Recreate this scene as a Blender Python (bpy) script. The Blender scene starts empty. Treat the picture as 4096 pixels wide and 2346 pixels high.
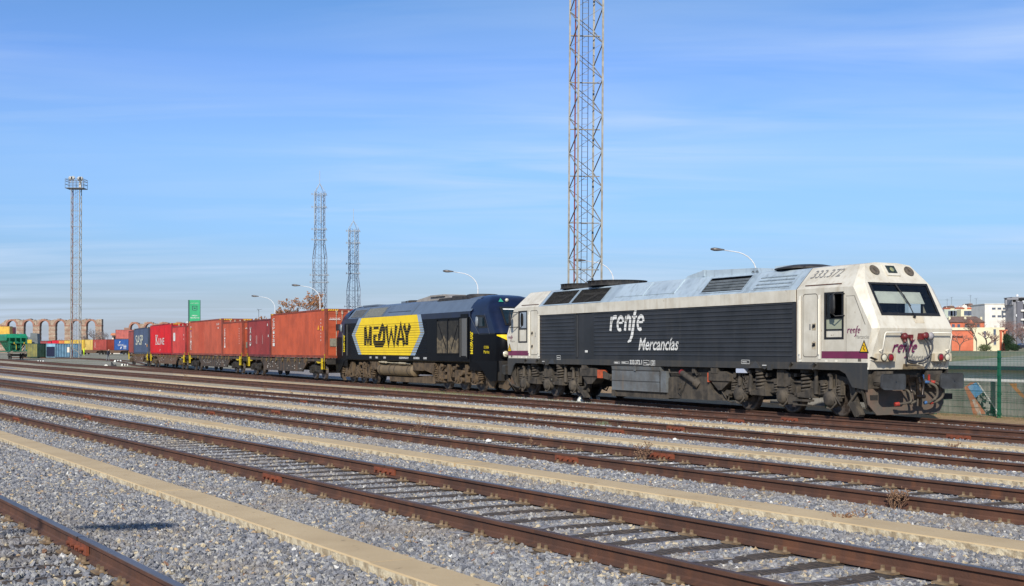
import bpy, math, random
import numpy as np
from math import sin, cos, pi, radians, sqrt, atan2
from mathutils import Vector, Matrix

# ------------------------------------------------------------------ camera, world, sun
S = bpy.context.scene
COL = S.collection
CAMZ = 1.88
FPX, CX, HZ = 4920.0, 2048.0, 1400.0          # focal length and horizon in photo pixels (4096 wide)
cam = bpy.data.cameras.new("camera"); camo = bpy.data.objects.new("camera", cam); COL.objects.link(camo)
cam.sensor_width = 36; cam.lens = FPX / 4096 * 36
cam.shift_y = (HZ - 1173) / 4096
cam.clip_start = .1; cam.clip_end = 6000
camo.location = (0, 0, CAMZ); camo.rotation_euler = (pi / 2, 0, 0)
S.camera = camo

SUN_EL = radians(31); SD = Vector((.22, .975))         # horizontal direction the shadows run
sunl = bpy.data.lights.new("sun", 'SUN'); sunl.energy = 4.2; sunl.angle = radians(.5); sunl.color = (1, .94, .84)
suno = bpy.data.objects.new("sun", sunl); COL.objects.link(suno)
sdir = Vector((SD.x * cos(SUN_EL), SD.y * cos(SUN_EL), -sin(SUN_EL)))
suno.rotation_euler = sdir.to_track_quat('-Z', 'Y').to_euler(); suno.location = (-10, -40, 40)

W = bpy.data.worlds.new("World"); S.world = W; W.use_nodes = True
nt = W.node_tree; nt.nodes.clear()
def wn(t, **k):
    n = nt.nodes.new(t)
    for a, b in k.items(): setattr(n, a, b)
    return n
wo = wn('ShaderNodeOutputWorld'); bg = wn('ShaderNodeBackground'); sky = wn('ShaderNodeTexSky', sky_type='NISHITA')
sky.sun_disc = False; sky.sun_elevation = SUN_EL; sky.sun_rotation = atan2(-SD.x, -SD.y)
sky.air_density = 1.0; sky.dust_density = .35; sky.ozone_density = 4.0; sky.altitude = 200
bg.inputs[1].default_value = .10
tc = wn('ShaderNodeTexCoord'); sx = wn('ShaderNodeSeparateXYZ'); nt.links.new(tc.outputs['Generated'], sx.inputs[0])
def wmath(op, a, b=None, clamp=False):
    n = wn('ShaderNodeMath', operation=op); n.use_clamp = clamp
    for i, v in enumerate((a, b)):
        if v is None: continue
        if isinstance(v, (int, float)): n.inputs[i].default_value = v
        else: nt.links.new(v, n.inputs[i])
    return n.outputs[0]
zz = wmath('ADD', wmath('MAXIMUM', sx.outputs[2], 0.0), .055)
px = wmath('DIVIDE', sx.outputs[0], zz); py = wmath('DIVIDE', sx.outputs[1], zz)
cb = wn('ShaderNodeCombineXYZ'); nt.links.new(px, cb.inputs[0]); nt.links.new(py, cb.inputs[1])
mp = wn('ShaderNodeMapping'); mp.inputs['Rotation'].default_value = (0, 0, radians(-14)); mp.inputs['Scale'].default_value = (.42, 1.5, 1)
mp.inputs['Location'].default_value = (3.1, 1.7, 0)
nt.links.new(cb.outputs[0], mp.inputs[0])
n1 = wn('ShaderNodeTexNoise'); n1.inputs['Scale'].default_value = 1.15; n1.inputs['Detail'].default_value = 7; n1.inputs['Roughness'].default_value = .52; n1.inputs['Distortion'].default_value = .7
nt.links.new(mp.outputs[0], n1.inputs['Vector'])
n2 = wn('ShaderNodeTexNoise'); n2.inputs['Scale'].default_value = .33; n2.inputs['Detail'].default_value = 3
nt.links.new(cb.outputs[0], n2.inputs['Vector'])
mr = wn('ShaderNodeMapRange'); mr.inputs[1].default_value = .40; mr.inputs[2].default_value = .74; nt.links.new(n1.outputs[0], mr.inputs[0])
mr2 = wn('ShaderNodeMapRange'); mr2.inputs[1].default_value = .38; mr2.inputs[2].default_value = .62; nt.links.new(n2.outputs[0], mr2.inputs[0])
cm = wmath('MULTIPLY', mr.outputs[0], mr2.outputs[0]); cm = wmath('MULTIPLY', cm, .75, True)
hz = wn('ShaderNodeMapRange'); hz.inputs[1].default_value = .0; hz.inputs[2].default_value = .16; hz.inputs[3].default_value = .38; hz.inputs[4].default_value = 0.06
nt.links.new(sx.outputs[2], hz.inputs[0])
mix0 = wn('ShaderNodeMixRGB'); nt.links.new(hz.outputs[0], mix0.inputs[0]); nt.links.new(sky.outputs[0], mix0.inputs[1]); mix0.inputs[2].default_value = (3.9, 5.0, 7.2, 1)
tint = wn('ShaderNodeMixRGB', blend_type='MULTIPLY'); tint.inputs[0].default_value = 1; nt.links.new(mix0.outputs[0], tint.inputs[1])
tr_ = wn('ShaderNodeValToRGB'); nt.links.new(wmath('MULTIPLY', wmath('MAXIMUM', sx.outputs[2], 0.0), 2.0), tr_.inputs[0])
te = tr_.color_ramp.elements; te[0].position = 0; te[0].color = (.60,.60,.71,1); te[1].position = 1; te[1].color = (.64,.86,1.1,1)
for p_, c_ in ((.08,(.62,.64,.75)),(.19,(.64,.79,1.0)),(.32,(.80,.92,1.12)),(.44,(.74,.89,1.2)),(.54,(.66,.87,1.1))): e_ = te.new(p_); e_.color = c_ + (1,)
nt.links.new(tr_.outputs[0], tint.inputs[2])
mix1 = wn('ShaderNodeMixRGB'); nt.links.new(cm, mix1.inputs[0]); nt.links.new(tint.outputs[0], mix1.inputs[1]); mix1.inputs[2].default_value = (5.0, 6.2, 8.0, 1)
nt.links.new(mix1.outputs[0], bg.inputs[0]); nt.links.new(bg.outputs[0], wo.inputs[0])
S.view_settings.view_transform = 'Standard'; S.view_settings.look = 'None'; S.view_settings.exposure = .3; S.view_settings.gamma = 1
S.render.resolution_x = 1024; S.render.resolution_y = 586

# ------------------------------------------------------------------ helpers
rnd = random.Random(7)
_sq = sqrt(FPX**2 + 2532**2)
F = Vector((2532 / _sq, -FPX / _sq)); N = Vector((FPX / _sq, 2532 / _sq))      # along the train (towards its nose) / away from the camera
CEN = Vector((5.99736, 42.98618))
HEAD = atan2(F.y, F.x)
def uv(u, v, z=0.0):
    p = CEN + F * u + N * v
    return Vector((p.x, p.y, z))
def touv(x, y):
    d = Vector((x, y)) - CEN
    return d.dot(F), d.dot(N)
def at(px_, py_, Y):
    return Vector(((px_ - CX) / FPX * Y, Y, CAMZ + (HZ - py_) / FPX * Y))
def srgb(c):
    return tuple(((x / 255) / 12.92 if x <= 10 else ((x / 255 + .055) / 1.055) ** 2.4) for x in c)

def rise(Y):
    return float(np.interp(Y, [60, 110, 140, 170, 310, 700], [0, .12, .2, .42, .6, .6]))
TV = [-26.8, -21.22, -15.67, -10.1, -4.23, 0]
TSL = [.106, .1, .095, .08, .0715, 0]
TZ = [.22, .21, .16, .11, .05, 0]
def railz(u, v):
    v0 = v
    for _ in range(4): v0 = v - float(np.interp(v0, TV, TSL)) * max(-60, min(30, u))
    return float(np.interp(v0, TV, TZ)) + rise(CEN.y + F.y * u + N.y * v)
def ground(u, v):
    return railz(u, v) - .168
def gxy(x, y):
    return ground(*touv(x, y))
def gp(px_, py_, dz=0.0):
    Y = FPX * 1.7 / (py_ - HZ)
    for _ in range(12):
        x = (px_ - CX) / FPX * Y; g = gxy(x, Y) + dz
        Y = .5 * Y + .5 * FPX * (CAMZ - g) / (py_ - HZ)
    x = (px_ - CX) / FPX * Y
    return Vector((x, Y, gxy(x, Y) + dz))

class MB:
    def __init__(s): s.v = []; s.f = []; s.m = []; s.sm = []
    def add(s, vs, fs, m=0, sm=False):
        b = len(s.v); s.v += [tuple(p) for p in vs]
        for f in fs: s.f.append(tuple(b + i for i in f)); s.m.append(m); s.sm.append(sm)
        return s
    def box(s, x0, x1, y0, y1, z0, z1, m=0):
        return s.add([(x0,y0,z0),(x1,y0,z0),(x1,y1,z0),(x0,y1,z0),(x0,y0,z1),(x1,y0,z1),(x1,y1,z1),(x0,y1,z1)],
                     [(0,3,2,1),(4,5,6,7),(0,1,5,4),(1,2,6,5),(2,3,7,6),(3,0,4,7)], m)
    def bar(s, a, b, w, h=None, m=0, up=(0,0,1)):
        a = Vector(a); b = Vector(b); h = h or w; d = (b - a).normalized(); up = Vector(up)
        if abs(d.dot(up)) > .99: up = Vector((1, 0, 0))
        r = d.cross(up).normalized() * (w / 2); q = r.cross(d).normalized() * (h / 2)
        vs = [a-r-q, a+r-q, a+r+q, a-r+q, b-r-q, b+r-q, b+r+q, b-r+q]
        return s.add(vs, [(0,1,2,3),(7,6,5,4),(0,4,5,1),(1,5,6,2),(2,6,7,3),(3,7,4,0)], m)
    def quad(s, *p, m=0): return s.add(p, [tuple(range(len(p)))], m)
    def prism(s, poly, fn, a, b, m=0):
        n = len(poly); vs = [fn(p, a) for p in poly] + [fn(p, b) for p in poly]
        return s.add(vs, [tuple(range(n))[::-1], tuple(range(n, 2*n))] + [(i, (i+1) % n, n + (i+1) % n, n + i) for i in range(n)], m)
    def pxz(s, poly, y0, y1, m=0): return s.prism(poly, lambda p, t: (p[0], t, p[1]), y0, y1, m)
    def pyz(s, poly, x0, x1, m=0): return s.prism(poly, lambda p, t: (t, p[0], p[1]), x0, x1, m)
    def pxy(s, poly, z0, z1, m=0): return s.prism(poly, lambda p, t: (p[0], p[1], t), z0, z1, m)
    def cyl(s, a, b, r, n=12, r2=None, m=0, caps=True, sm=True):
        a = Vector(a); b = Vector(b); r2 = r if r2 is None else r2
        d = (b - a).normalized(); up = Vector((0,0,1)) if abs(d.z) < .9 else Vector((1,0,0))
        e = d.cross(up).normalized(); g = d.cross(e)
        vs = [a + (e*cos(2*pi*i/n) + g*sin(2*pi*i/n))*r for i in range(n)] + [b + (e*cos(2*pi*i/n) + g*sin(2*pi*i/n))*r2 for i in range(n)]
        s.add(vs, [(i, (i+1) % n, n+(i+1) % n, n+i) for i in range(n)], m, sm)
        if caps: s.add(vs, [tuple(range(n)), tuple(range(2*n-1, n-1, -1))], m)
        return s
    def tube(s, pts, r, n=6, m=0, sm=True, r1=None):
        pts = [Vector(p) for p in pts]; K = len(pts); vs = []; prev = None
        for i, p in enumerate(pts):
            d = (pts[min(i+1, K-1)] - pts[max(i-1, 0)]).normalized()
            if prev is None:
                up = Vector((0,0,1)) if abs(d.z) < .9 else Vector((1,0,0)); e = d.cross(up).normalized()
            else:
                e = (prev - d * prev.dot(d)); e = e.normalized() if e.length > 1e-6 else prev
            prev = e; g = d.cross(e); rr = r if r1 is None else r + (r1 - r) * i / (K-1)
            vs += [p + (e*cos(2*pi*j/n) + g*sin(2*pi*j/n))*rr for j in range(n)]
        fs = [(i*n+j, i*n+(j+1) % n, (i+1)*n+(j+1) % n, (i+1)*n+j) for i in range(K-1) for j in range(n)]
        fs += [tuple(range(n)), tuple(range(K*n-1, (K-1)*n-1, -1))]
        return s.add(vs, fs, m, sm)
    def helix(s, x, y, z0, z1, r, w, turns, m=0, seg=12):
        return s.tube([(x + r*cos(2*pi*t/seg), y + r*sin(2*pi*t/seg), z0 + (z1-z0)*t/(turns*seg)) for t in range(int(turns*seg)+1)], w, 5, m)
    def lathe(s, prof, c, n=20, m=0, axis='z', sm=True):
        vs = []; c = Vector(c)
        for r, h in prof:
            for i in range(n):
                a = 2*pi*i/n
                o = (r*cos(a), r*sin(a), h) if axis == 'z' else ((h, r*cos(a), r*sin(a)) if axis == 'x' else (r*cos(a), h, r*sin(a)))
                vs.append(c + Vector(o))
        fs = [(k*n+i, k*n+(i+1) % n, (k+1)*n+(i+1) % n, (k+1)*n+i) for k in range(len(prof)-1) for i in range(n)]
        s.add(vs, fs, m, sm); s.add(vs[:n], [tuple(range(n))], m); s.add(vs[-n:], [tuple(range(n))], m); return s
    def xform(s, mat):
        s.v = [tuple(mat @ Vector(p)) for p in s.v]; return s
    def build(s, name, mats, parent=None, label=None, bevel=0):
        me = bpy.data.meshes.new(name); me.from_pydata(s.v, [], s.f)
        if not isinstance(mats, (list, tuple)): mats = [mats]
        for q in mats: me.materials.append(q)
        me.polygons.foreach_set('material_index', s.m); me.polygons.foreach_set('use_smooth', s.sm)
        me.update()
        o = bpy.data.objects.new(name, me); COL.objects.link(o)
        if parent: o.parent = parent
        if label: o['label'] = label
        if bevel:
            b = o.modifiers.new('b', 'BEVEL'); b.width = bevel; b.segments = 2; b.limit_method = 'ANGLE'
        return o
def tag(o, label, cat=None, group=None):
    o['label'] = label
    if cat: o['category'] = cat
    if group: o['group'] = group
    return o
def struct(o): o['kind'] = 'structure'; return o
def empty(name, loc, rz=0.0, label=None, cat=None, group=None):
    o = bpy.data.objects.new(name, None); COL.objects.link(o); o.location = loc; o.rotation_euler = (0, 0, rz); o.empty_display_size = .3
    if label: tag(o, label, cat, group)
    return o
def kids(o): return [c for c in bpy.data.objects if c.parent == o]
def copy_tree(o, parent=None):
    c = o.copy(); COL.objects.link(c); c.parent = parent
    for ch in kids(o): copy_tree(ch, c)
    return c

# ------------------------------------------------------------------ materials
MT = {}
def mat(name, c1, c2=None, scale=3.0, rough=.6, metal=0.0, lo=.42, hi=.62, streak=None, sstr=.5, bump=0.0, bscale=40, speck=None, coat=0.0, spec=.5, sz=(1,1,1), detail=4):
    if name in MT: return MT[name]
    m = bpy.data.materials.new(name); MT[name] = m; m.use_nodes = True; t = m.node_tree; ns = t.nodes; L = t.links
    b = ns['Principled BSDF']; b.inputs['Roughness'].default_value = rough; b.inputs['Metallic'].default_value = metal
    b.inputs['Specular IOR Level'].default_value = spec
    if coat: b.inputs['Coat Weight'].default_value = coat; b.inputs['Coat Roughness'].default_value = .08
    c1 = srgb(c1) + (1,)
    b.inputs['Base Color'].default_value = c1
    m.diffuse_color = c1
    if c2 is None and not streak and not bump: return m
    co = ns.new('ShaderNodeTexCoord'); mp_ = ns.new('ShaderNodeMapping'); mp_.inputs['Scale'].default_value = sz
    L.new(co.outputs['Object'], mp_.inputs[0]); out = None
    if c2 is not None:
        n = ns.new('ShaderNodeTexNoise'); n.inputs['Scale'].default_value = scale; n.inputs['Detail'].default_value = detail; n.inputs['Roughness'].default_value = .6
        L.new(mp_.outputs[0], n.inputs['Vector'])
        r = ns.new('ShaderNodeMapRange'); r.inputs[1].default_value = lo; r.inputs[2].default_value = hi; L.new(n.outputs[0], r.inputs[0])
        x = ns.new('ShaderNodeMixRGB'); L.new(r.outputs[0], x.inputs[0]); x.inputs[1].default_value = c1; x.inputs[2].default_value = srgb(c2) + (1,)
        out = x.outputs[0]
    if streak:
        mp2 = ns.new('ShaderNodeMapping'); mp2.inputs['Scale'].default_value = (5, 5, .35); L.new(co.outputs['Object'], mp2.inputs[0])
        n = ns.new('ShaderNodeTexNoise'); n.inputs['Scale'].default_value = 1.3; n.inputs['Detail'].default_value = 6; L.new(mp2.outputs[0], n.inputs['Vector'])
        n_ = ns.new('ShaderNodeTexNoise'); n_.inputs['Scale'].default_value = .9; L.new(co.outputs['Object'], n_.inputs['Vector'])
        r = ns.new('ShaderNodeMapRange'); r.inputs[1].default_value = .52; r.inputs[2].default_value = .75; r.inputs[4].default_value = sstr * 2; L.new(n.outputs[0], r.inputs[0])
        mu = ns.new('ShaderNodeMath'); mu.operation = 'MULTIPLY'; mu.use_clamp = True; L.new(r.outputs[0], mu.inputs[0]); L.new(n_.outputs[0], mu.inputs[1])
        x = ns.new('ShaderNodeMixRGB'); L.new(mu.outputs[0], x.inputs[0])
        if out: L.new(out, x.inputs[1])
        else: x.inputs[1].default_value = c1
        x.inputs[2].default_value = srgb(streak) + (1,); out = x.outputs[0]
    if speck:
        n = ns.new('ShaderNodeTexNoise'); n.inputs['Scale'].default_value = speck[1]; n.inputs['Detail'].default_value = 3; L.new(co.outputs['Object'], n.inputs['Vector'])
        r = ns.new('ShaderNodeMapRange'); r.inputs[1].default_value = speck[2]; r.inputs[2].default_value = speck[2] + .06; L.new(n.outputs[0], r.inputs[0])
        x = ns.new('ShaderNodeMixRGB'); L.new(r.outputs[0], x.inputs[0]); L.new(out, x.inputs[1]); x.inputs[2].default_value = srgb(speck[0]) + (1,); out = x.outputs[0]
    if out: L.new(out, b.inputs['Base Color'])
    if bump:
        n = ns.new('ShaderNodeTexNoise'); n.inputs['Scale'].default_value = bscale; n.inputs['Detail'].default_value = 4; L.new(mp_.outputs[0], n.inputs['Vector'])
        bp = ns.new('ShaderNodeBump'); bp.inputs['Strength'].default_value = bump; bp.inputs['Distance'].default_value = .02; L.new(n.outputs[0], bp.inputs['Height']); L.new(bp.outputs[0], b.inputs['Normal'])
    return m
cream = mat('cream paint', (206,200,184), (190,183,166), 1.4, .42, streak=(165,148,120), sstr=.42, speck=((140,120,95), 5, .72))
creamd = mat('cream paint dirty', (196,184,160), (172,158,132), 2.2, .5, streak=(130,112,84), sstr=.7)
slate = mat('slate paint', (50,52,55), (43,45,47), 1.2, .5, spec=.25, streak=(66,64,60), sstr=.3)
slate2 = mat('slate skirt', (52,53,53), (62,59,54), 1.6, .6, streak=(80,73,63), sstr=.5)
roofm = mat('roof panel', (184,198,204), (166,180,188), 1.1, .42, .25, streak=(112,118,118), sstr=.4)
roofd = mat('roof frame', (118,124,126), (98,104,106), 2, .5, .2)
blackm = mat('black rubber', (22,22,24), (32,31,30), 6, .55)
hole = mat('dark interior', (10,10,11), (16,15,14), 3, .9)
mesh_m = mat('radiator mesh', (58,56,52), (40,38,36), 14, .7)
maroon = mat('maroon stripe', (112,38,72), (100,40,66), 3, .45)
plum = mat('plum lettering', (108,32,78))
whitet = mat('white lettering', (225,224,218), (205,203,195), 6, .5)
greyt = mat('grey lettering', (128,126,122))
yel = mat('yellow paint', (238,204,6), (228,194,8), 1.5, .45, streak=(206,174,20), sstr=.2)
navy = mat('navy paint', (20,29,54), (15,22,42), 1.2, .3, coat=.1, spec=.3, streak=(30,36,46), sstr=.2)
blk = mat('black paint', (11,12,15), (15,16,19), 1.2, .38, coat=.05, spec=.06, streak=(20,18,17), sstr=.2)
silv = mat('silver blue paint', (98,110,124), (90,101,114), 1.1, .4, .15, streak=(92,100,108), sstr=.3)
silv2 = mat('silver stripe', (140,160,180), (130,148,166), 1.5, .4)
grime = mat('brake dust grime', (76,69,60), (50,46,41), 3.2, .85, streak=(100,90,75), sstr=.5, bump=.3, bscale=30)
grime2 = mat('brown grime', (92,76,57), (62,51,39), 3.0, .85, streak=(112,94,70), sstr=.5, bump=.3, bscale=30)
darkg = mat('dark underframe', (36,33,30), (50,45,39), 4, .85)
steelw = mat('wheel steel', (92,84,78), (60,50,44), 6, .5, .4)
boxg = mat('battery box paint', (104,108,110), (88,88,86), 1.6, .55, streak=(120,100,76), sstr=.6)
rust = mat('rail rust', (92,60,44), (68,46,36), 2.0, .8, lo=.35, hi=.65, streak=(112,70,44), sstr=.5, bump=.2, bscale=60)
railtop = mat('rail head steel', (116,104,98), (92,78,68), 1.5, .38, .55, sz=(.3,.3,1))
railtop2 = mat('rail head brown', (98,74,58), (82,60,46), 1.5, .55, .3)
orust = mat('orange rust', (124,64,40), (98,54,38), 9, .85)
wood = mat('sleeper wood', (96,82,68), (44,38,33), 3.5, .9, lo=.38, hi=.6, bump=.6, bscale=16, sz=(1.2,9,6))
screwm = mat('sleeper screw', (132,112,86), (104,84,62), 8, .8)
conc = mat('sandy concrete', (196,172,132), (176,152,114), 1.1, .9, bump=.15, bscale=50, speck=((150,128,96), 7, .66), sz=(1,1,1), lo=.3, hi=.7)
concs = mat('concrete edge', (204,190,160), (150,134,108), 9, .95, bump=.8, bscale=24)
redh = mat('red socket', (108,32,34), (84,28,30), 8, .5)
hosem = mat('hose rubber', (58,60,66), (48,48,50), 8, .5)
hosed = mat('dusty hose', (86,78,66), (60,54,46), 8, .8)
redc = mat('red tap', (176,52,38), (120,44,34), 14, .6); bluec = mat('blue tap', (56,96,144), (44,62,84), 14, .6)
yelsig = mat('warning yellow', (222,176,20)); orangem = mat('orange end', (186,84,48), (160,72,44), 8, .7)
wyel = mat('wagon yellow', (196,172,20), (160,136,24), 6, .6)
wbrown = mat('wagon frame', (54,50,46), (74,60,48), 2.4, .8, streak=(120,88,58), sstr=.6)
wbrown2 = mat('rusty wagon frame', (98,76,58), (76,60,48), 2.4, .85, streak=(140,90,56), sstr=.6)
galv = mat('galvanised steel', (140,137,128), (118,114,104), 3, .55, .3)
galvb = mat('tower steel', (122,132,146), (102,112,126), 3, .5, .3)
redpipe = mat('red conduit', (120,52,46)); navypipe = mat('dark conduit', (36,48,78))
lampm = mat('lamp shell', (110,106,104), (90,86,84), 5, .4, .3); whitep = mat('white pole', (206,208,210), (186,188,190), 4, .5)
def glassmat(name, tint, fac):
    m = bpy.data.materials.new(name); m.use_nodes = True; t = m.node_tree; t.nodes.clear()
    o = t.nodes.new('ShaderNodeOutputMaterial'); g = t.nodes.new('ShaderNodeBsdfGlossy'); g.inputs['Roughness'].default_value = .04
    tr = t.nodes.new('ShaderNodeBsdfTransparent'); tr.inputs[0].default_value = tint + (1,); mx = t.nodes.new('ShaderNodeMixShader')
    fr = t.nodes.new('ShaderNodeFresnel'); fr.inputs[0].default_value = 1.5
    ad = t.nodes.new('ShaderNodeMath'); ad.operation = 'ADD'; ad.inputs[1].default_value = fac; ad.use_clamp = True
    t.links.new(fr.outputs[0], ad.inputs[0]); t.links.new(ad.outputs[0], mx.inputs[0]); t.links.new(tr.outputs[0], mx.inputs[1]); t.links.new(g.outputs[0], mx.inputs[2]); t.links.new(mx.outputs[0], o.inputs[0])
    return m
glass = glassmat('windscreen glass', (.74,.78,.78), .02)

# ------------------------------------------------------------------ lettering
_tc = {}
def text2d(body, shear=0.0, bold=0.0):
    key = (body, shear, bold)
    if key in _tc: return _tc[key]
    cu = bpy.data.curves.new('t', 'FONT'); cu.body = body; cu.size = 1; cu.shear = shear; cu.offset = bold; cu.resolution_u = 3
    ob = bpy.data.objects.new('t', cu); COL.objects.link(ob)
    dg = bpy.context.evaluated_depsgraph_get(); me = bpy.data.meshes.new_from_object(ob.evaluated_get(dg))
    vs = [(v.co.x, v.co.y) for v in me.vertices]; fs = [tuple(p.vertices) for p in me.polygons]
    bpy.data.objects.remove(ob); bpy.data.curves.remove(cu); bpy.data.meshes.remove(me)
    x0 = min(v[0] for v in vs); x1 = max(v[0] for v in vs); y0 = min(v[1] for v in vs); y1 = max(v[1] for v in vs)
    vs = [((a - x0) / (x1 - x0), (b - y0) / (y1 - y0)) for a, b in vs]
    _tc[key] = (vs, fs); return _tc[key]
def write(mb, body, O, ex, ey, w, h, shear=0.0, m=0, bold=0.0):
    """letters filling w x h, lower left corner at O, along ex / ey"""
    vs, fs = text2d(body, shear, bold); O = Vector(O); ex = Vector(ex); ey = Vector(ey)
    mb.add([O + ex*(a*w) + ey*(b*h) for a, b in vs], fs, m)
def ribbon(mb, pts, wd, O, ex, ey, m=0, sx_=1.0, sy_=1.0):
    O = Vector(O); ex = Vector(ex); ey = Vector(ey); P = [Vector((a*sx_, b*sy_)) for a, b in pts]
    if not isinstance(wd, (list, tuple)): wd = [wd] * len(P)
    L_, R_ = [], []
    for i, p in enumerate(P):
        d0 = (P[i] - P[i-1]).normalized() if i else (P[1]-P[0]).normalized()
        d1 = (P[i+1] - P[i]).normalized() if i < len(P)-1 else d0
        d = (d0 + d1); d = d.normalized() if d.length > 1e-4 else d0
        n = Vector((-d.y, d.x)); k = 1 / max(.86, n.dot(Vector((-d0.y, d0.x))))
        L_.append(p + n*wd[i]*.5*k); R_.append(p - n*wd[i]*.5*k)
    vs = [O + ex*q.x + ey*q.y for q in L_ + R_]; n = len(P)
    mb.add(vs, [(i, i+1, n+i+1, n+i) for i in range(n-1)], m)
def smooth(pts, n=5):
    P = [Vector(p) for p in pts]; out = []
    for i in range(len(P)-1):
        a, b_, c_, d = P[max(i-1,0)], P[i], P[i+1], P[min(i+2,len(P)-1)]
        for k in range(n):
            t = k/n; out.append(.5*((2*b_) + (c_-a)*t + (2*a-5*b_+4*c_-d)*t*t + (3*b_-a-3*c_+d)*t**3))
    return out + [P[-1]]
def arc(cx_, cy_, rx, ry, a0, a1, n=10):
    return [(cx_ + rx*cos(radians(a0 + (a1-a0)*i/n)), cy_ + ry*sin(radians(a0 + (a1-a0)*i/n))) for i in range(n+1)]
def renfe(mb, O, ex, ey, w, m=0):
    """lower-case italic word with a tall swash f; w = word width"""
    k = w / 4.2; ex = Vector(ex); ey = Vector(ey); t = .27
    def rb(pts, wd=t): ribbon(mb, [(x + .16*y, y) for x, y in pts], [w_*k for w_ in wd] if isinstance(wd, list) else wd*k, O, ex, ey, m, k, k)
    rb([(0, 0), (0, 1)]); rb([(0, .55)] + arc(.45, .6, .42, .34, 150, 60, 6))
    for ox in (.85, 3.35):
        rb([(ox, .52), (ox+.62, .52)], .16); rb(arc(ox+.33, .5, .34, .44, 10, 300, 14), .24)
    rb([(1.85, 0), (1.85, 1)]); rb([(1.85, .6)] + arc(2.13, .6, .27, .33, 140, 10, 6) + [(2.4, 0)])
    rb([(2.32, -.78), (2.62, -.66), (2.78, -.3), (2.84, .4), (2.88, 1.1), (3.0, 1.5), (3.32, 1.72)], [.1, .24, .3, .3, .3, .24, .06])
    rb([(2.55, .93), (3.2, .93)], .15)
# ------------------------------------------------------------------ ground
def zone(u, v, X, Y):
    """weights (brown dirt, sandy dust, grey green yard)"""
    t5 = -1.2 + .065 * (u + 40) if u < -21.5 else 0
    dirt = min(1, max(0, (v - 1.9) / .7)) if u > -40 else 0
    if u > -40: pass
    sand = max(0, min(1, (-u - 12) / 30)) * (1 if -13 < v < 4 else 0)
    if abs(v - (t5 - 2.1)) < 1.1 and u < 12: sand = max(sand, .75)
    yard = max(0, min(1, (Y - 105) / 40)) if v > -8 else 0
    yard = max(yard, max(0, min(1, (v - 14) / 6)))
    return (dirt * (1 - yard), sand * (1 - yard * .6), yard)
def axis(lo, hi, step, far, k=1.35):
    a = list(np.arange(lo, hi + step / 2, step)); s = step; x = hi
    while x < far: s *= k; x += s; a.append(x)
    s = step; x = lo; b = []
    while x > -far: s *= k; x -= s; b.append(x)
    return b[::-1] + a
us = axis(-170, 40, 1.6, 4000); vs_ = axis(-32, 46, .8, 4000)
gv = []; gz = []
for u in us:
    for v in vs_:
        p = CEN + F*u + N*v; z = ground(u, v)
        # the yard falls away beyond the boundary wall on the right
        t = 0.0
        if u > -25: t = min(1, max(0, (v - 9) / 8)) * min(1, (u + 25) / 20)
        gv.append((p.x, p.y, z - 2.6 * t)); gz.append(zone(u, v, p.x, p.y))
nv = len(vs_)
me = bpy.data.meshes.new('ground'); me.from_pydata(gv, [], [(i*nv+j, (i+1)*nv+j, (i+1)*nv+j+1, i*nv+j+1) for i in range(len(us)-1) for j in range(nv-1)]); me.update()
me.polygons.foreach_set('use_smooth', [True]*len(me.polygons))
ca = me.color_attributes.new('zone', 'FLOAT_COLOR', 'POINT')
ca.data.foreach_set('color', [c for z in gz for c in (*z, 1.0)])
gm = bpy.data.materials.new('ballast ground'); gm.use_nodes = True; t = gm.node_tree; L = t.links; B = t.nodes['Principled BSDF']; B.inputs['Roughness'].default_value = .95
co = t.nodes.new('ShaderNodeTexCoord')
def nz(scale, detail=4, rough=.6):
    n = t.nodes.new('ShaderNodeTexNoise'); n.inputs['Scale'].default_value = scale; n.inputs['Detail'].default_value = detail; n.inputs['Roughness'].default_value = rough; L.new(co.outputs['Object'], n.inputs['Vector']); return n.outputs[0]
def ramp(src, a, b, lo=0.0, hi=1.0):
    r = t.nodes.new('ShaderNodeMapRange'); r.inputs[1].default_value = a; r.inputs[2].default_value = b; r.inputs[3].default_value = lo; r.inputs[4].default_value = hi; L.new(src, r.inputs[0]); return r.outputs[0]
def mixc(f, a, b):
    x = t.nodes.new('ShaderNodeMixRGB')
    for i, v in enumerate((f, a, b)):
        if isinstance(v, tuple): x.inputs[i].default_value = srgb(v) + (1,)
        elif isinstance(v, (int, float)): x.inputs[i].default_value = v
        else: L.new(v, x.inputs[i])
    return x.outputs[0]
vo = t.nodes.new('ShaderNodeTexVoronoi'); vo.inputs['Scale'].default_value = 17; L.new(co.outputs['Object'], vo.inputs['Vector'])
sv = t.nodes.new('ShaderNodeSeparateColor'); L.new(vo.outputs['Color'], sv.inputs[0])
g1 = mixc(sv.outputs[0], (92,92,98), (158,156,158)); g1 = mixc(ramp(sv.outputs[1], .8, .85), g1, (176,158,128)); g1 = mixc(ramp(nz(.8), .4, .7, 0, .5), g1, (112,104,96))
dirt = mixc(ramp(nz(3), .35, .65), (142,114,80), (168,138,98)); dirt = mixc(ramp(nz(40), .55, .6), dirt, (120,92,62)); dirt = mixc(ramp(nz(55), .62, .66), dirt, (196,172,128)); dirt = mixc(ramp(nz(1.2), .58, .68), dirt, (104,104,58))
sand = mixc(ramp(nz(2.5), .35, .65), (158,146,120), (176,162,132)); sand = mixc(ramp(sv.outputs[2], .7, .8, 0, .7), sand, (150,148,148)); sand = mixc(ramp(nz(.6), .55, .7, 0, .6), sand, (134,130,92))
yard = mixc(ramp(nz(.09), .4, .6), (142,136,120), (126,122,98)); yard = mixc(ramp(nz(.4), .5, .65), yard, (146,142,130)); yard = mixc(ramp(nz(.25, 6), .54, .62), yard, (104,108,74))
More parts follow.
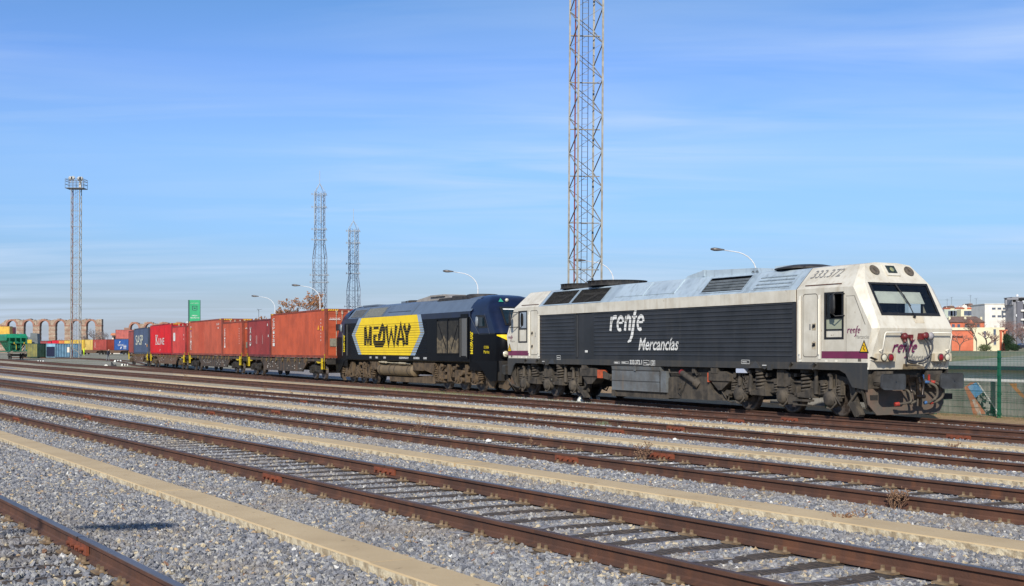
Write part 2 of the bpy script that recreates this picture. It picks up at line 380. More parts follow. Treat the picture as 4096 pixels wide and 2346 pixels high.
at_ = t.nodes.new('ShaderNodeVertexColor'); at_.layer_name = 'zone'; sc = t.nodes.new('ShaderNodeSeparateColor'); L.new(at_.outputs[0], sc.inputs[0])
def edge(src):   # ragged border
    m_ = t.nodes.new('ShaderNodeMath'); m_.operation = 'MULTIPLY_ADD'; L.new(nz(1.5), m_.inputs[0]); m_.inputs[1].default_value = .5; L.new(src, m_.inputs[2]); return ramp(m_.outputs[0], .6, .85)
c = mixc(edge(sc.outputs[1]), g1, sand); c = mixc(edge(sc.outputs[0]), c, dirt); c = mixc(edge(sc.outputs[2]), c, yard)
L.new(c, B.inputs['Base Color'])
bp = t.nodes.new('ShaderNodeBump'); bp.inputs['Strength'].default_value = .9; bp.inputs['Distance'].default_value = .03; bp.invert = True; L.new(vo.outputs['Distance'], bp.inputs['Height']); L.new(bp.outputs[0], B.inputs['Normal'])
me.materials.append(gm)
go = bpy.data.objects.new('ground', me); COL.objects.link(go); struct(go)

# ------------------------------------------------------------------ tracks
G2 = 1.668 / 2 + .036
def T0(u): return -26.82 + .106*u
def T1(u): return -21.22 + .100*u
def T2(u): return -15.67 + .095*u - .00006*u*u
def T3(u): return -10.1 + .080*u
def T4(u): return -4.23 + .0715*u
TR = []                                                   # the curve followed by the train: list of (u, v)
X, Y = -10.9 + .0, 71.7; th = radians(25.6); pts = []
# heading integration of the wagons' near side, moved to the centre line
s_ = 0.0
while s_ < 96:
    n_ = Vector((cos(th), sin(th))); pts.append(Vector((X, Y)) + n_*1.24)
    X += -sin(th)*1.0; Y += cos(th)*1.0; th += 1.436e-3 - 6.05e-5*min(s_, 85); s_ += 1.0
wag = pts
def train_v(u):
    if u > 4: return -.005*(u-4)**2
    if u > -32.5: return 0.0
    return None
tr_uv = [(u, train_v(u)) for u in np.arange(30, -32.6, -1.5)]
tr_uv += [touv(p.x, p.y) for p in pts[4::2]]
def rail_profile(top=True):
    return [(-.07,-.155),(-.07,-.143),(-.018,-.125),(-.010,-.11),(-.010,-.042),(-.036,-.034),(-.036,-.006),(-.030,0),(.030,0),(.036,-.006),(.036,-.034),(.010,-.042),(.010,-.11),(.018,-.125),(.07,-.143),(.07,-.155)]
PR = rail_profile()
def sweep_rail(cl, off, zf, gap=None):
    mb = MB(); n = len(PR); P = [Vector(p) for p in cl]; vs = []
    for i, p in enumerate(P):
        d = (P[min(i+1, len(P)-1)] - P[max(i-1, 0)]).normalized(); nn = Vector((-d.y, d.x))
        if nn.y < 0: nn = -nn
        z = zf(p.x, p.y)
        for a, b in PR:
            q = p + nn*(off + a); w = uv(q.x, q.y, z + b); vs.append(w)
    fs = []; ms = []
    base = len(mb.v); mb.v += [tuple(w) for w in vs]
    for i in range(len(P)-1):
        for j in range(n-1):
            mb.f.append((i*n+j, i*n+j+1, (i+1)*n+j+1, (i+1)*n+j)); mb.m.append(1 if 5 < j < 9 else 0); mb.sm.append(False)
    return mb
def track(name, fn, u0, u1, step, label, zf=None, sleep=None, top=railtop, joints=(), cl=None, rails=(-1, 1)):
    zf = zf or railz
    cl = cl or [(u, fn(u)) for u in np.arange(u0, u1 + .01, step)]
    root = empty('railway_track', (0, 0, 0), 0, label, 'railway track', 'railway tracks across the yard')
    for sgn in rails:
        sweep_rail(cl, sgn*G2, zf).build('rail', [rust, top[0] if isinstance(top, tuple) and sgn < 0 else (top[1] if isinstance(top, tuple) else top)], root)
    if sleep:
        a, b = sleep; ks = list(np.arange(b, a, -.6)); sl = None
        rest = MB()
        for i, u in enumerate(ks):
            u += rnd.uniform(-.05, .05); v = fn(u); p = uv(u, v, zf(u, v) - .157)
            ang = HEAD + math.atan((fn(u+.5) - fn(u-.5))) + rnd.uniform(-.02, .02)
            if i < 100:
                if sl is None or i % 8 == 0:
                    mb = MB(); w = .12; nseg = 9
                    for k in range(nseg):                                   # slightly uneven timber
                        y0 = -1.3 + 2.6*k/nseg; y1 = -1.3 + 2.6*(k+1)/nseg
                    ring = []
                    for k in range(nseg+1):
                        y = -1.3 + 2.6*k/nseg
                        ring.append([(-w + rnd.uniform(-.012,.012), y, -.15), (-w + rnd.uniform(-.012,.012), y, rnd.uniform(-.02,-.004)), (rnd.uniform(-.05,.05), y, rnd.uniform(-.006,.004)), (w + rnd.uniform(-.012,.012), y, rnd.uniform(-.02,-.004)), (w + rnd.uniform(-.012,.012), y, -.15)])
                    vs = [q for r_ in ring for q in r_]
                    mb.add(vs, [(k*5+j, (k+1)*5+j, (k+1)*5+j+1, k*5+j+1) for k in range(nseg) for j in range(4)] + [(4,3,2,1,0), tuple(range(nseg*5, nseg*5+5))])
                    for sy in (-1, 1):
                        mb.box(-.09, .09, sy*G2-.16, sy*G2+.16, -.002, .014, 1)
                        for dx, dy in ((-.055, -.105), (.055, .105), (.055, -.105), (-.055, .105)):
                            if rnd.random() < .8: mb.cyl((dx, sy*G2+dy, .01), (dx, sy*G2+dy, .034), .028, 8, .018, 1); mb.box(dx-.012, dx+.012, sy*G2+dy-.012, sy*G2+dy+.012, .03, .058, 1)
                    sl = mb.build('sleeper', [wood, screwm], root)
                    o = sl
                else:
                    o = sl.copy(); COL.objects.link(o); o.parent = root
                o.location = p; o.rotation_euler = (0, 0, ang)
            else:
                d = Vector((cos(ang), sin(ang))); e = Vector((-d.y, d.x)); q = Vector((p.x, p.y))
                c_ = [q - d*.12 - e*1.3, q + d*.12 - e*1.3, q + d*.12 + e*1.3, q - d*.12 + e*1.3]
                rest.add([(w_.x, w_.y, p.z - .1) for w_ in c_] + [(w_.x, w_.y, p.z) for w_ in c_], [(4,5,6,7),(0,1,5,4),(1,2,6,5),(2,3,7,6),(3,0,4,7)])
        if rest.v: o = rest.build('sleeper', wood, root); o['kind'] = 'stuff'
    for u, sgn in joints:
        v = fn(u) if fn else np.interp(u, [c_[0] for c_ in cl[::-1]], [c_[1] for c_ in cl[::-1]]); ang = HEAD + (math.atan(fn(u+.5) - fn(u-.5)) if fn else 0); z = zf(u, v)
        mb = MB()
        for side in (-1, 1):
            mb.box(-.32, .32, side*.012, side*.038, -.125, -.038)
            for bx in (-.22, -.08, .08, .22): mb.cyl((bx, side*.03, -.078), (bx, side*.075, -.078), .021, 8)
        mb.box(-.003, .003, -.0375, .0375, -.04, .001, 1)
        o = mb.build('fishplate', [orust, hole], root); nn = Vector((-sin(math.atan(fn(u+.5)-fn(u-.5))), 1)) if fn else Vector((0, 1))
        o.location = uv(u, v + sgn*G2, z); o.rotation_euler = (0, 0, ang)
    return root
track('T0', T0, -60, 34, 4, 'nearest railway track, only its far rail crossing the lower left corner', sleep=(4, 30.5), joints=[(24.0, 1)], top=(railtop2, railtop))
track('T1', T1, -200, 36, 4, 'rusty railway track second from the bottom, reaching the lower right corner', sleep=(-20, 31), joints=[(2.03, -1), (1.95, 1), (19.0, -1), (18.8, 1)], top=(railtop2, railtop))
track('T2', T2, -160, 36, 4, 'railway track between two concrete strips, third from the bottom', sleep=(-45, 29), joints=[(-17.7, -1), (.18, -1), (.6, 1), (17.8, -1), (18.0, 1)], top=(railtop2, railtop))
track('T3', T3, -160, 30, 4, 'railway track in the middle of the yard with a grass tuft between its rails', sleep=(-40, 27), joints=[(-6.9, -1), (11.5, 1), (11.6, -1)], top=(railtop2, railtop))
track('T4', T4, -170, 26, 4, 'railway track just in front of the train, closing in on it at the right', joints=[(8.8, -1), (8.9, 1), (16.0, -1)], top=railtop2)
track('T5', None, 0, 0, 0, 'curved railway track that carries the locomotives and container wagons', cl=tr_uv, top=railtop2)
mbn = [(u, -1.2 + .065*(u+40)) for u in np.arange(-170, -21, 4)] + [(-21.5, 0)]
track('T5b', None, 0, 0, 0, 'straight siding that joins the track of the train beside the black locomotive', cl=mbn, top=railtop2)
T6c = [touv(*gp(a, b).xy) for a, b in ((60,1433),(200,1434.5),(330,1437),(440,1443),(500,1449.5),(540,1456))]
track("T6", None, 0, 0, 0, "far siding that meets the train track behind the last wagon", cl=T6c, top=railtop2)

# ------------------------------------------------------------------ concrete strips
def strip(vf, w, zt, u0, u1, seed):
    r = random.Random(seed); mb = MB(); u = u0; k = 0
    vs = []; fs = []
    while u < u1:
        seg = 6.0; g = .02; n = 6; wob = r.uniform(-.02, .02); dz = r.uniform(-.008, .008)
        for i in range(n):
            a = u + g + (seg - 2*g)*i/n; b_ = u + g + (seg - 2*g)*(i+1)/n
            q = []
            for x in (a, b_):
                v = vf(x) + wob; z = railz(x, v) + zt + dz
                q.append([uv(x, v - w/2, z - .16), uv(x, v - w/2, z - .012), uv(x, v - w/2 + .012, z), uv(x, v + w/2 - .012, z), uv(x, v + w/2, z - .012), uv(x, v + w/2, z - .16)])
            bs = len(mb.v); mb.v += [tuple(p) for p in q[0] + q[1]]
            for j in range(5):
                mb.f.append((bs+j, bs+j+1, bs+6+j+1, bs+6+j)); mb.m.append(1 if j in (0, 4) else 0); mb.sm.append(False)
            if i == 0: mb.f.append(tuple(bs+j for j in range(6))); mb.m.append(0); mb.sm.append(False)
            if i == n-1: mb.f.append(tuple(bs+6+j for j in range(6))); mb.m.append(0); mb.sm.append(False)
        u += seg
    o = mb.build('path', [conc, concs]); struct(o)
SV = [(lambda u: -23.45 + .085*u, .42, -.075, -10, 38), (lambda u: -18.47 + .094*u, .5, -.07, -120, 38), (lambda u: -12.83 + .0885*u, .5, -.07, -120, 34), (lambda u: -7.2 + .09*u, .5, -.075, -90, 32), (lambda u: -2.35 + .04*u, .55, -.12, -60, 8)]
for i, (vf, w, zt, a, b_) in enumerate(SV): strip(vf, w, zt, a, b_, i)

# ------------------------------------------------------------------ loose ballast stones
rng = np.random.default_rng(3)
def stones(Y0, Y1, dens, lo, hi, name, seed):
    n = int(.46 * (Y1**2 - Y0**2) * dens)
    Yv = np.sqrt(rng.uniform(Y0**2, Y1**2, n)); Xv = rng.uniform(-.46, .46, n) * Yv
    dx = Xv - CEN.x; dy = Yv - CEN.y; u = dx*F.x + dy*F.y; v = dx*N.x + dy*N.y
    keep = (v < 1.6)
    for fn in (T0, T1, T2, T3):
        d = v - fn(u); a = np.abs(d)
        keep &= ~(np.abs(a - G2) < .075)
        if fn is not T3:
            # sleepers at .6 m: mostly bare between the rails, half buried outside
            end = {T0: 30.5, T1: 31, T2: 29}[fn]
            ph = np.mod(end - u, .6); on = (ph < .155) | (ph > .445)
            r = rng.random(n); keep &= ~(on & (a < G2) & (r < .97)); keep &= ~(on & (a >= G2) & (a < 1.35) & (r < .6))
            keep &= ~((np.abs(a - G2) < .15) & (r < .5))
    for fn in (T4,): keep &= ~(np.abs(np.abs(v - fn(u)) - G2) < .08)
    for vf, w, *_ in SV: keep &= ~((np.abs(v - vf(u)) < w/2 + .02) & (rng.random(n) > (.012 if Y0 < 20 else .004)))
    Xv, Yv, u, v = Xv[keep], Yv[keep], u[keep], v[keep]
    # vectorised ground height
    v0 = v.copy()
    for _ in range(3): v0 = v - np.interp(v0, TV, TSL) * np.clip(u, -60, 30)
    z = np.interp(v0, TV, TZ) + np.interp(Yv, [60,110,140], [0,.12,.2]) - .168
    # heaped between the rails, a little lower next to the strips
    z += rng.uniform(-.012, .02, len(z)) * (1 if lo < .03 else 1.2)
    for fn in (T1, T2):
        z -= np.where(np.abs(v - fn(u)) < 1.25, .022, 0)
    me = bpy.data.meshes.new(name); me.from_pydata(np.column_stack([Xv, Yv, z]).tolist(), [], []); me.update()
    o = bpy.data.objects.new(name, me); COL.objects.link(o); o['kind'] = 'stuff'; tag(o, 'loose grey ballast stones with some cream and rusty ones between the tracks', 'ballast')
    ng = bpy.data.node_groups.new(name, 'GeometryNodeTree'); ng.interface.new_socket('Geometry', in_out='INPUT', socket_type='NodeSocketGeometry'); ng.interface.new_socket('Geometry', in_out='OUTPUT', socket_type='NodeSocketGeometry')
    N_ = ng.nodes; K = ng.links; gi = N_.new('NodeGroupInput'); goo = N_.new('NodeGroupOutput')
    jn = N_.new('GeometryNodeGeometryToInstance')
    for k in range(4):
        ico = N_.new('GeometryNodeMeshIcoSphere'); ico.inputs['Subdivisions'].default_value = 2 if lo > .0 and Y0 < 16 else 1; ico.inputs['Radius'].default_value = 1
        sp = N_.new('GeometryNodeSetPosition'); no = N_.new('ShaderNodeTexNoise'); no.noise_dimensions = '4D'; no.inputs['W'].default_value = k*3.7 + seed; no.inputs['Scale'].default_value = 1.1; no.inputs['Detail'].default_value = 1
        ps = N_.new('GeometryNodeInputPosition'); K.new(ps.outputs[0], no.inputs['Vector'])
        sb = N_.new('ShaderNodeVectorMath'); sb.operation = 'SUBTRACT'; sb.inputs[1].default_value = (.5,.5,.5); K.new(no.outputs['Color'], sb.inputs[0])
        ml = N_.new('ShaderNodeVectorMath'); ml.operation = 'SCALE'; ml.inputs['Scale'].default_value = 2.4; K.new(sb.outputs[0], ml.inputs[0])
        K.new(ico.outputs[0], sp.inputs[0]); K.new(ml.outputs[0], sp.inputs['Offset']); K.new(sp.outputs[0], jn.inputs[0])
    ip = N_.new('GeometryNodeInstanceOnPoints'); ip.inputs['Pick Instance'].default_value = True
    K.new(gi.outputs[0], ip.inputs['Points']); K.new(jn.outputs[0], ip.inputs['Instance'])
    rr = N_.new('FunctionNodeRandomValue'); rr.data_type = 'FLOAT_VECTOR'; rr.inputs[0].default_value = (0,0,0); rr.inputs[1].default_value = (6.28,6.28,6.28); rr.inputs['Seed'].default_value = seed
    rs = N_.new('FunctionNodeRandomValue'); rs.data_type = 'FLOAT_VECTOR'; rs.inputs[0].default_value = (lo, lo, lo*.7); rs.inputs[1].default_value = (hi, hi*.8, hi*.7); rs.inputs['Seed'].default_value = seed + 9
    K.new(rr.outputs[0], ip.inputs['Rotation']); K.new(rs.outputs[0], ip.inputs['Scale'])
    smt = N_.new('GeometryNodeSetMaterial'); smt.inputs['Material'].default_value = stone_m; K.new(ip.outputs[0], smt.inputs[0]); K.new(smt.outputs[0], goo.inputs[0])
    md = o.modifiers.new('stones', 'NODES'); md.node_group = ng
    return o
stone_m = bpy.data.materials.new('ballast stone'); stone_m.use_nodes = True; t = stone_m.node_tree; L = t.links; B = t.nodes['Principled BSDF']; B.inputs['Roughness'].default_value = .85
oi = t.nodes.new('ShaderNodeObjectInfo'); cr = t.nodes.new('ShaderNodeValToRGB'); el = cr.color_ramp.elements; cr.color_ramp.interpolation = 'CONSTANT'
cols = [(0,(94,96,102)),(.16,(120,121,126)),(.34,(136,136,138)),(.5,(108,108,111)),(.62,(146,145,144)),(.74,(126,122,116)),(.84,(164,161,154)),(.92,(182,168,140)),(.965,(166,142,110)),(.985,(134,98,78)),(.99,(208,206,200))]
el[0].position = 0; el[0].color = srgb(cols[0][1]) + (1,); el[1].position = cols[1][0]; el[1].color = srgb(cols[1][1]) + (1,)
for p_, c_ in cols[2:]:
    e_ = el.new(p_); e_.color = srgb(c_) + (1,)
L.new(oi.outputs['Random'], cr.inputs[0]); co = t.nodes.new('ShaderNodeTexCoord')
n_ = t.nodes.new('ShaderNodeTexNoise'); n_.inputs['Scale'].default_value = 3; L.new(co.outputs['Object'], n_.inputs['Vector'])
hs = t.nodes.new('ShaderNodeHueSaturation'); r_ = t.nodes.new('ShaderNodeMapRange'); r_.inputs[3].default_value = .82; r_.inputs[4].default_value = 1.12; L.new(n_.outputs[0], r_.inputs[0]); L.new(r_.outputs[0], hs.inputs['Value']); nl = t.nodes.new('ShaderNodeTexNoise'); nl.inputs['Scale'].default_value = .55; nl.inputs['Detail'].default_value = 5; L.new(oi.outputs['Location'], nl.inputs['Vector'])
rl = t.nodes.new('ShaderNodeMapRange'); rl.inputs[1].default_value = .5; rl.inputs[2].default_value = .72; rl.inputs[4].default_value = .55; L.new(nl.outputs[0], rl.inputs[0])
ml_ = t.nodes.new('ShaderNodeMixRGB'); L.new(rl.outputs[0], ml_.inputs[0]); L.new(cr.outputs[0], ml_.inputs[1]); ml_.inputs[2].default_value = srgb((126,112,94)) + (1,)
L.new(ml_.outputs[0], hs.inputs['Color']); L.new(hs.outputs[0], B.inputs['Base Color'])
stones(8.5, 17, 1150, .017, .034, 'gravel', 1)
stones(17, 30, 620, .022, .042, 'gravel', 2)
stones(30, 52, 200, .028, .06, 'gravel', 3)
# ------------------------------------------------------------------ white locomotive
loco = empty('diesel_locomotive', (CEN.x, CEN.y, 0), HEAD, 'white and dark grey diesel locomotive at the right end of the train', 'locomotive', 'locomotives at the head of the container train')
NY = -1.48
RT = [(1.48, 3.61), (.88, 4.245), (.45, 4.305)]            # roof section, half
def wall_rect(mb, x0, x1, z0, z1, y, m=0): mb.quad((x0,y,z0),(x1,y,z0),(x1,y,z1),(x0,y,z1), m=m)
# machine room side walls with pressed ribs
mb = MB()
for s in (-1, 1):
    for x0, x1, plain in ((-7.9, -4.97, 0), (-4.97, -3.7, 1), (-3.7, 7.68, 0)):
        y = s*1.48 if not plain else s*1.455
        wall_rect(mb, x0, x1, 1.52, 3.265, y)
        if not plain:
            xa, xb = x0 + .12, x1 - (.16 if x1 > 0 else .06)
            for k in range(12):
                z = 1.69 + k * (3.21 - 1.69) / 11
                P = [(0, .052), (.020*s, .006), (.020*s, 0), (0, 0)]
                mb.prism(P, lambda p, t, z=z, y=y: (t, y + p[0], z + p[1]), xa, xb)
        else:
            mb.box(x0, x0+.05, min(y, s*1.482), max(y, s*1.482), 1.52, 3.265); mb.box(x1-.05, x1, min(y, s*1.482), max(y, s*1.482), 1.52, 3.265)
            mb.cyl((x0+.12, s*1.462, 1.6), (x0+.12, s*1.462, 3.2), .035, 8)
mb.build('side_wall', slate, loco)
mb = MB()
for s in (-1, 1): mb.box(-7.92, 10.0, *sorted((s*1.44, s*1.4825)), 1.32, 1.525)
mb.box(-7.9, 7.7, -1.44, 1.44, 1.33, 1.40)
for s in (-1, 1):
    y0, y1 = sorted((s*1.44, s*1.485))
    mb.pxz([(9.45, 1.53), (10.56, 1.53), (10.54, .80), (9.98, .86), (9.72, 1.22), (9.45, 1.33)], y0, y1)
    mb.pxz([(-10.62, 1.53), (-10.6, .83), (-10.32, .83), (-10.1, 1.2), (-9.9, 1.33), (-7.9, 1.33), (-7.9, 1.53)], y0, y1)
    for x in (-7.2, -7.0, 5.86, 5.1): pass
mb.build('skirt', slate2, loco)
mb = MB()                                                   # lifting brackets, small plates on the skirt
for x in (7.5, -8.9):
    mb.pyz([(-1.49,1.33),(-1.60,1.33),(-1.56,1.46),(-1.49,1.52)], x-.02, x+1.12)
    for dx in (0, 1.0): mb.tube([(x+dx, -1.56, 1.34), (x+dx+.04, -1.60, 1.42), (x+dx+.12, -1.58, 1.5)], .05, 6)
for x in (5.85, -6.75, 7.9, -8.55): mb.add([(x-.28,-1.487,1.33),(x+.28,-1.487,1.33),(x,-1.487,1.55),(x-.28,-1.55,1.33),(x+.28,-1.55,1.33)], [(0,1,4,3),(0,3,2),(3,4,2),(4,1,2)])
for x in (6.35, -7.35): mb.cyl((x,-1.47,1.37),(x,-1.56,1.37),.075,10); mb.box(x+.1,x+.26,-1.54,-1.47,1.28,1.46)
mb.build('lifting_bracket', slate2, loco)
# cream cantrail
mb = MB()
for s in (-1, 1):
    mb.box(-7.9, 7.68, s*1.48 - .03, s*1.48 + .0, 3.265, 3.61)
    for a, b_ in ((-7.75, -5.0), (-3.72, 7.45)):
        y = s*1.484; mb.box(a, b_, *sorted((y, y + .014*s)), 3.36, 3.375); mb.box(a, b_, *sorted((y, y+.008*s)), 3.27, 3.285)
mb.build('cantrail', cream, loco)
# roof with openings in the slopes
def slope(x, t_, s, off=0.0):
    a, b_ = RT[0], RT[1]; y = a[0] + (b_[0]-a[0])*t_; z = a[1] + (b_[1]-a[1])*t_
    nx, nz_ = (b_[1]-a[1]), (a[0]-b_[0]); l = sqrt(nx*nx+nz_*nz_)
    return (x, s*(y + off*nx/l), z + off*nz_/l)
def slope_patch(mb, x0, x1, t0, t1, s, off, m=0, holes=()):
    xs = sorted({x0, x1, *[h[0] for h in holes], *[h[1] for h in holes]}); ts = sorted({t0, t1, *[h[2] for h in holes], *[h[3] for h in holes]})
    for a, b_ in zip(xs, xs[1:]):
        for c_, d in zip(ts, ts[1:]):
            if any(h[0] <= (a+b_)/2 <= h[1] and h[2] <= (c_+d)/2 <= h[3] for h in holes): continue
            mb.quad(slope(a,c_,s,off), slope(b_,c_,s,off), slope(b_,d,s,off), slope(a,d,s,off), m=m)
H = [(-7.62, -5.52, .06, .9), (-5.38, -3.2, .06, .9), (2.92, 5.05, .16, .9)]
mb = MB()
for s in (-1, 1):
    slope_patch(mb, -7.9, 7.68, 0, 1, s, 0, holes=H)
    mb.quad((-7.9, s*.88, 4.245), (7.68, s*.88, 4.245), (7.68, s*.45, 4.305), (-7.9, s*.45, 4.305))
    for a, b_ in ((-2.35, -.55), (-.5, 1.35)):               # hatch covers
        slope_patch(mb, a, b_, .25, 1.0, s, .022)
        P = [slope(a,.25,s,.022), slope(b_,.25,s,.022), slope(b_,.25,s,0), slope(a,.25,s,0)]; mb.quad(*P)
        for x in (a, b_): mb.quad(slope(x,.25,s,.022), slope(x,1,s,.022), slope(x,1,s,0), slope(x,.25,s,0))
    for x in (2.55, 5.2, 5.3, -3.05, -2.7): slope_patch(mb, x, x+.03, 0, 1, s, .012)
    for h in H:                                             # frames
        e = .05
        for a, b_, c_, d in ((h[0]-e, h[1]+e, h[2]-e, h[2]), (h[0]-e, h[1]+e, h[3], h[3]+e), (h[0]-e, h[0], h[2], h[3]), (h[1], h[1]+e, h[2], h[3])): slope_patch(mb, a, b_, c_, d, s, .018)
mb.quad((-7.9,-.45,4.305),(7.68,-.45,4.305),(7.68,.45,4.305),(-7.9,.45,4.305))
mb.build('roof', roofm, loco)
mb = MB()
for s in (-1, 1):
    for h in H: slope_patch(mb, h[0]-.02, h[1]+.02, h[2]-.02, h[3]+.02, s, -.22)
    for h in H:
        for x in (h[0], h[1]): mb.quad(slope(x,h[2],s,0), slope(x,h[3],s,0), slope(x,h[3],s,-.22), slope(x,h[2],s,-.22))
        for tt in (h[2], h[3]): mb.quad(slope(h[0],tt,s,0), slope(h[1],tt,s,0), slope(h[1],tt,s,-.22), slope(h[0],tt,s,-.22))
mb.build('intake_recess', hole, loco)
mb = MB()                                                   # wire mesh over the radiator openings
for h in H[:2]:
    n = 34
    for i in range(n+1):
        x = h[0] + (h[1]-h[0])*i/n; mb.bar(slope(x,h[2],-1,-.01), slope(x,h[3],-1,-.01), .012, .006)
    for j in range(13):
        tt = h[2] + (h[3]-h[2])*j/12; mb.bar(slope(h[0],tt,-1,-.01), slope(h[1],tt,-1,-.01), .012, .006)
    mb.bar(slope(h[0]+.3,h[2],-1,-.16), slope(h[0]+1.4,h[3],-1,-.16), .2, .05); slope_patch(mb, h[0], h[1], .72, .84, -1, -.13)
mb.build('radiator_mesh', mesh_m, loco)
mb = MB()                                                   # egg-crate intake
h = H[2]
for j in range(1, 5):
    tt = h[2] + (h[3]-h[2])*j/5; mb.bar(slope(h[0],tt,-1,-.02), slope(h[1],tt,-1,-.02), .035, .07)
for j in range(5):
    for i in range(10):
        x = h[0] + (h[1]-h[0])*(i+.7)/10; t0 = h[2] + (h[3]-h[2])*j/5
        mb.add([slope(x-.085,t0+.01,-1,-.06), slope(x+.085,t0+.01,-1,-.06), slope(x+.03,t0+.11,-1,-.1), slope(x-.03,t0+.11,-1,-.1), slope(x,t0+.01,-1,-.14)], [(0,1,2,3),(0,4,1),(0,3,4),(1,4,2)])
mb.build('air_intake', roofd, loco)
mb = MB()                                                   # louvred cover with four rows of small slots
slope_patch(mb, 5.5, 7.35, .1, .9, -1, .01)
for j, tt in enumerate((.24, .42, .6, .76)):
    for i in range(26):
        x = 5.62 + i*.064; mb.add([slope(x,tt,-1,.012), slope(x+.04,tt,-1,.012), slope(x+.04,tt-.09,-1,.034), slope(x,tt-.09,-1,.034)], [(0,1,2,3)], 0)
        mb.add([slope(x,tt-.095,-1,.012), slope(x+.04,tt-.095,-1,.012), slope(x+.04,tt-.09,-1,.034), slope(x,tt-.09,-1,.034)], [(0,1,2,3)], 1)
mb.build('louvre_cover', [roofm, roofd], loco)
mb = MB()                                                   # raised silencer housing
mb.pxz([(1.1,4.22),(1.35,4.36),(2.2,4.50),(5.05,4.42),(5.15,4.22)], -.78, .78)
mb.box(2.2, 2.32, -.80, .80, 4.3, 4.515); mb.build('silencer_housing', roofm, loco)
mb = MB(); mb.pxz([(1.36,4.36),(1.75,4.455),(1.75,4.47),(1.3,4.40)], -.6, -.3); mb.build('exhaust_port', hole, loco)
mb = MB(); mb.box(5.35, 6.1, -.35, .35, 4.3, 4.46, 0)
for i in range(5): mb.box(5.345, 5.36, -.33+i*.13, -.27+i*.13, 4.32, 4.45, 1)
mb.build('roof_box', [roofm, hole], loco)
def fan(cx_, r, h0, dome):
    mb = MB()
    if dome: mb.lathe([(r, h0), (r, h0+.035), (r*.96, h0+.05), (r*.5, h0+.14), (.05, h0+.145)], (cx_, 0, 0), 28)
    else:
        mb.lathe([(r, h0), (r, h0+.17), (r*1.03, h0+.175), (r*1.03, h0+.19), (r*.9, h0+.195), (.1, h0+.2)], (cx_, 0, 0), 28)
        for i in range(28): a = 2*pi*i/28; mb.cyl((cx_+r*cos(a), r*sin(a), h0), (cx_+r*cos(a), r*sin(a), h0+.17), .014, 5)
    mb.build('roof_fan', [mat('fan casing', (38,37,38), (58,55,52), 4, .7)], loco)
fan(-6.65, 1.0, 4.29, 0); fan(-4.35, 1.12, 4.30, 0); fan(6.48, 1.0, 4.30, 1)
mb = MB()
for x in (-7.2, -6.0, -4.3, -2.9, 4.9, 5.1, 7.3):
    mb.tube([(x, -.86 + .08*cos(a)*0, 4.25) if 0 else (x + .05*cos(a), -.84, 4.27 + .055*sin(a)) for a in np.linspace(0, pi, 7)], .012, 5)
mb.tube([(-8.3, 0, 4.3), (-8.3, 0, 4.5)], .02, 5)
mb.build('lifting_eye', darkg, loco)

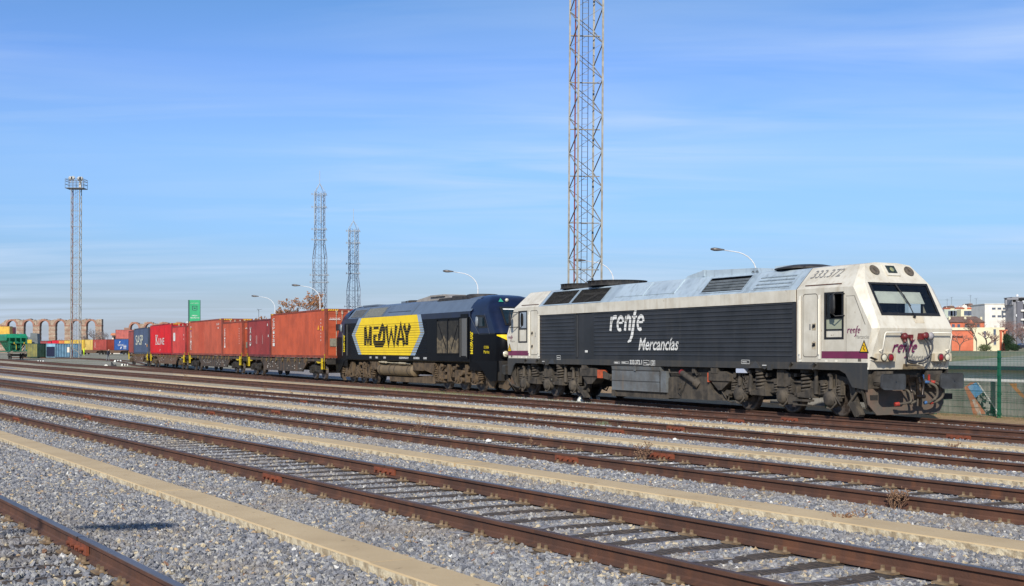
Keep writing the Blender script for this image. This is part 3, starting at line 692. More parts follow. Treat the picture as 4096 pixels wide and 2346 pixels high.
# cabs --------------------------------------------------------------
def cab(sg, xb, parent, driver):
    """sg +1 front cab, -1 rear cab; coordinates given for the front one and mirrored"""
    off = -.06 if sg < 0 else 0.0
    X = lambda x: sg*x if sg > 0 else -(x + 0.0) + 0.0
    def fx(mb):
        mb.v = [(sg*p[0], p[1], p[2]) for p in mb.v]; return mb
    B1 = [(10.52,1.48,1.53),(10.56,1.48,1.9),(10.72,1.48,2.45),(10.02,1.48,3.60),(9.66,.90,4.245)]
    B2 = [(10.585,1.46,1.35),(10.7213,1.42,1.9),(10.86,1.32,2.46),(10.165,1.19,3.70),(9.77,.83,4.255)]
    mb = MB()
    wx0, wx1, wz0, wz1 = 8.88, 9.64, 2.18, 3.47
    for s in (-1, 1):
        y = s*1.48
        xs = [xb, wx0, wx1]; zs = [1.53, wz0, wz1, 3.60]
        for i, (a, b_) in enumerate(((xb, wx0), (wx0, wx1))):
            for j, (c_, d) in enumerate(((1.53, wz0), (wz0, wz1), (wz1, 3.61))):
                if i == 1 and j == 1: continue
                mb.quad((a,y,c_),(b_,y,c_),(b_,y,d),(a,y,d))
        # panel ahead of the window
        mb.quad((wx1,y,1.53), (B1[0][0],y,1.53), (B1[1][0],y,1.9), (B1[2][0],y,2.45), (wx1,y,2.45))
        mb.quad((wx1,y,2.45), (B1[2][0],y,2.45), (B1[3][0],y,3.60), (wx1,y,3.61))
        mb.quad((xb,y,3.61), (B1[3][0],y,3.60), (B1[4][0],s*.90,4.245), (xb,s*.88,4.245))
        mb.quad((xb,s*.88,4.245), (B1[4][0],s*.90,4.245), (B2[4][0],s*.83,4.255), (9.72,s*.4,4.31), (xb,s*.45,4.31))
        # bevel between side and nose
        mb.quad((10.56,y,1.35), (B2[0][0],s*B2[0][1],1.35), (B2[1][0],s*B2[1][1],1.9), (B1[1][0],y,1.9), (B1[0][0],y,1.53))
        for k in (1, 2, 3): mb.quad((B1[k][0],s*B1[k][1],B1[k][2]), (B2[k][0],s*B2[k][1],B2[k][2]), (B2[k+1][0],s*B2[k+1][1],B2[k+1][2]), (B1[k+1][0],s*B1[k+1][1],B1[k+1][2]))
    mb.quad((xb,-.45,4.31),(9.72,-.4,4.31),(9.72,.4,4.31),(xb,.45,4.31))
    # nose: lower, windscreen zone with opening, brow
    nf = lambda w, z: ((10.585 + (10.86-10.585)*(z-1.35)/1.11) if z <= 2.46 else (10.86 - (z-2.46)*(10.86-10.165)/1.24 if z <= 3.70 else 10.165 - (z-3.70)*(10.165-9.77)/.555), w, z)
    hw = lambda z: float(np.interp(z, [1.35,1.9,2.46,3.70,4.255], [1.46,1.42,1.32,1.19,.83]))
    mb.quad(nf(-1.46,1.35), nf(1.46,1.35), nf(1.42,1.9), nf(1.32,2.46), nf(-1.32,2.46), nf(-1.42,1.9))
    z0, z1, w0, w1 = 2.86, 3.69, 1.03, 1.04
    mb.quad(nf(-1.32,2.46), nf(1.32,2.46), nf(hw(z0),z0), nf(-hw(z0),z0))
    mb.quad(nf(-hw(z0),z0), nf(-w0,z0), nf(-w1,z1), nf(-hw(z1),z1)); mb.quad(nf(hw(z0),z0), nf(w0,z0), nf(w1,z1), nf(hw(z1),z1))
    mb.quad(nf(-hw(z1),z1), nf(hw(z1),z1), nf(1.19,3.70), nf(-1.19,3.70))
    # brow with horn openings and headlight left as separate pieces
    mb.quad(nf(-1.19,3.701), nf(1.19,3.701), nf(.83,4.254), nf(-.83,4.254))
    mb.quad((9.77,-.83,4.255), (9.77,.83,4.255), (9.72,.4,4.31), (9.72,-.4,4.31))
    c_ = fx(mb).build('cab', cream, parent, bevel=.035)
    mb = MB()                                                # interior
    for y0, y1, x0, x1, a, b_ in ((-1.05,1.05,8.0,8.04,1.7,3.95),(-1.42,1.42,8.0,8.04,1.7,3.55)): mb.box(x0, x1, y0, y1, a, b_)
    mb.box(8.0, 10.45, -1.4, 1.4, 2.0, 2.05); mb.pxz([(9.95,2.05),(10.6,2.45),(10.45,2.78),(9.9,2.7)], -1.1, 1.1); mb.box(8.05, 9.6, -.9, .9, 3.92, 3.96)
    mb.box(8.9, 9.3, -.9, -.45, 2.05, 3.0); mb.box(8.9, 9.3, .45, .9, 2.05, 3.0)
    fx(mb).build('cab_interior', mat('cab interior', (30,38,52), (24,30,40), 2, .8), parent)
    # windscreen
    mb = MB(); e = .055
    n3 = Vector((.874, 0, .487))
    def np_(w, z, o): q = Vector(nf(w, z)); return tuple(q + n3*o)
    for q in (((-w0-e,z0-e),(w0+e,z0-e),(w0-.02,z0+.02),(-w0+.02,z0+.02)), ((-w1-e,z1+.03),(w1+e,z1+.03),(w1-.02,z1-.03),(-w1+.02,z1-.03)), ((-w0-e,z0-e),(-w0+.03,z0+.02),(-w1+.03,z1-.03),(-w1-e,z1+.03)), ((w0+e,z0-e),(w0-.03,z0+.02),(w1-.03,z1-.03),(w1+e,z1+.03))):
        mb.quad(*[np_(a, b_, .012) for a, b_ in q]); mb.quad(*[np_(a, b_, -.02) for a, b_ in q])
    ws = fx(mb).build('windscreen', blackm, parent)
    mb = MB(); mb.quad(np_(-w0,z0,-.004), np_(w0,z0,-.004), np_(w1,z1,-.004), np_(-w1,z1,-.004)); fx(mb).build('glass', glass, ws)
    mb = MB(); mb.quad(np_(-.93,3.17,-.05), np_(.75,3.17,-.05), np_(.75,3.50,-.05), np_(-.93,3.50,-.05)); fx(mb).build('sun_blind', mat('sun blind', (206,206,196), (192,192,184), 2, .8), ws)
    if sg > 0:
        mb = MB(); mb.tube([np_(.06,2.76,.05), np_(.04,3.0,.05), np_(.0,3.38,.035)], .014, 6); mb.bar(np_(-.12,3.68,.025), np_(.1,3.06,.025), .02, .03); mb.cyl(np_(.06,2.76,.0), np_(.06,2.76,.06), .035, 8)
        fx(mb).build('wiper', blackm, ws)
        mb = MB(); mb.quad(np_(.03,2.80,.006), np_(.38,2.80,.006), np_(.38,2.6,.006), np_(.03,2.6,.006)); mb.box(10.6,10.61,0,.01,2.5,2.51)
        fx(mb).build('hatch', creamd, parent)
    # headlamp and horns in the brow
    bn = Vector((.814, 0, .58))
    def bp_(w, z, o): q = Vector(nf(w, z)); return tuple(q + bn*o)
    mb = MB()
    for q, m in (([(-.24,3.92),(.24,3.92),(.24,4.27),(-.24,4.27)], 0),):
        P0 = [bp_(a, min(b_, 4.25), .035) for a, b_ in q]; P1 = [bp_(a, min(b_, 4.25), -.02) for a, b_ in q]
        mb.add(P0 + P1, [(0,1,2,3),(0,1,5,4),(1,2,6,5),(2,3,7,6),(3,0,4,7)], 0)
    hl = fx(mb).build('headlight_housing', cream, parent)
    mb = MB(); mb.quad(bp_(-.17,3.985,.04), bp_(.17,3.985,.04), bp_(.17,4.2,.04), bp_(-.17,4.2,.04)); fx(mb).build('headlight', mat('dark lamp glass', (40,48,44), (60,66,56), 5, .1), hl)
    mb = MB(); c0 = Vector(bp_(.02, 4.09, .044)); mb.lathe([(.075, 0), (.05, .012), (.01, .02)], (0,0,0), 14); q_ = bn.to_track_quat('Z', 'Y').to_matrix().to_4x4(); q_.translation = c0; mb.xform(q_); fx(mb).build('lamp_bulb', mat('lamp reflector', (190,186,130), None, rough=.15, metal=.6), hl)
    for y in (-.62, .66):
        mb = MB(); q_ = bn.to_track_quat('Z', 'Y').to_matrix().to_4x4(); q_.translation = Vector(bp_(y, 4.07, .0))
        mb.lathe([(.165, .03), (.15, .032), (.145, -.0), (.03, .012)], (0,0,0), 20); mb.lathe([(.1,.02),(.05,.03)], (0,.02,0), 12)
        mb.xform(q_); fx(mb).build('horn_grille', mat('horn grille', (96,86,72), (66,60,54), 9, .8), parent)
    # side windows
    for s in (-1, 1):
        mb = MB(); y = s*1.49
        def bx(a, b_, c_, d, yy=.0): mb.box(a, b_, *sorted((s*1.45, y + yy*s)), c_, d)
        bx(wx0-.01, wx0+.06, wz0-.01, wz1+.01); bx(wx1-.06, wx1+.01, wz0-.01, wz1+.01); bx(wx0+.06, wx1-.06, wz0-.01, wz0+.05); bx(wx0+.06, wx1-.06, wz1-.05, wz1+.01)
        if sg > 0: bx(wx0+.06, wx1-.06, 2.42, 2.455); bx(wx0+.06, wx1-.06, 2.74, 2.76)
        else: bx(wx0+.06, wx1-.06, 2.72, 2.77)
        w_ = fx(mb).build('side_window', blackm, parent)
        mb = MB(); yy = s*1.466
        if sg > 0:
            mb.quad((wx0+.06,yy,2.23),(wx1-.06,yy,2.23),(wx1-.06,yy,2.42),(wx0+.06,yy,2.42)); fx(mb).build('panel', cream, w_)
            mb = MB(); mb.quad((wx0+.06,yy,2.455),(wx1-.06,yy,2.455),(wx1-.06,yy,2.74),(wx0+.06,yy,2.74)); fx(mb).build('frosted_pane', mat('frosted pane', (150,154,132)), w_)
            mb = MB(); mb.quad((wx0+.06,yy,2.76),(wx0+.22,yy,2.76),(wx0+.22,yy,3.42),(wx0+.06,yy,3.42)); fx(mb).build('pane', glass, w_)
        else:
            mb.quad((wx0+.06,yy,2.23),(wx1-.06,yy,2.23),(wx1-.06,yy,2.72),(wx0+.06,yy,2.72)); fx(mb).build('panel', cream, w_)
            mb = MB(); mb.quad((wx0+.06,yy,2.77),(wx1-.06,yy,2.77),(wx1-.06,yy,3.42),(wx0+.06,yy,3.42)); fx(mb).build('pane', glass, w_)
    # mirror
    mb = MB(); x = 9.5 if sg > 0 else 9.9; ym = -1.75
    mb.lathe([(.02,-.27),(.085,-.24),(.1,-.1),(.1,.1),(.085,.24),(.02,.27)], (0,0,0), 12); mb.v = [(p[0]*1.0 + x, p[1]*.45 + ym, p[2] + 3.13) for p in mb.v]
    mb.tube([(9.68,-1.48,3.42),(x+.08,ym+.02,3.44),(x,ym,3.38)], .018, 6); mb.tube([(9.68,-1.48,2.82),(x+.08,ym+.02,2.80),(x,ym,2.88)], .018, 6)
    fx(mb).build('mirror', blackm, parent)
    # door, pillars and handles
    for s in (-1, 1):
        mb = MB(); r = .09; x0, x1, a, b_ = 7.98, 8.59, 1.68, 3.46
        pts_ = arc(x0+r, a+r, r, r, 180, 270, 4) + arc(x1-r, a+r, r, r, 270, 360, 4) + arc(x1-r, b_-r, r, r, 0, 90, 4) + arc(x0+r, b_-r, r, r, 90, 180, 4)
        ribbon(mb, pts_ + [pts_[0]], .022, (0, s*1.4835, 0), (1,0,0), (0,0,1), 1)
        mb.pxz(pts_, *sorted((s*1.478, s*1.4815)), 0)
        d_ = fx(mb).build('door', [cream, mat('seam', (92,86,76))], parent)
        for z in (2.53, 2.0):
            mb = MB(); mb.box(8.36, 8.52, *sorted((s*1.482, s*1.486)), z-.1, z+.1, 0); mb.tube([(8.38, s*1.49, z), (8.44, s*1.53, z), (8.5, s*1.49, z)], .014, 6, 1); mb.box(8.38, 8.5, *sorted((s*1.486, s*1.489)), z-.02, z+.07, 1)
            fx(mb).build('handle', [creamd, blackm], d_)
        mb = MB()
        for x in (7.86, 8.68):
            mb.box(x-.045, x+.045, *sorted((s*1.45, s*1.495)), 1.62, 3.42, 0); mb.box(x+.045, x+.058, *sorted((s*1.45, s*1.484)), 1.62, 3.42, 1)
            mb.cyl((x, s*1.53, 1.75), (x, s*1.53, 3.3), .014, 6, m=0)
        for x in (7.8, 8.9, 9.3): mb.box(x, x+.1, *sorted((s*1.48, s*1.484)), 1.54, 1.6, 0)
        mb.box(7.70, 7.715, *sorted((s*1.48, s*1.486)), 1.53, 3.6, 1)
        fx(mb).build('grab_rail', [mat('white rail', (226,220,204)), mat('rust shadow gap', (96,76,58))], parent)
        mb = MB(); mb.box(9.74, 9.748, *sorted((s*1.48, s*1.483)), 1.55, 3.3, 0); mb.bar((10.07, s*1.484, 3.35), (10.48, s*1.484, 2.56), .012, .008); mb.box(9.74, 10.07, *sorted((s*1.48, s*1.483)), 3.345, 3.355); mb.box(10.2, 10.32, *sorted((s*1.48, s*1.483)), 1.56, 1.75)
        fx(mb).build('panel_seam', mat('seam', (92,86,76)), parent)
        mb = MB(); mb.box(8.76, (10.79 if 0 else 10.57), *sorted((s*1.481, s*1.4845)), 1.64, 1.84)
        fx(mb).build('stripe', maroon, parent)
        mb = MB(); mb.box(8.0, 9.6, *sorted((s*1.40, s*1.41)), 0, .001) if 0 else None
        sl_ = [slope(8.0, .12, s, .012), slope(9.5, .12, s, .012), slope(9.5, .145, s, .03), slope(8.0, .145, s, .03)]
        mb.quad(*sl_, m=0); fx(mb).build('gutter', rust, parent)
    # yellow warning triangle
    mb = MB(); y = -1.49; mb.add([(10.25-.0,y,1.80),(10.64-.02,y,1.80),(10.44,y,2.15)], [(0,1,2)], 0); mb.add([(10.30,y-.003,1.83),(10.57,y-.003,1.83),(10.44,y-.003,2.09)], [(0,1,2)], 1)
    ribbon(mb, [(10.40,2.0),(10.46,1.98),(10.42,1.91),(10.48,1.86)], .025, (0,y-.006,0), (1,0,0), (0,0,1), 0)
    fx(mb).build('warning_sign', [blackm, yelsig], parent)
    # lamps low on the nose
    for s in (-1, 1):
        mb = MB(); x = 10.76; a, b_ = sorted((s*.72, s*1.34)); mb.box(x-.16, x+.06, a, b_, 1.57, 1.78)
        lb = fx(mb).build('lamp_box', creamd, parent)
        for yy, mm in ((1.16, mat('lamp clear', (196,190,168), None, rough=.2)), (.92, mat('lamp red', (128,22,30), None, rough=.2))):
            mb = MB(); mb.lathe([(.105, .0), (.105, .03), (.085, .035)], (x+.06, s*yy, 1.675), 16, 0, 'x'); mb.lathe([(.083,.037),(.05,.05),(.01,.055)], (x+.06, s*yy, 1.675), 14, 1, 'x')
            fx(mb).build('tail_lamp', [mat('lamp rim', (70,64,58)), mm], lb)
        mb = MB(); y = s*1.34; mb.add([(x+.05,y,1.63),(x-.1,y,1.6),(x-.05,s*1.56,1.66),(x+.02,s*1.56,1.7)], [(0,1,2,3)]); fx(mb).build('step', darkg, lb)
        mb = MB(); a = s*1.22; c2_ = s*.56
        mb.tube([(10.74, a, 1.86), (10.86, a, 1.9), (10.94, a, 2.3), (10.94, s*1.18, 2.345), (10.94, c2_+.03*s, 2.345), (10.86, c2_, 2.34)], .018, 6)
        fx(mb).build('handrail', mat('white rail', (226,220,204)), parent)
    return c_
cab(1, 7.70, loco, True); cab(-1, 7.92, loco, False)

# sockets, jumper cables and lettering on the nose
mb = MB()
mb.lathe([(.09,0),(.1,.1),(.06,.15),(.02,.16)], (10.8,-.45,2.24), 12, 0, 'x'); mb.cyl((10.85,-.45,2.2),(10.9,-.45,2.08),.05,8)
mb.box(10.8,10.9,-.27,-.16,2.2,2.29); mb.cyl((10.86,-.215,2.2),(10.9,-.215,2.12),.04,8)
mb.box(10.8,10.92,.08,.34,2.16,2.33); mb.lathe([(.1,.12),(.1,.16),(.03,.18)], (10.8,.26,2.26), 12, 0, 'x')
mb.build('jumper_socket', redh, loco)
mb = MB(); mb.lathe([(.1,.02),(.11,.06),(.03,.09)], (10.86,.48,2.25), 12, 0, 'x'); mb.build('socket_cap', mat('grey cap', (150,146,146)), loco)
mb = MB(); mb.tube(smooth([(10.93,-.45,2.1),(10.98,-.44,1.95),(10.95,-.43,1.7),(10.9,-.36,1.56),(10.9,-.15,1.52),(10.9,-.05,1.53)]), .028, 8)
mb.tube(smooth([(10.95,.3,2.2),(11.0,.42,2.05),(11.0,.40,1.82),(10.93,.2,1.6),(10.92,-.05,1.56),(10.9,-.32,1.6)]), .028, 8)
mb.tube(smooth([(10.95,.2,2.2),(10.98,.32,2.0),(10.95,.38,1.75),(10.9,.3,1.55),(10.88,.05,1.5)]), .022, 8); mb.build('jumper_cable', hosem, loco)
mb = MB(); mb.pxz([(10.58,1.36),(10.96,1.36),(10.96,1.42),(10.62,1.50)], -.25, .18); mb.build('coupler_shelf', mat('shelf', (112,98,74), (80,70,58), 6, .8), loco)
ez = Vector((.24, 0, .97)).normalized()
mb = MB(); renfe(mb, (10.725, -.75, 1.82), (0,1,0), ez, .86); mb.v = [(p[0]+.012, p[1], p[2]) for p in mb.v]; mb.build('lettering', plum, loco, label='plum name on the nose')
mb = MB(); write(mb, 'Mercancías', (10.67, -.2, 1.585), (0,1,0), ez, 1.1, .2, .28); write(mb, '333.372.1', (10.625, .38, 1.385), (0,1,0), ez, .9, .15, .15); mb.v = [(p[0]+.012, p[1], p[2]) for p in mb.v]; mb.build('lettering', greyt, loco, label='grey line and running number on the nose')
# side lettering
ns_ = (0, NY-.0055, 0)
mb = MB(); renfe(mb, (-2.42, NY-.016, 2.56), (1,0,0), (0,0,1), 2.2)
write(mb, 'Mercancías', (-.58, NY-.016, 1.86), (1,0,0), (0,0,1), 2.42, .43, .3, 0, .014)
mb.build('lettering', whitet, loco, label='large white name on the dark grey side')
mb = MB(); y = NY-.006
write(mb, '333.372.1', (-1.15, y, 1.365), (1,0,0), (0,0,1), .77, .16, 0, 0, .02); write(mb, '120', (.2, y, 1.375), (1,0,0), (0,0,1), .2, .13, 0, 0, .01)
def frame(x0, x1, z0, z1, t_=.012):
    for a, b_, c_, d in ((x0,x1,z0,z0+t_),(x0,x1,z1-t_,z1),(x0,x0+t_,z0,z1),(x1-t_,x1,z0,z1)): mb.quad((a,y,c_),(b_,y,c_),(b_,y,d),(a,y,d))
frame(.16,.44,1.345,1.52); frame(-.3,.08,1.345,1.52); frame(-2.2,-1.8,1.39,1.45); frame(-1.7,-1.22,1.39,1.46); frame(5.15,5.55,1.45,1.57); frame(-6.4,-6.1,1.5,1.66)
for a, b_ in ((-.26,1.42),(-.1,1.37),(-2.15,1.405),(5.2,1.5),(-6.37,1.56),(-1.66,1.41)): mb.quad((a,y,b_),(a+.22,y,b_),(a+.22,y,b_+.02),(a,y,b_+.02))
mb.quad((-4.28,NY+.015,1.78),(-4.08,NY+.015,1.78),(-4.08,NY+.015,1.86),(-4.28,NY+.015,1.86))
for x in (6.35,-7.35): mb.quad((x-.1,NY-.085,1.41),(x+.1,NY-.085,1.41),(x+.1,NY-.085,1.43),(x-.1,NY-.085,1.43))
mb.build('lettering', whitet, loco, label='running number and small data panels on the skirt')
mb = MB(); renfe(mb, (9.8, NY-.005, 2.33), (1,0,0), (0,0,1), .5); mb.build('lettering', plum, loco, label='small plum name beside the cab window')
mb = MB(); renfe(mb, (-10.58, NY-.005, 2.33), (1,0,0), (0,0,1), .42); mb.build('lettering', plum, loco, label='small plum name on the rear cab')
mb = MB(); write(mb, 'Mercancías', (10.12, NY-.005, 2.18), (1,0,0), (0,0,1), .5, .1, .3); write(mb, '1', (8.25, NY-.008, 2.44), (1,0,0), (0,0,1), .06, .17); write(mb, '2', (-8.2, NY-.008, 2.4), (1,0,0), (0,0,1), .09, .17)
write(mb, 'Mercancías', (-10.4, NY-.005, 2.2), (1,0,0), (0,0,1), .42, .08, .3)
vs, fs = text2d('333.372', .25); mb.add([slope(7.95 + 1.25*a, .48 + .36*b_, -1, .02) for a, b_ in vs], fs); mb.build('lettering', greyt, loco, label='grey running number on the cab roof')

# running gear ------------------------------------------------------
def wheelset(parent, x, r=.53, y=.87, m=steelw):
    mb = MB()
    for s in (-1, 1):
        mb.lathe([(.1,-.1),(.1,.07),(r*.35,.05),(r*.8,.03),(r*.84,.065),(r,.065),(r,-.045),(r+.03,-.05),(r+.03,-.07),(r*.84,-.07),(r*.8,-.03),(.12,-.03)], (0, 0, 0), 28, 0, 'y'); 
        k = len(mb.v)
        if s > 0: pass
        mb.v[-(28*12+56):] = [(p[0] + x, s*(y + p[1]), p[2] + r) for p in mb.v[-(28*12+56):]]
    mb.cyl((x,-y,r),(x,y,r),.09,10); mb.build('wheelset', m, parent)
def bogie1(x0, axles, side_dir):
    mb = MB(); a0, a2 = axles[0], axles[2]
    bg_ = None
    for s in (-1, 1):
        yy = sorted((s*1.10, s*1.20))
        P = [(a0-.75,1.14),(a0-.15,1.18),(a0+.2,1.0),(a2-.2,1.0),(a2+.1,1.18),(a2+.72,1.08),(a2+.72,.92),(a2+.25,.92),(a2-.25,.62),(a2-.5,.55),(a0+.5,.55),(a0+.25,.62),(a0-.25,.92),(a0-.75,.92)]
        mb.pxz(P, *yy)
        for ax in axles[1:2]:                                   # spring seats either side of the centre axle
            for dx in (-1.03, 1.03):
                q = sorted((s*1.12, s*1.42)); mb.pxz([(ax+dx-.38,.52),(ax+dx+.38,.5),(ax+dx+.38,.66),(ax+dx+.2,.74),(ax+dx-.38,.60)], *q)
                mb.box(ax+dx-.3, ax+dx-.26, *q, .5, .82); mb.box(ax+dx+.30, ax+dx+.34, *q, .5, .78)
        for ax in axles: mb.box(ax-.42, ax-.3, *sorted((s*1.14, s*1.30)), .62, 1.02); mb.box(ax+.3, ax+.42, *sorted((s*1.14, s*1.30)), .62, 1.02)
        mb.box(axles[1]-.2, axles[1]+.12, *sorted((s*1.15, s*1.36)), .8, 1.3)
        mb.pxz([(axles[1]+.12,1.3),(axles[1]+.4,1.16),(axles[1]+.38,.85),(axles[1]+.12,.78)], *sorted((s*1.18, s*1.34)))
        mb.pxz([(a2+.6,1.15),(a2+.75,1.15),(a2+1.0,.62),(a2+1.0,.3),(a2+.78,.3),(a2+.72,.7)], *sorted((s*1.16,s*1.24)))
        mb.pxz([(a0-.6,1.15),(a0-.75,1.15),(a0-1.0,.62),(a0-1.0,.3),(a0-.78,.3),(a0-.72,.7)], *sorted((s*1.16,s*1.24)))
        mb.box(a0+.25, a2-.25, *sorted((s*1.2, s*1.27)), .93, .97); mb.box(a0+.3, a2-.3, *sorted((s*1.2, s*1.26)), .6, .64)
    mb.box(a0-.3, a2+.3, -.8, .8, .55, .95)
    bg_ = mb.build('bogie', grime, loco)
    for ax in axles: wheelset(bg_, ax)
    for s in (-1, 1):
        for ax in axles:
            mb = MB(); mb.lathe([(.25,1.15),(.25,1.28),(.21,1.33),(.21,1.38),(.14,1.42),(.03,1.43)], (0,0,0), 10, 0, 'y'); mb.v = [(p[0]+ax, s*p[1], p[2]+.5) for p in mb.v]
            mb.box(ax-.36, ax+.36, *sorted((s*1.12, s*1.26)), .54, .64); mb.pxz([(ax-.3,.7),(ax-.1,.82),(ax+.1,.82),(ax+.3,.7),(ax+.2,.55),(ax-.2,.55)], *sorted((s*1.14,s*1.3)))
            mb.tube([(ax+.1,s*1.3,.62),(ax+.3,s*1.36,.4),(ax+.12,s*1.38,.22),(ax-.08,s*1.36,.26)], .03, 6)
            mb.build('axle_box', grime, bg_)
            for dx in (-.32, .32):
                mb = MB(); mb.helix(ax+dx, s*1.24, .66, .94, .085, .026, 3.6); mb.cyl((ax+dx, s*1.24, .64),(ax+dx, s*1.24, .96),.05,8); mb.build('spring', grime, bg_)
        for dx in (-1.03, 1.03):
            x = axles[1] + dx
            mb = MB(); mb.helix(x, s*1.27, .64, 1.24, .145, .042, 5.6); mb.cyl((x, s*1.27, .6),(x, s*1.27, 1.3), .085, 10); mb.cyl((x, s*1.27, 1.22),(x, s*1.27, 1.34), .19, 14); mb.build('spring', grime, bg_)
        for x, z0, z1 in ((axles[1]+1.45, .62, 1.28), (axles[2]+.02, .78, 1.16), (axles[0]+.02, .78, 1.16), (axles[1]-1.5, .6, 1.2)):
            mb = MB(); mb.cyl((x, s*1.3, z0),(x, s*1.3, (z0+z1)/2+.05), .075, 10); mb.cyl((x, s*1.3, (z0+z1)/2),(x, s*1.3, z1), .055, 10); mb.box(x-.07,x+.07,*sorted((s*1.2,s*1.36)),z1-.02,z1+.06); mb.build('damper', grime, bg_)
    return bg_
bogie1(6.87, (4.83, 6.88, 8.92), 1); bogie1(-7.47, (-9.49, -7.47, -5.44), -1)
# sand pipes, hoses and rods hanging off the bogies on both sides
mb = MB(); rr_ = random.Random(11)
for s in (-1, 1):
    y = s*1.33
    mb.tube([(10.12,y,.80),(10.0,y,.72),(9.75,y,.45),(9.68,y,.36)], .04, 7); mb.cyl((10.05,y,.8),(10.2,y,.74),.07,8)
    mb.pxz([(9.72,.42),(9.95,.48),(10.18,.12),(10.12,.06),(9.98,.06)], *sorted((s*1.2, s*1.4)))
    mb.tube([(-4.3,y,.6),(-4.45,y,.5),(-4.9,y,.25),(-5.0,y,.3)], .04, 7); mb.pxz([(-5.0,.45),(-4.75,.5),(-4.3,.08),(-4.5,.08)], *sorted((s*1.2,s*1.38)))
    for bx0, bx1 in ((9.18, 9.36), (-5.0, -4.8), (4.0, 4.2), (-10.2, -10.0)):
        mb.tube([(bx0,y,1.2),(bx0+.02,y,.9),(bx0-.1,y-.03*s,.6),(bx1,y,.35)], .02, 6)
    for x in (7.55,): mb.box(x-.02, x+.7, *sorted((s*1.3,s*1.48)), .40, .46); mb.box(x, x+.6, *sorted((s*1.3,s*1.48)), .28, .31); mb.box(x-.3, x+.1, *sorted((s*1.3,s*1.42)), .3, .56)
    mb.tube([(4.35,y,.5),(4.3,y,.28),(4.5,y,.24),(5.1,y,.3)], .028, 6); mb.tube([(-10.9,y,.6),(-10.6,y,.45),(-10.2,y,.36),(-9.8,y,.3)], .04, 7)
    for _ in range(26):                                        # brackets, cylinders and pipework
        x = rr_.choice([rr_.uniform(4.2, 9.6), rr_.uniform(-10.3, -4.8)]); z = rr_.uniform(.5, 1.15); w = rr_.uniform(.04, .13)
        if rr_.random() < .5: mb.box(x-w, x+w, *sorted((s*1.18, s*rr_.uniform(1.24,1.34))), z-w*.8, z+w*.8)
        else: mb.cyl((x,s*1.18,z),(x,s*rr_.uniform(1.26,1.36),z), w*.8, 8)
mb.build('sand_pipe', grime, loco)
mb = MB()                                                       # chain loop
for k in range(3):
    z = 1.12 - k*.17; mb.tube([(5.08 + .06*cos(a), -1.33 + .02*(k%2), z + .1*sin(a)) for a in np.linspace(0, 2*pi, 11)], .02, 5)
mb.build('chain', grime, loco)
mb = MB(); mb.box(-10.4, 10.35, -.9, .9, .85, 1.3); mb.box(-2.2, 3.4, -1.3, 1.3, 1.0, 1.32); mb.build('underframe', darkg, loco)
# boxes and tank between the bogies
mb = MB(); mb.box(-2.38, 1.05, -1.46, -.9, .44, 1.16, 0); mb.pyz([(-1.46,1.16),(-1.50,1.30),(-.9,1.30),(-.9,1.16)], -2.36, .72, 0)
for x in (-.82,): mb.box(x-.05, x+.05, -1.51, -1.46, 1.14, 1.31, 0)
mb.box(-2.36, .72, -1.475, -1.46, .78, .79, 1); mb.box(.69, .72, -1.475, -1.46, .44, 1.16, 1); mb.box(-2.38,.72,-1.475,-1.46,1.15,1.17,1)
mb.box(-2.44, -2.2, -1.44, -.9, .22, .46, 2); mb.box(-2.2, 1.05, -1.38, -.9, .22, .44, 2)
mb.build('battery_box', [boxg, darkg, grime], loco)
mb = MB()
mb.pxz([(.95,.26),(3.45,.26),(4.15,.28),(3.4,.62),(3.4,1.0),(2.6,1.02),(2.35,.96),(1.2,1.0),(.95,.85)], -1.36, 1.36)
mb.cyl((1.95,-1.44,1.12),(2.72,-1.44,.82),.095,12); mb.cyl((2.62,-1.40,.86),(2.75,-1.3,.74),.16,12)
mb.build('fuel_tank', grime, loco)
mb = MB(); mb.cyl((1.90,-1.44,1.145),(1.97,-1.44,1.115),.1,12); mb.build('filler_cap', redh, loco)
mb = MB(); mb.tube([(1.75,-1.42,.72),(1.72,-1.44,.5),(1.85,-1.44,.42),(2.0,-1.44,.6),(2.2,-1.42,.9)], .014, 5); mb.box(1.66,1.78,-1.43,-1.37,.6,.78); mb.tube([(1.2,-1.44,1.22),(1.3,-1.46,1.1),(1.6,-1.46,1.12),(1.95,-1.46,1.1)], .03, 6)
mb.tube([(2.6,-1.4,1.2),(2.75,-1.42,1.05),(2.9,-1.4,1.1)], .03, 6); mb.box(2.45,2.62,-1.4,-1.3,1.12,1.3); mb.build('fuel_gauge', grime, loco)
for x0, x1, dx in ((3.42, 4.5, 0), (-4.68, -3.42, 0)):
    mb = MB(); mb.pxz([(x0,.9),(x1,.9),(x1,1.1),(x1-.25,1.2),(x0,1.2)], -1.45, -.95); mb.pxz([(x0+.05,.9),(x1-.02,.9),(x1-.45,.62),(x0+.45,.6)], -1.40, -1.0)
    mb.box(x0+.15, x0+.5, -1.47, -1.2, 1.14, 1.3)
    mb.build('sand_box', grime, loco)
mb = MB(); mb.box(3.36, 3.42, -1.45, -1.05, .85, 1.15); mb.box(-3.42, -3.12, -1.45, -1.2, .84, 1.14); mb.build('sand_box_end', orangem, loco)
mb = MB(); mb.pxz([(-3.12,1.1),(-2.5,.9),(-2.45,.75),(-3.1,.84)], -1.4, -1.3); mb.cyl((-2.62,-1.44,.9),(-2.62,-1.3,.9),.1,10); mb.build('bracket', grime, loco)
mb = MB(); mb.box(4.85, 5.25, -1.46, -1.3, 1.17, 1.31); mb.build('label_plate', mat('pale plate', (176,184,200)), loco)

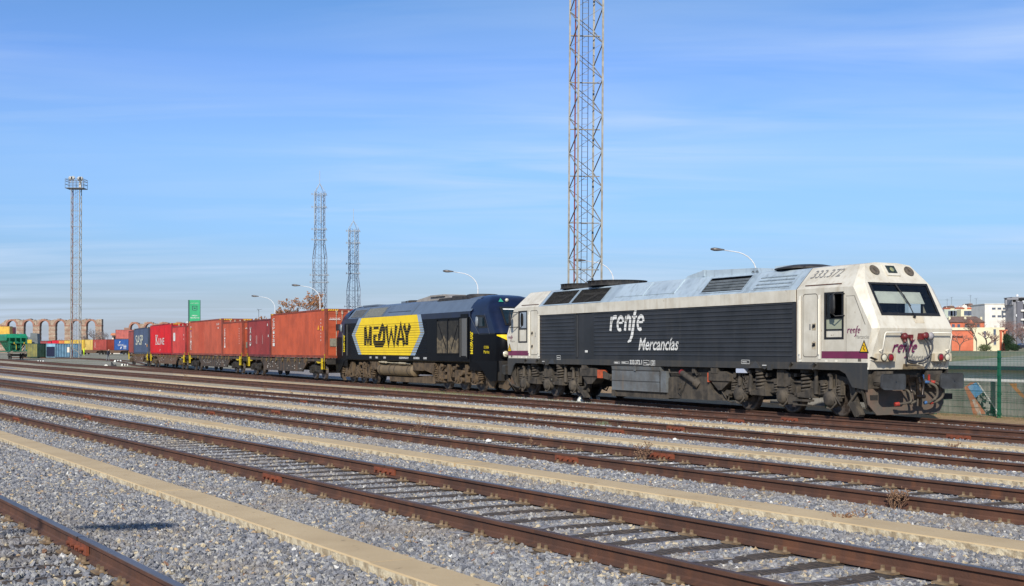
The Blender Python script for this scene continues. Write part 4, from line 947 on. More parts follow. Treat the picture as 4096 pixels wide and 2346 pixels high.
def nose_gear(sg, parent, full=True):
    def fx(mb): mb.v = [(sg*p[0], p[1], p[2]) for p in mb.v]; return mb
    mb = MB()
    mb.box(10.28, 10.42, -1.30, 1.30, .80, 1.34)
    for s in (-1, 1): mb.box(10.36, 10.62, *sorted((s*.62, s*1.2)), .84, 1.30); mb.pyz([(s*1.44,1.3),(s*1.44,.8),(s*1.25,.3),(s*1.1,.2),(s*1.1,1.3)], 10.25, 10.34)
    fx(mb).build('buffer_beam', grime, parent)
    mb = MB()                                                    # snow plough
    P = [(-1.14,.12),(1.14,.12),(1.38,.40),(1.42,.8),(.95,.86),(-.95,.86),(-1.42,.8),(-1.38,.40)]
    mb.prism(P, lambda p, t: (t + .12*(1 - abs(p[0])/1.42) + (.86 - p[1])*.12, p[0], p[1]), 10.40, 10.44)
    fx(mb).build('plough', mat('plough', (84,77,68), (98,80,68), 2.5, .85, streak=(80,70,60), sstr=.5), parent)
    for s in (-1, 1):
        mb = MB(); y = s*1.07; mb.cyl((10.55,y,1.03),(10.95,y,1.03),.19,14); mb.cyl((10.9,y,1.03),(11.06,y,1.03),.15,14)
        for k in range(6): a = 2*pi*k/6; mb.bar((10.6, y+.2*cos(a), 1.03+.2*sin(a)), (11.0, y+.14*cos(a), 1.03+.14*sin(a)), .03)
        b_ = fx(mb).build('buffer', grime, parent)
        mb = MB(); w, h_ = .43, .215
        pl = arc(w-.1,h_-.1,.1,.1,0,90,4) + arc(-w+.1,h_-.1,.1,.1,90,180,4) + arc(-w+.1,-h_+.1,.1,.1,180,270,4) + arc(w-.1,-h_+.1,.1,.1,270,360,4)
        mb.prism(pl, lambda p, t, y=y: (t - .06*(p[0]/w)**2, y + p[0], 1.03 + p[1]), 11.12, 11.17); mb.cyl((11.165,y+.03,1.06),(11.176,y+.03,1.06),.02,8)
        fx(mb).build('buffer_plate', mat('buffer rubber', (58,60,62), (46,47,48), 3, .7), b_)
    mb = MB(); mb.box(10.5,10.75,-.14,.14,.92,1.2); mb.pxz([(10.7,1.16),(10.95,1.12),(11.0,1.0),(10.9,.98),(10.85,1.04),(10.7,1.0)], -.04, .04)
    mb.tube([(10.95,-.09,1.14),(11.0,-.1,.85),(10.98,-.09,.62),(10.95,0,.58),(10.98,.09,.62),(11.0,.1,.9),(10.95,.09,1.14)], .042, 8); mb.cyl((10.98,-.16,.62),(10.98,.16,.62),.06,8); mb.cyl((10.95,.03,.6),(10.9,.06,.36),.03,6)
    mb.tube([(10.85,-.3,1.1),(10.9,-.28,.9),(10.88,-.22,.78)], .04, 6)
    fx(mb).build('coupling_hook', mat('oily steel', (36,31,28), (54,46,40), 5, .35, .5), parent)
    if full:
        for y0, col_ in ((.52, bluec), (.74, redc)):
            mb = MB(); mb.tube(smooth([(10.68,y0-.02,1.04),(10.82,y0,.98),(10.95,y0+.12,.86),(10.96,y0+.12,.62),(10.9,y0-.05,.47),(10.86,y0-.2,.44)]), .038, 8); mb.build('brake_hose', hosed, parent)
            mb = MB(); mb.cyl((10.72,y0-.05,1.0),(10.82,y0+.0,.99),.045,8); mb.box(10.66,10.70,y0-.12,y0-.08,1.0,1.2); mb.cyl((10.88,y0-.18,.45),(10.86,y0-.25,.43),.048,8); mb.build('brake_tap', col_, parent)
        mb = MB(); mb.tube(smooth([(10.68,-.3,.8),(10.85,-.28,.75),(10.9,-.25,.5),(10.86,-.4,.44),(10.82,-.62,.42)]), .034, 8); mb.tube(smooth([(10.68,-.08,.8),(10.85,-.05,.7),(10.9,-.08,.5),(10.86,-.25,.42)]), .034, 8); mb.build('brake_hose', hosed, parent)
        mb = MB(); mb.cyl((10.84,-.62,.425),(10.80,-.74,.41),.055,8); mb.build('brake_tap', redc, parent)
        mb = MB(); mb.box(10.35,10.5,-1.32,-1.05,.52,.66); mb.box(10.3,10.5,1.4,1.72,.5,.66); mb.build('step', darkg, parent)
nose_gear(1, loco); nose_gear(-1, loco, False)
# ------------------------------------------------------------------ black locomotive
L2C = -22.12
lc2 = empty('diesel_locomotive', tuple(uv(L2C, 0, 0)), HEAD, 'black locomotive with a big yellow hexagon on its side, behind the white one', 'locomotive', 'locomotives at the head of the container train')
def q2(mb): mb.v = [(p[0] - L2C, p[1], p[2]) for p in mb.v]; return mb     # shapes below are written in the white locomotive's frame
Y2 = -1.43
R2 = [(1.43, 3.62), (.93, 4.22), (.5, 4.33)]
def slope2(x, t_, s, off=0.0):
    a, b_ = R2[0], R2[1]; y = a[0] + (b_[0]-a[0])*t_; z = a[1] + (b_[1]-a[1])*t_; nx, nz_ = (b_[1]-a[1]), (a[0]-b_[0]); l = sqrt(nx*nx+nz_*nz_)
    return (x, s*(y + off*nx/l), z + off*nz_/l)
mb = MB()
for s in (-1, 1):
    y = s*1.43; xa, xb = -31.2, -14.4
    wall_rect(mb, xa, -30.35, 1.35, 3.62, y); wall_rect(mb, -30.35, -19.3, 1.35, 3.62, y); wall_rect(mb, -19.3, xb, 1.35, 3.62, y)
    if s < 0:
        for k in range(13):
            z = 1.74 + k*.123
            P = [(0, .022), (-.014, .003), (-.014, 0), (0, 0)]
            mb.prism(P, lambda p, t, z=z, y=y: (t, y + p[0] - .004, z + p[1]), -30.25, -19.35)
        mb.box(-19.2, -18.15, y-.012, y, 1.7, 3.3); mb.box(-15.4, -14.62, y-.03, y, 1.45, 3.5)
    mb.quad((xa, s*1.43, 1.35), (xb, s*1.43, 1.35), (xb, s*1.38, 1.3), (xa, s*1.38, 1.3))
q2(mb).build('side_wall', blk, lc2)
mb = MB()
for s in (-1, 1):
    y = s*1.434
    for a, b_ in ((-31.2, -28.8), (-20.1, -14.4)): mb.quad((a,y,3.36),(b_,y,3.36),(b_,y,3.62),(a,y,3.62))
q2(mb).build('cantrail', navy, lc2)
mb = MB()
for s in (-1, 1):
    holes = [(-30.3, -28.5, .1, .8)] if s < 0 else []
    slope_p = lambda x0, x1, t0, t1, off, m=0: mb.quad(slope2(x0,t0,s,off), slope2(x1,t0,s,off), slope2(x1,t1,s,off), slope2(x0,t1,s,off), m=m)
    slope_p(-30.6, -14.3, 0, 1, 0)
    mb.quad((-30.7, s*.93, 4.22), (-14.2, s*.93, 4.22), (-14.2, s*.5, 4.33), (-30.7, s*.5, 4.33))
    for x in (-28.25, -25.3, -21.4, -21.35): slope_p(x, x+.05, 0, 1, .012)
    slope_p(-24.8, -21.7, .33, .36, .02, 1)
mb.quad((-30.7,-.5,4.33),(-14.2,-.5,4.33),(-14.2,.5,4.33),(-30.7,.5,4.33))
mb.box(-29.9,-27.6,-.8,.8,4.28,4.36); mb.box(-24.9,-24.0,-.5,.4,4.33,4.42)
q2(mb).build('roof', [silv, slate], lc2)
mb = MB(); P = lambda x, t_, o: slope2(x, t_, -1, o)
mb.quad(P(-30.3,.08,.01), P(-28.45,.08,.01), P(-28.45,.8,.01), P(-30.3,.8,.01), m=0)
for j in range(6):
    tt = .1 + .7*j/6; mb.quad(P(-30.25,tt,.013), P(-28.5,tt,.013), P(-28.5,tt+.045,.013), P(-30.25,tt+.045,.013), m=1)
q2(mb).build('air_intake', [mat('intake grey', (112,114,112), (96,98,98), 6, .6), hole], lc2)
mb = MB(); mb.quad(P(-28.15,.06,.01), P(-25.45,.06,.01), P(-25.45,.84,.01), P(-28.15,.84,.01)); q2(mb).build('filter_panel', mat('filter panel', (112,114,106), (98,98,90), 9, .8), lc2)
mb = MB(); mb.pxz([(-22.9,4.33),(-22.6,4.44),(-21.0,4.58),(-19.1,4.56),(-18.5,4.33)], -.5, .5); mb.box(-20.9,-19.2,-.6,.6,4.5,4.58); q2(mb).build('silencer_housing', mat('roof beige', (150,144,136), (134,128,120), 3, .6), lc2)
mb = MB(); mb.lathe([(.5,4.3),(.52,4.42),(.3,4.47),(.05,4.47)], (-24.2,0,0), 18); q2(mb).build('exhaust_stack', darkg, lc2)
mb = MB()
for x in (-17.75, -16.1): mb.lathe([(.72,4.3),(.74,4.44),(.66,4.46),(.05,4.45)], (x,0,0), 22)
mb.pxz([(-19.2,4.22),(-18.9,4.34),(-15.8,4.36),(-15.5,4.22)], -.95, -.6); q2(mb).build('roof_fan', mat('fan casing', (38,37,38)), lc2)
# radiator grille with worn slats
mb = MB(); y = Y2 - .012; mb.box(-18.1, -15.55, y, Y2+.01, 1.66, 3.36, 1)
for i in range(42):
    x = -18.05 + i*.0595; zt_ = 2.55 - .25*abs(sin(i*.21+.4)); mb.box(x, x+.022, y-.02, y, 1.72, zt_, 0); mb.box(x, x+.018, y-.018, y, zt_, 3.22, 2)
mb.bar((-17.9,y-.024,3.1),(-16.95,y-.024,1.9),.05,.01,1,(0,1,0)); mb.bar((-15.7,y-.024,3.0),(-16.4,y-.024,1.9),.05,.01,1,(0,1,0)); mb.box(-16.88,-16.78,y-.03,y,1.7,3.3,1)
for a in ((-18.1,-15.55,1.66,1.71),(-18.1,-15.55,3.31,3.36),(-18.1,-18.05,1.7,3.35),(-15.6,-15.55,1.7,3.35)): mb.box(a[0],a[1],y-.03,y,a[2],a[3],1)
q2(mb).build('radiator_grille', [mat('worn slat', (108,98,80), (66,61,54), 4, .6), blk, mat('dark slat', (50,49,47), (38,38,38), 4, .6)], lc2)
# painted hexagon
mb = MB(); y = Y2 - .0075
hexg = [(-28.88,1.62),(-29.93,2.71),(-28.79,3.615),(-20.07,3.615),(-19.62,2.71),(-20.80,1.60)]
hexy = [(-28.37,1.62),(-29.38,2.70),(-28.33,3.615),(-20.52,3.615),(-20.12,2.71),(-21.40,1.60)]
mb.add([(a,y,b_) for a, b_ in hexg], [tuple(range(6))], 0); mb.add([(a,y-.003,b_) for a, b_ in hexy], [tuple(range(6))], 1)
q2(mb).build('painted_hexagon', [silv2, yel], lc2)
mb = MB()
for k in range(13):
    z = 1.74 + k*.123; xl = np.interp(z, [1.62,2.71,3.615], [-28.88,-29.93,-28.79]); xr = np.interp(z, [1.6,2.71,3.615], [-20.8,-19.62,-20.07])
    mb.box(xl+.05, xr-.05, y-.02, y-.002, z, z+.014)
q2(mb).build('panel_rib', mat('rib shade', (176,150,14), (168,144,20), 2, .6), lc2)  # ribs in darker yellow, the shade beneath each one put into their colour
def medway(mb, O, ex, ey, w, h, m=0):
    """six blocky capitals, the E and D drawn as one winding stroke"""
    u = w / 6.25; t_ = .2*w/6.25*1.7
    def rb(pts, ox, wd=None): ribbon(mb, [((ox + a)*u, b_*h) for a, b_ in pts], wd or t_, O, ex, ey, m)
    rb([(.12,0),(.12,1)], 0); rb([(.12,1),(.5,.12),(.88,1)], 0, t_*.9); rb([(.88,1),(.88,0)], 0)
    rb([(1.3,.92),(1.98,.92)], 0, h*.15); rb([(1.25,.5),(1.75,.5)], 0, h*.13); rb([(1.4,.5),(1.4,.22),(1.55,.08),(2.5,.08),(2.72,.25),(2.72,.8),(2.5,.97),(2.3,.8),(2.1,.45),(1.9,.42)], 0, t_*.95)
    rb([(1.45,.08),(2.6,.08)], 0, h*.16)
    rb([(3.02,1),(3.3,.03),(3.66,.75),(4.02,.03),(4.3,1)], 0); rb([(4.42,0),(4.86,1),(5.3,0)], 0); rb([(4.6,.3),(5.1,.3)], 0, h*.12)
    rb([(5.25,1),(5.62,.5),(6.0,1)], 0); rb([(5.62,.5),(5.62,0)], 0)
mb = MB(); medway(mb, (-27.9, y-.009, 2.11), (1,0,0), (0,0,1), 6.75, 1.02); q2(mb).build('lettering', blk, lc2, label='large black name on the yellow hexagon')
mb = MB(); medway(mb, (-14.12, Y2-.012, 1.70), (0,0,1), (-1,0,0), 1.02, .27); medway(mb, (-31.1, Y2-.012, 1.77), (0,0,1), (-1,0,0), .98, .24)
write(mb, 'E 5036', (-12.97, Y2-.018, 1.93), (1,0,0), (0,0,1), .46, .12); write(mb, 'Marina', (-13.0, Y2-.018, 1.72), (1,0,0), (0,0,1), .55, .14)
q2(mb).build('lettering', mat('yellow lettering', (232,206,20)), lc2, label='yellow names on the cab side')
mb = MB()
for a, w in ((-27.15,.3),(-26.25,.35),(-25.1,.35),(-22.9,1.25),(-21.0,.75),(-19.75,.4)): mb.box(a, a+w, Y2-.008, Y2-.002, 1.42, 1.52)
q2(mb).build('data_panel', mat('worn white panel', (190,190,186), (90,90,92), 26, .6), lc2)
# rounded cabs lofted through horizontal outlines
def loft_cab(xback, sg, x0):
    LV = [(.95, .05, 1.40, .3), (1.45, .0, 1.42, .38), (1.9, .09, 1.43, .42), (2.5, .08, 1.43, .45), (2.60, .02, 1.43, .45), (2.95, -.24, 1.42, .44), (3.45, -.62, 1.40, .42), (3.76, -.86, 1.33, .42), (3.98, -1.08, 1.18, .42), (4.18, -1.42, .96, .4), (4.30, -1.9, .72, .35), (4.35, -2.4, .45, .3)]
    mb = MB(); rows = []
    for z, dx, w, r in LV:
        xf = x0 + dx; row = [(xback, -w)] + [(xf - r + r*cos(radians(a)), -w + r + r*sin(radians(a))) for a in range(-90, 1, 15)]
        row += [(xf, 0)] + [(xf - r + r*cos(radians(a)), w - r + r*sin(radians(a))) for a in range(0, 91, 15)] + [(xback, w)]
        rows.append([(a, b_, z) for a, b_ in row])
    n = len(rows[0]); vs = [p for r_ in rows for p in r_]
    fs = [(k*n+i, k*n+i+1, (k+1)*n+i+1, (k+1)*n+i) for k in range(len(rows)-1) for i in range(n-1)]
    mm = len(mb.v); mb.v += vs
    for f in fs:
        z = sum(vs[i][2] for i in f)/4; mb.f.append(f); mb.m.append(0 if z > 2.55 else 1); mb.sm.append(True)
    mb.f.append(tuple(range((len(rows)-1)*n, len(rows)*n))); mb.m.append(0); mb.sm.append(False)
    return mb
mb = loft_cab(-14.55, 1, -11.55); q2(mb).build('cab', [navy, blk], lc2)
mb = loft_cab(-.35, 1, 1.72); mb.v = [(-31.05 - p[0], p[1], p[2]) for p in mb.v]; q2(mb).build('cab', [navy, blk], lc2)
mb = MB()
A = lambda x, y_, z: (x, y_, z)
mb.quad(A(-11.78+.01,-1.02,2.93), A(-11.78+.01,1.02,2.93), A(-12.38,1.0,3.74), A(-12.38,-1.0,3.74)); mb.v = [(p[0]+.02, p[1], p[2]+.015) for p in mb.v]
ws = q2(mb).build('windscreen', blackm, lc2)
mb = MB(); mb.quad((-11.79,-.95,2.98), (-11.79,.95,2.98), (-12.33,.93,3.68), (-12.33,-.93,3.68)); mb.v = [(p[0]+.045, p[1], p[2]+.03) for p in mb.v]
q2(mb).build('glass', mat('dark cab glass', (24,42,50), (18,30,38), 3, .08), ws)
mb = MB(); mb.quad((-12.25,-.9,3.59), (-12.25,.9,3.59), (-12.29,.9,3.64), (-12.29,-.9,3.64)); mb.v = [(p[0]+.05, p[1], p[2]+.035) for p in mb.v]; q2(mb).build('sun_blind', whitet, ws)
mb = MB(); mb.quad((-11.82,-.9,3.0), (-11.82,-.3,3.0), (-11.9,-.35,3.1), (-11.9,-.85,3.1)); mb.v = [(p[0]+.05, p[1], p[2]+.035) for p in mb.v]; q2(mb).build('paper', whitet, ws)
mb = MB()
ys = np.linspace(-1.41, 1.41, 31); r_ = .45; w_ = 1.43; xf_ = -11.47
def nx_(y_):
    e_ = abs(y_) - (w_ - r_); return xf_ + .018 - (0 if e_ <= 0 else r_ - sqrt(max(0, r_*r_ - e_*e_)))
mb.add([(nx_(y_), y_*1.008, 2.53) for y_ in ys] + [(nx_(y_)+.004, y_*1.008, 2.06 + .42*(abs(y_)/1.41)**2.2) for y_ in ys], [(i, i+1, 31+i+1, 31+i) for i in range(30)])
q2(mb).build('nose_panel', yel, lc2)
for s in (-1, 1):
    mb = MB(); mb.lathe([(.26,-.05),(.24,.05),(.17,.1),(.12,.12)], (-11.55, s*1.1, 1.7), 18, 0, 'x'); mb.lathe([(.13,.12),(.08,.16),(.01,.17)], (-11.55, s*1.16, 1.7), 14, 1, 'x'); q2(mb).build('headlight', [blk, mat('lamp clear', (196,190,168))], lc2)
mb = MB(); mb.lathe([(.08,-.02),(.07,.03),(.01,.04)], (-12.62,-.5,4.06), 14, 0, 'x'); q2(mb).build('top_lamp', mat('lamp clear', (196,190,168)), lc2)
mb = MB(); mb.add([(-12.56,-.95,3.98),(-12.52,-.72,3.98),(-12.56,-.85,4.14)], [(0,1,2)]); q2(mb).build('number_display', mat('display green', (40,150,120)), lc2)
mb = MB(); mb.add([(-13.85,Y2-.012,3.42),(-12.98,Y2-.012,3.40),(-12.66,Y2-.012,2.84),(-13.62,Y2-.012,2.84)], [(0,1,2,3)], 0); mb.add([(-13.7,Y2-.018,3.32),(-13.05,Y2-.018,3.3),(-12.82,Y2-.018,2.92),(-13.5,Y2-.018,2.92)], [(0,1,2,3)], 1)
mb.add([(-32.62,Y2-.02,3.36),(-31.9,Y2-.02,3.36),(-31.75,Y2-.02,2.98),(-32.6,Y2-.02,2.98)], [(0,1,2,3)], 0); mb.add([(-32.4,Y2-.026,3.3),(-31.95,Y2-.026,3.3),(-31.82,Y2-.026,3.04),(-32.38,Y2-.026,3.04)], [(0,1,2,3)], 1)
q2(mb).build('side_window', [blackm, mat('dark cab glass', (24,42,50))], lc2)
mb = MB()
for x in (-13.35, -31.2): mb.lathe([(.02,-.22),(.1,-.18),(.12,0),(.1,.18),(.02,.22)], (0,0,0), 12); mb.v[-84:] = [(p[0]*.9+x, p[1]*.5-1.62, p[2]+3.12) for p in mb.v[-84:]]
q2(mb).build('mirror', mat('pale mirror', (120,126,130), None, rough=.25), lc2)
mb = MB()
for x in (-15.35, -14.68, -31.3, -30.55): mb.cyl((x,-1.5,1.55),(x,-1.5,3.3),.018,6)
mb.box(-15.3,-14.7,-1.462,-1.455,1.6,3.3); q2(mb).build('grab_rail', mat('dull rail', (110,108,104), None, rough=.4, metal=.4), lc2)
mb = MB(); mb.bar((-14.5,Y2-.006,3.42),(-13.5,Y2-.006,2.57),.02,.01); mb.bar((-13.5,Y2-.006,2.57),(-11.95,Y2-.006,2.57),.02,.01); mb.bar((-12.95,Y2-.006,3.45),(-12.45,Y2-.006,2.57),.012,.01); q2(mb).build('panel_seam', mat('seam grey', (70,76,84)), lc2)
# underframe and running gear
mb = MB()
for s in (-1, 1):
    yy = sorted((s*1.38, s*1.425))
    mb.pxz([(-14.6,1.4),(-11.75,1.4),(-11.8,.55),(-12.4,.5),(-12.9,.75),(-13.4,1.15),(-13.8,1.3)], *yy); mb.pxz([(-32.75,1.4),(-30.6,1.4),(-31.2,1.25),(-31.6,.9),(-32.1,.6),(-32.6,.55)], *yy)
q2(mb).build('skirt', blk, lc2)
mb = MB(); mb.box(-32.5,-11.9,-.9,.9,.85,1.34); q2(mb).build('underframe', darkg, lc2)
mb = MB()
for s in (-1, 1):
    mb.cyl((-26.1, s*1.1, .84),(-23.75, s*1.1, .84), .3, 18); mb.cyl((-23.7, s*1.1, .84),(-21.5, s*1.1, .84), .3, 18)
    for x in (-26.1,-23.75,-23.7,-21.5): mb.lathe([(.3,-.0),(.22,.06 if x in(-23.75,-21.5) else -.06),(.05,.1 if x in(-23.75,-21.5) else -.1)], (x, s*1.1, .84), 16, 0, 'x')
q2(mb).build('air_reservoir', mat('brown tank', (112,96,72), (98,84,64), 2, .7), lc2)
mb = MB()
for s in (-1, 1):
    for x in (-25.8,-24.4,-23.72,-21.95): mb.lathe([(.308,-.03),(.308,.03)], (x, s*1.1, .84), 18, 0, 'x'); mb.box(x-.03,x+.03,*sorted((s*1.05,s*1.12)),1.1,1.3)
q2(mb).build('tank_strap', darkg, lc2)
mb = MB()
for s in (-1, 1):
    mb.tube([(-25.9,s*1.36,1.24),(-24.8,s*1.38,1.22),(-24.0,s*1.38,1.2),(-22.8,s*1.38,1.2),(-21.6,s*1.38,1.17)], .03, 6); mb.cyl((-25.5,s*1.38,1.23),(-24.8,s*1.38,1.22),.055,8); mb.cyl((-23.0,s*1.38,1.2),(-22.2,s*1.38,1.19),.05,8)
q2(mb).build('exhaust_pipe', mat('pale pipe', (170,160,136), (140,130,108), 6, .7), lc2)
mb = MB(); mb.pxz([(-24.9,.24),(-19.0,.24),(-18.4,.55),(-19.9,.62),(-21.2,.5),(-24.9,.5)], -1.15, 1.15); mb.pxz([(-20.0,1.25),(-18.6,1.25),(-18.5,.95),(-19.0,.75),(-20.0,.9)], -1.32, 1.32); mb.box(-21.4,-20.1,-1.3,1.3,.85,1.28)
mb.pxz([(-27.4,1.25),(-26.2,1.25),(-26.2,.85),(-27.0,.8)], -1.32, 1.32); q2(mb).build('fuel_tank', grime2, lc2)
def bogie2(axles, seed):
    r = random.Random(seed); mb = MB()
    for s in (-1, 1):
        yy = sorted((s*1.08, s*1.18)); a0, a2 = axles[0], axles[-1]
        mb.pxz([(a0-.85,.92),(a0-.5,1.12),(a0+.4,1.05),(a0+.8,.85),(a2-.8,.85),(a2-.4,1.05),(a2+.5,1.12),(a2+.85,.92),(a2+.6,.6),(a0-.6,.6)], *yy)
        for ax in axles:
            mb.cyl((ax,s*1.15,.53),(ax,s*1.32,.53),.2,10); mb.cyl((ax,s*1.3,.53),(ax,s*1.38,.53),.1,8); mb.box(ax-.42,ax+.42,*sorted((s*1.12,s*1.26)),.34,.42); mb.box(ax-.3,ax+.1,*sorted((s*1.14,s*1.28)),.68,.95)
        for x in (axles[0]+.95, axles[1]+1.0): mb.box(x-.07,x+.07,*sorted((s*1.14,s*1.34)),.4,1.2)
        for _ in range(34):
            x = r.uniform(a0-.8, a2+.8); z = r.uniform(.45, 1.2); w = r.uniform(.04,.15)
            if r.random() < .5: mb.box(x-w,x+w,*sorted((s*1.15,s*r.uniform(1.22,1.38))),z-w*.7,z+w*.7)
            else: mb.cyl((x,s*1.15,z),(x,s*r.uniform(1.24,1.38),z),w*.8,8)
        for _ in range(4):
            x = r.uniform(a0-.6, a2+.6); mb.tube([(x,s*1.36,1.2),(x-.1,s*1.42,.8),(x+.1,s*1.42,.45),(x+.4,s*1.36,.35)], .02, 5)
    b_ = q2(mb).build('bogie', grime2, lc2)
    for ax in axles: wheelset(b_, ax - L2C)
    for s in (-1, 1):
        for x in (axles[0]-.62, axles[-1]+.62):
            mb = MB(); mb.helix(x, s*1.24, .5, .88, .12, .035, 4); q2(mb).build('spring', grime2, b_)
    return b_
bogie2((-31.1,-29.35,-27.6), 1); bogie2((-18.0,-16.1,-14.3), 2)
mb = MB()
for s in (-1, 1):
    mb.pxz([(-13.55,.75),(-13.2,.45),(-13.0,.2),(-12.6,.2),(-12.4,.45),(-12.1,.5),(-12.1,.25),(-11.3,.15),(-11.0,.3),(-11.05,.55),(-11.35,.85),(-11.6,.6),(-12.0,.75)], *sorted((s*1.1,s*1.16)))
    mb.pxz([(-32.7,.9),(-32.3,.85),(-31.9,.4),(-31.75,.14),(-32.05,.12),(-32.4,.4)], *sorted((s*1.1,s*1.18)))
q2(mb).build('guard_iron', grime2, lc2)
mb = MB(); mb.box(-11.95,-11.45,-1.35,1.35,.55,1.4); mb.box(-11.5,-11.3,-.15,.15,.9,1.15)
for s in (-1, 1): mb.cyl((-11.5,s*1.07,1.03),(-10.98,s*1.07,1.03),.17,12); mb.box(-10.99,-10.93,*sorted((s*.7,s*1.42)),.84,1.22)
q2(mb).build('buffer_beam', darkg, lc2)

# ------------------------------------------------------------------ container wagons
def path_pt(s):
    i = min(len(wag)-2, max(0, int(s))); f_ = s - i
    p = wag[i].lerp(wag[i+1], f_) if f_ <= 1 else wag[i+1]; d = (wag[i] - wag[i+1]).normalized(); return p, d
def container(L_, H_, col, name_label, loc, ang, cat='container', deco=None, door=True, tint=None, wave=.278, group=None):
    root = empty('shipping_container', loc, ang, name_label, cat, group)
    hw = 1.219; m1 = mat('container ' + name_label[:22], col, tuple(int(c_*.88) for c_ in col), .8, .5, streak=tint or tuple(int(c_*.66) for c_ in col), sstr=.32)
    mb = MB()
    for s in (-1, 1):                                           # corrugated sides
        n = int((L_-.3)/wave); st_ = (L_-.3)/n; prof = []
        for i in range(n):
            x = -L_/2+.15 + i*st_; prof += [(x, .036), (x+.25*st_, .036), (x+.5*st_, 0), (x+.75*st_, 0)]
        prof.append((L_/2-.15, .036)); k = len(prof)
        vs = [(a, s*(hw-.01-b_), .16) for a, b_ in prof] + [(a, s*(hw-.01-b_), H_-.1) for a, b_ in prof]
        mb.add(vs, [(i, i+1, k+i+1, k+i) for i in range(k-1)])
    mb.quad((-L_/2+.05,-hw+.03,H_-.03),(L_/2-.05,-hw+.03,H_-.03),(L_/2-.05,hw-.03,H_-.03),(-L_/2+.05,hw-.03,H_-.03)); mb.quad((-L_/2,-hw+.05,.12),(L_/2,-hw+.05,.12),(L_/2,hw-.05,.12),(-L_/2,hw-.05,.12))
    for x in (-L_/2+.03, L_/2-.03):
        for j in range(5): z = .16 + j*(H_-.3)/5; mb.box(*sorted((x-.02, x+.0)), -hw+.1, hw-.1, z, z+(H_-.3)/5)
    mb.build('panel', m1, root)
    mb = MB(); e = .075
    for x in (-L_/2+e, L_/2-e):
        for y_ in (-hw+e, hw-e): mb.box(x-e, x+e, y_-e, y_+e, 0, H_)
        mb.box(x-e, x+e, -hw+2*e, hw-2*e, H_-.14, H_-.005); mb.box(x-e, x+e, -hw+2*e, hw-2*e, .01, .17)
    for y_ in (-hw+.03, hw-.03): mb.box(-L_/2+2*e, L_/2-2*e, y_-.03, y_+.03, H_-.1, H_-.01); mb.box(-L_/2+2*e, L_/2-2*e, y_-.028, y_+.028, .02, .17)
    fr = mb.build('frame', mat('frame ' + name_label[:22], tuple(int(c_*.78) for c_ in col), tuple(int(c_*.6) for c_ in col), 2, .6), root)
    if door:                                                    # front bulkhead facing the camera end
        mb = MB(); x = L_/2
        for j in range(6):
            z = .24 + j*(H_-.45)/6; zz_ = z + (H_-.45)/6 - .09
            mb.add([(x-.02,-1.05,z),(x-.02,1.05,z),(x-.02,1.05,zz_),(x-.02,-1.05,zz_),(x-.06,-1.0,z+.04),(x-.06,1.0,z+.04),(x-.06,1.0,zz_-.04),(x-.06,-1.0,zz_-.04)], [(0,1,5,4),(1,2,6,5),(2,3,7,6),(3,0,4,7),(4,5,6,7)])
        mb.build('end_wall', m1, root)
        mb = MB()
        for y_ in (-.55, -.2, .2, .55): mb.cyl((x+.0,y_,.15),(x+.0,y_,H_-.12),.02,6); mb.box(x-.01,x+.03,y_-.05,y_+.05,H_-.32,H_-.1)
        mb.build('lock_rod', mat('lock rod', (176,160,142), (150,120,96), 8, .5), root)
        if H_ > 2.7:
            mb = MB()
            for s in (-1, 1):
                for k in range(5): y_ = s*(.5 + .13*k); mb.add([(x+.005,y_-.035,H_-.12),(x+.005,y_+.035,H_-.12),(x+.005,y_+.07,H_-.03),(x+.005,y_,H_-.03)], [(0,1,2,3)])
            for xx in (-x+.2, x-.75): mb.box(xx, xx+.5, -hw-.004, -hw, H_-.09, H_-.03)
            mb.build('height_marking', yelsig, root)
    if deco: deco(root, L_, H_, -hw - .004)
    return root
def vstack(word, x, z0, z1, w, col, m_=None):
    def f_(root, L_, H_, y):
        mb = MB(); n = len(word); h_ = (z1-z0)/n
        for i, ch in enumerate(word): write(mb, ch, (x, y, z1 - (i+1)*h_ + .04), (1,0,0), (0,0,1), w, h_*.78)
        mb.build('lettering', col, root)
        mb = MB(); write(mb, 'capital', (L_/2+.012, -.95, H_*.79), (0,1,0), (0,0,1), .62, .1); mb.quad((L_/2+.012,-1.0,H_*.775),(L_/2+.012,-.3,H_*.775),(L_/2+.012,-.3,H_*.785),(L_/2+.012,-1.0,H_*.785))
        for i in range(7): mb.box(L_/2-.9, L_/2-.84, y-.003, y, H_*(.35+.07*i), H_*(.38+.07*i))
        mb.build('code_marking', whitet, root)
        mb = MB(); mb.box(L_/2+.0, L_/2+.02, -.95, -.55, H_*.24, H_*.4); mb.build('data_plate', mat('data plate', (130,124,108), (110,106,94), 9, .6), root)
        if m_: m_(root, L_, H_, y)
    return f_
def c1extra(root, L_, H_, y):
    mb = MB(); mb.add([(L_/2-1.6,y,H_*.58),(L_/2-1.15,y,H_*.58),(L_/2-1.35,y,H_*.68)], [(0,1,2)]); mb.box(L_/2-.62,L_/2-.45,y-.003,y,H_*.56,H_*.65); mb.build('warning_sign', mat('orange sign', (226,150,20)), root)
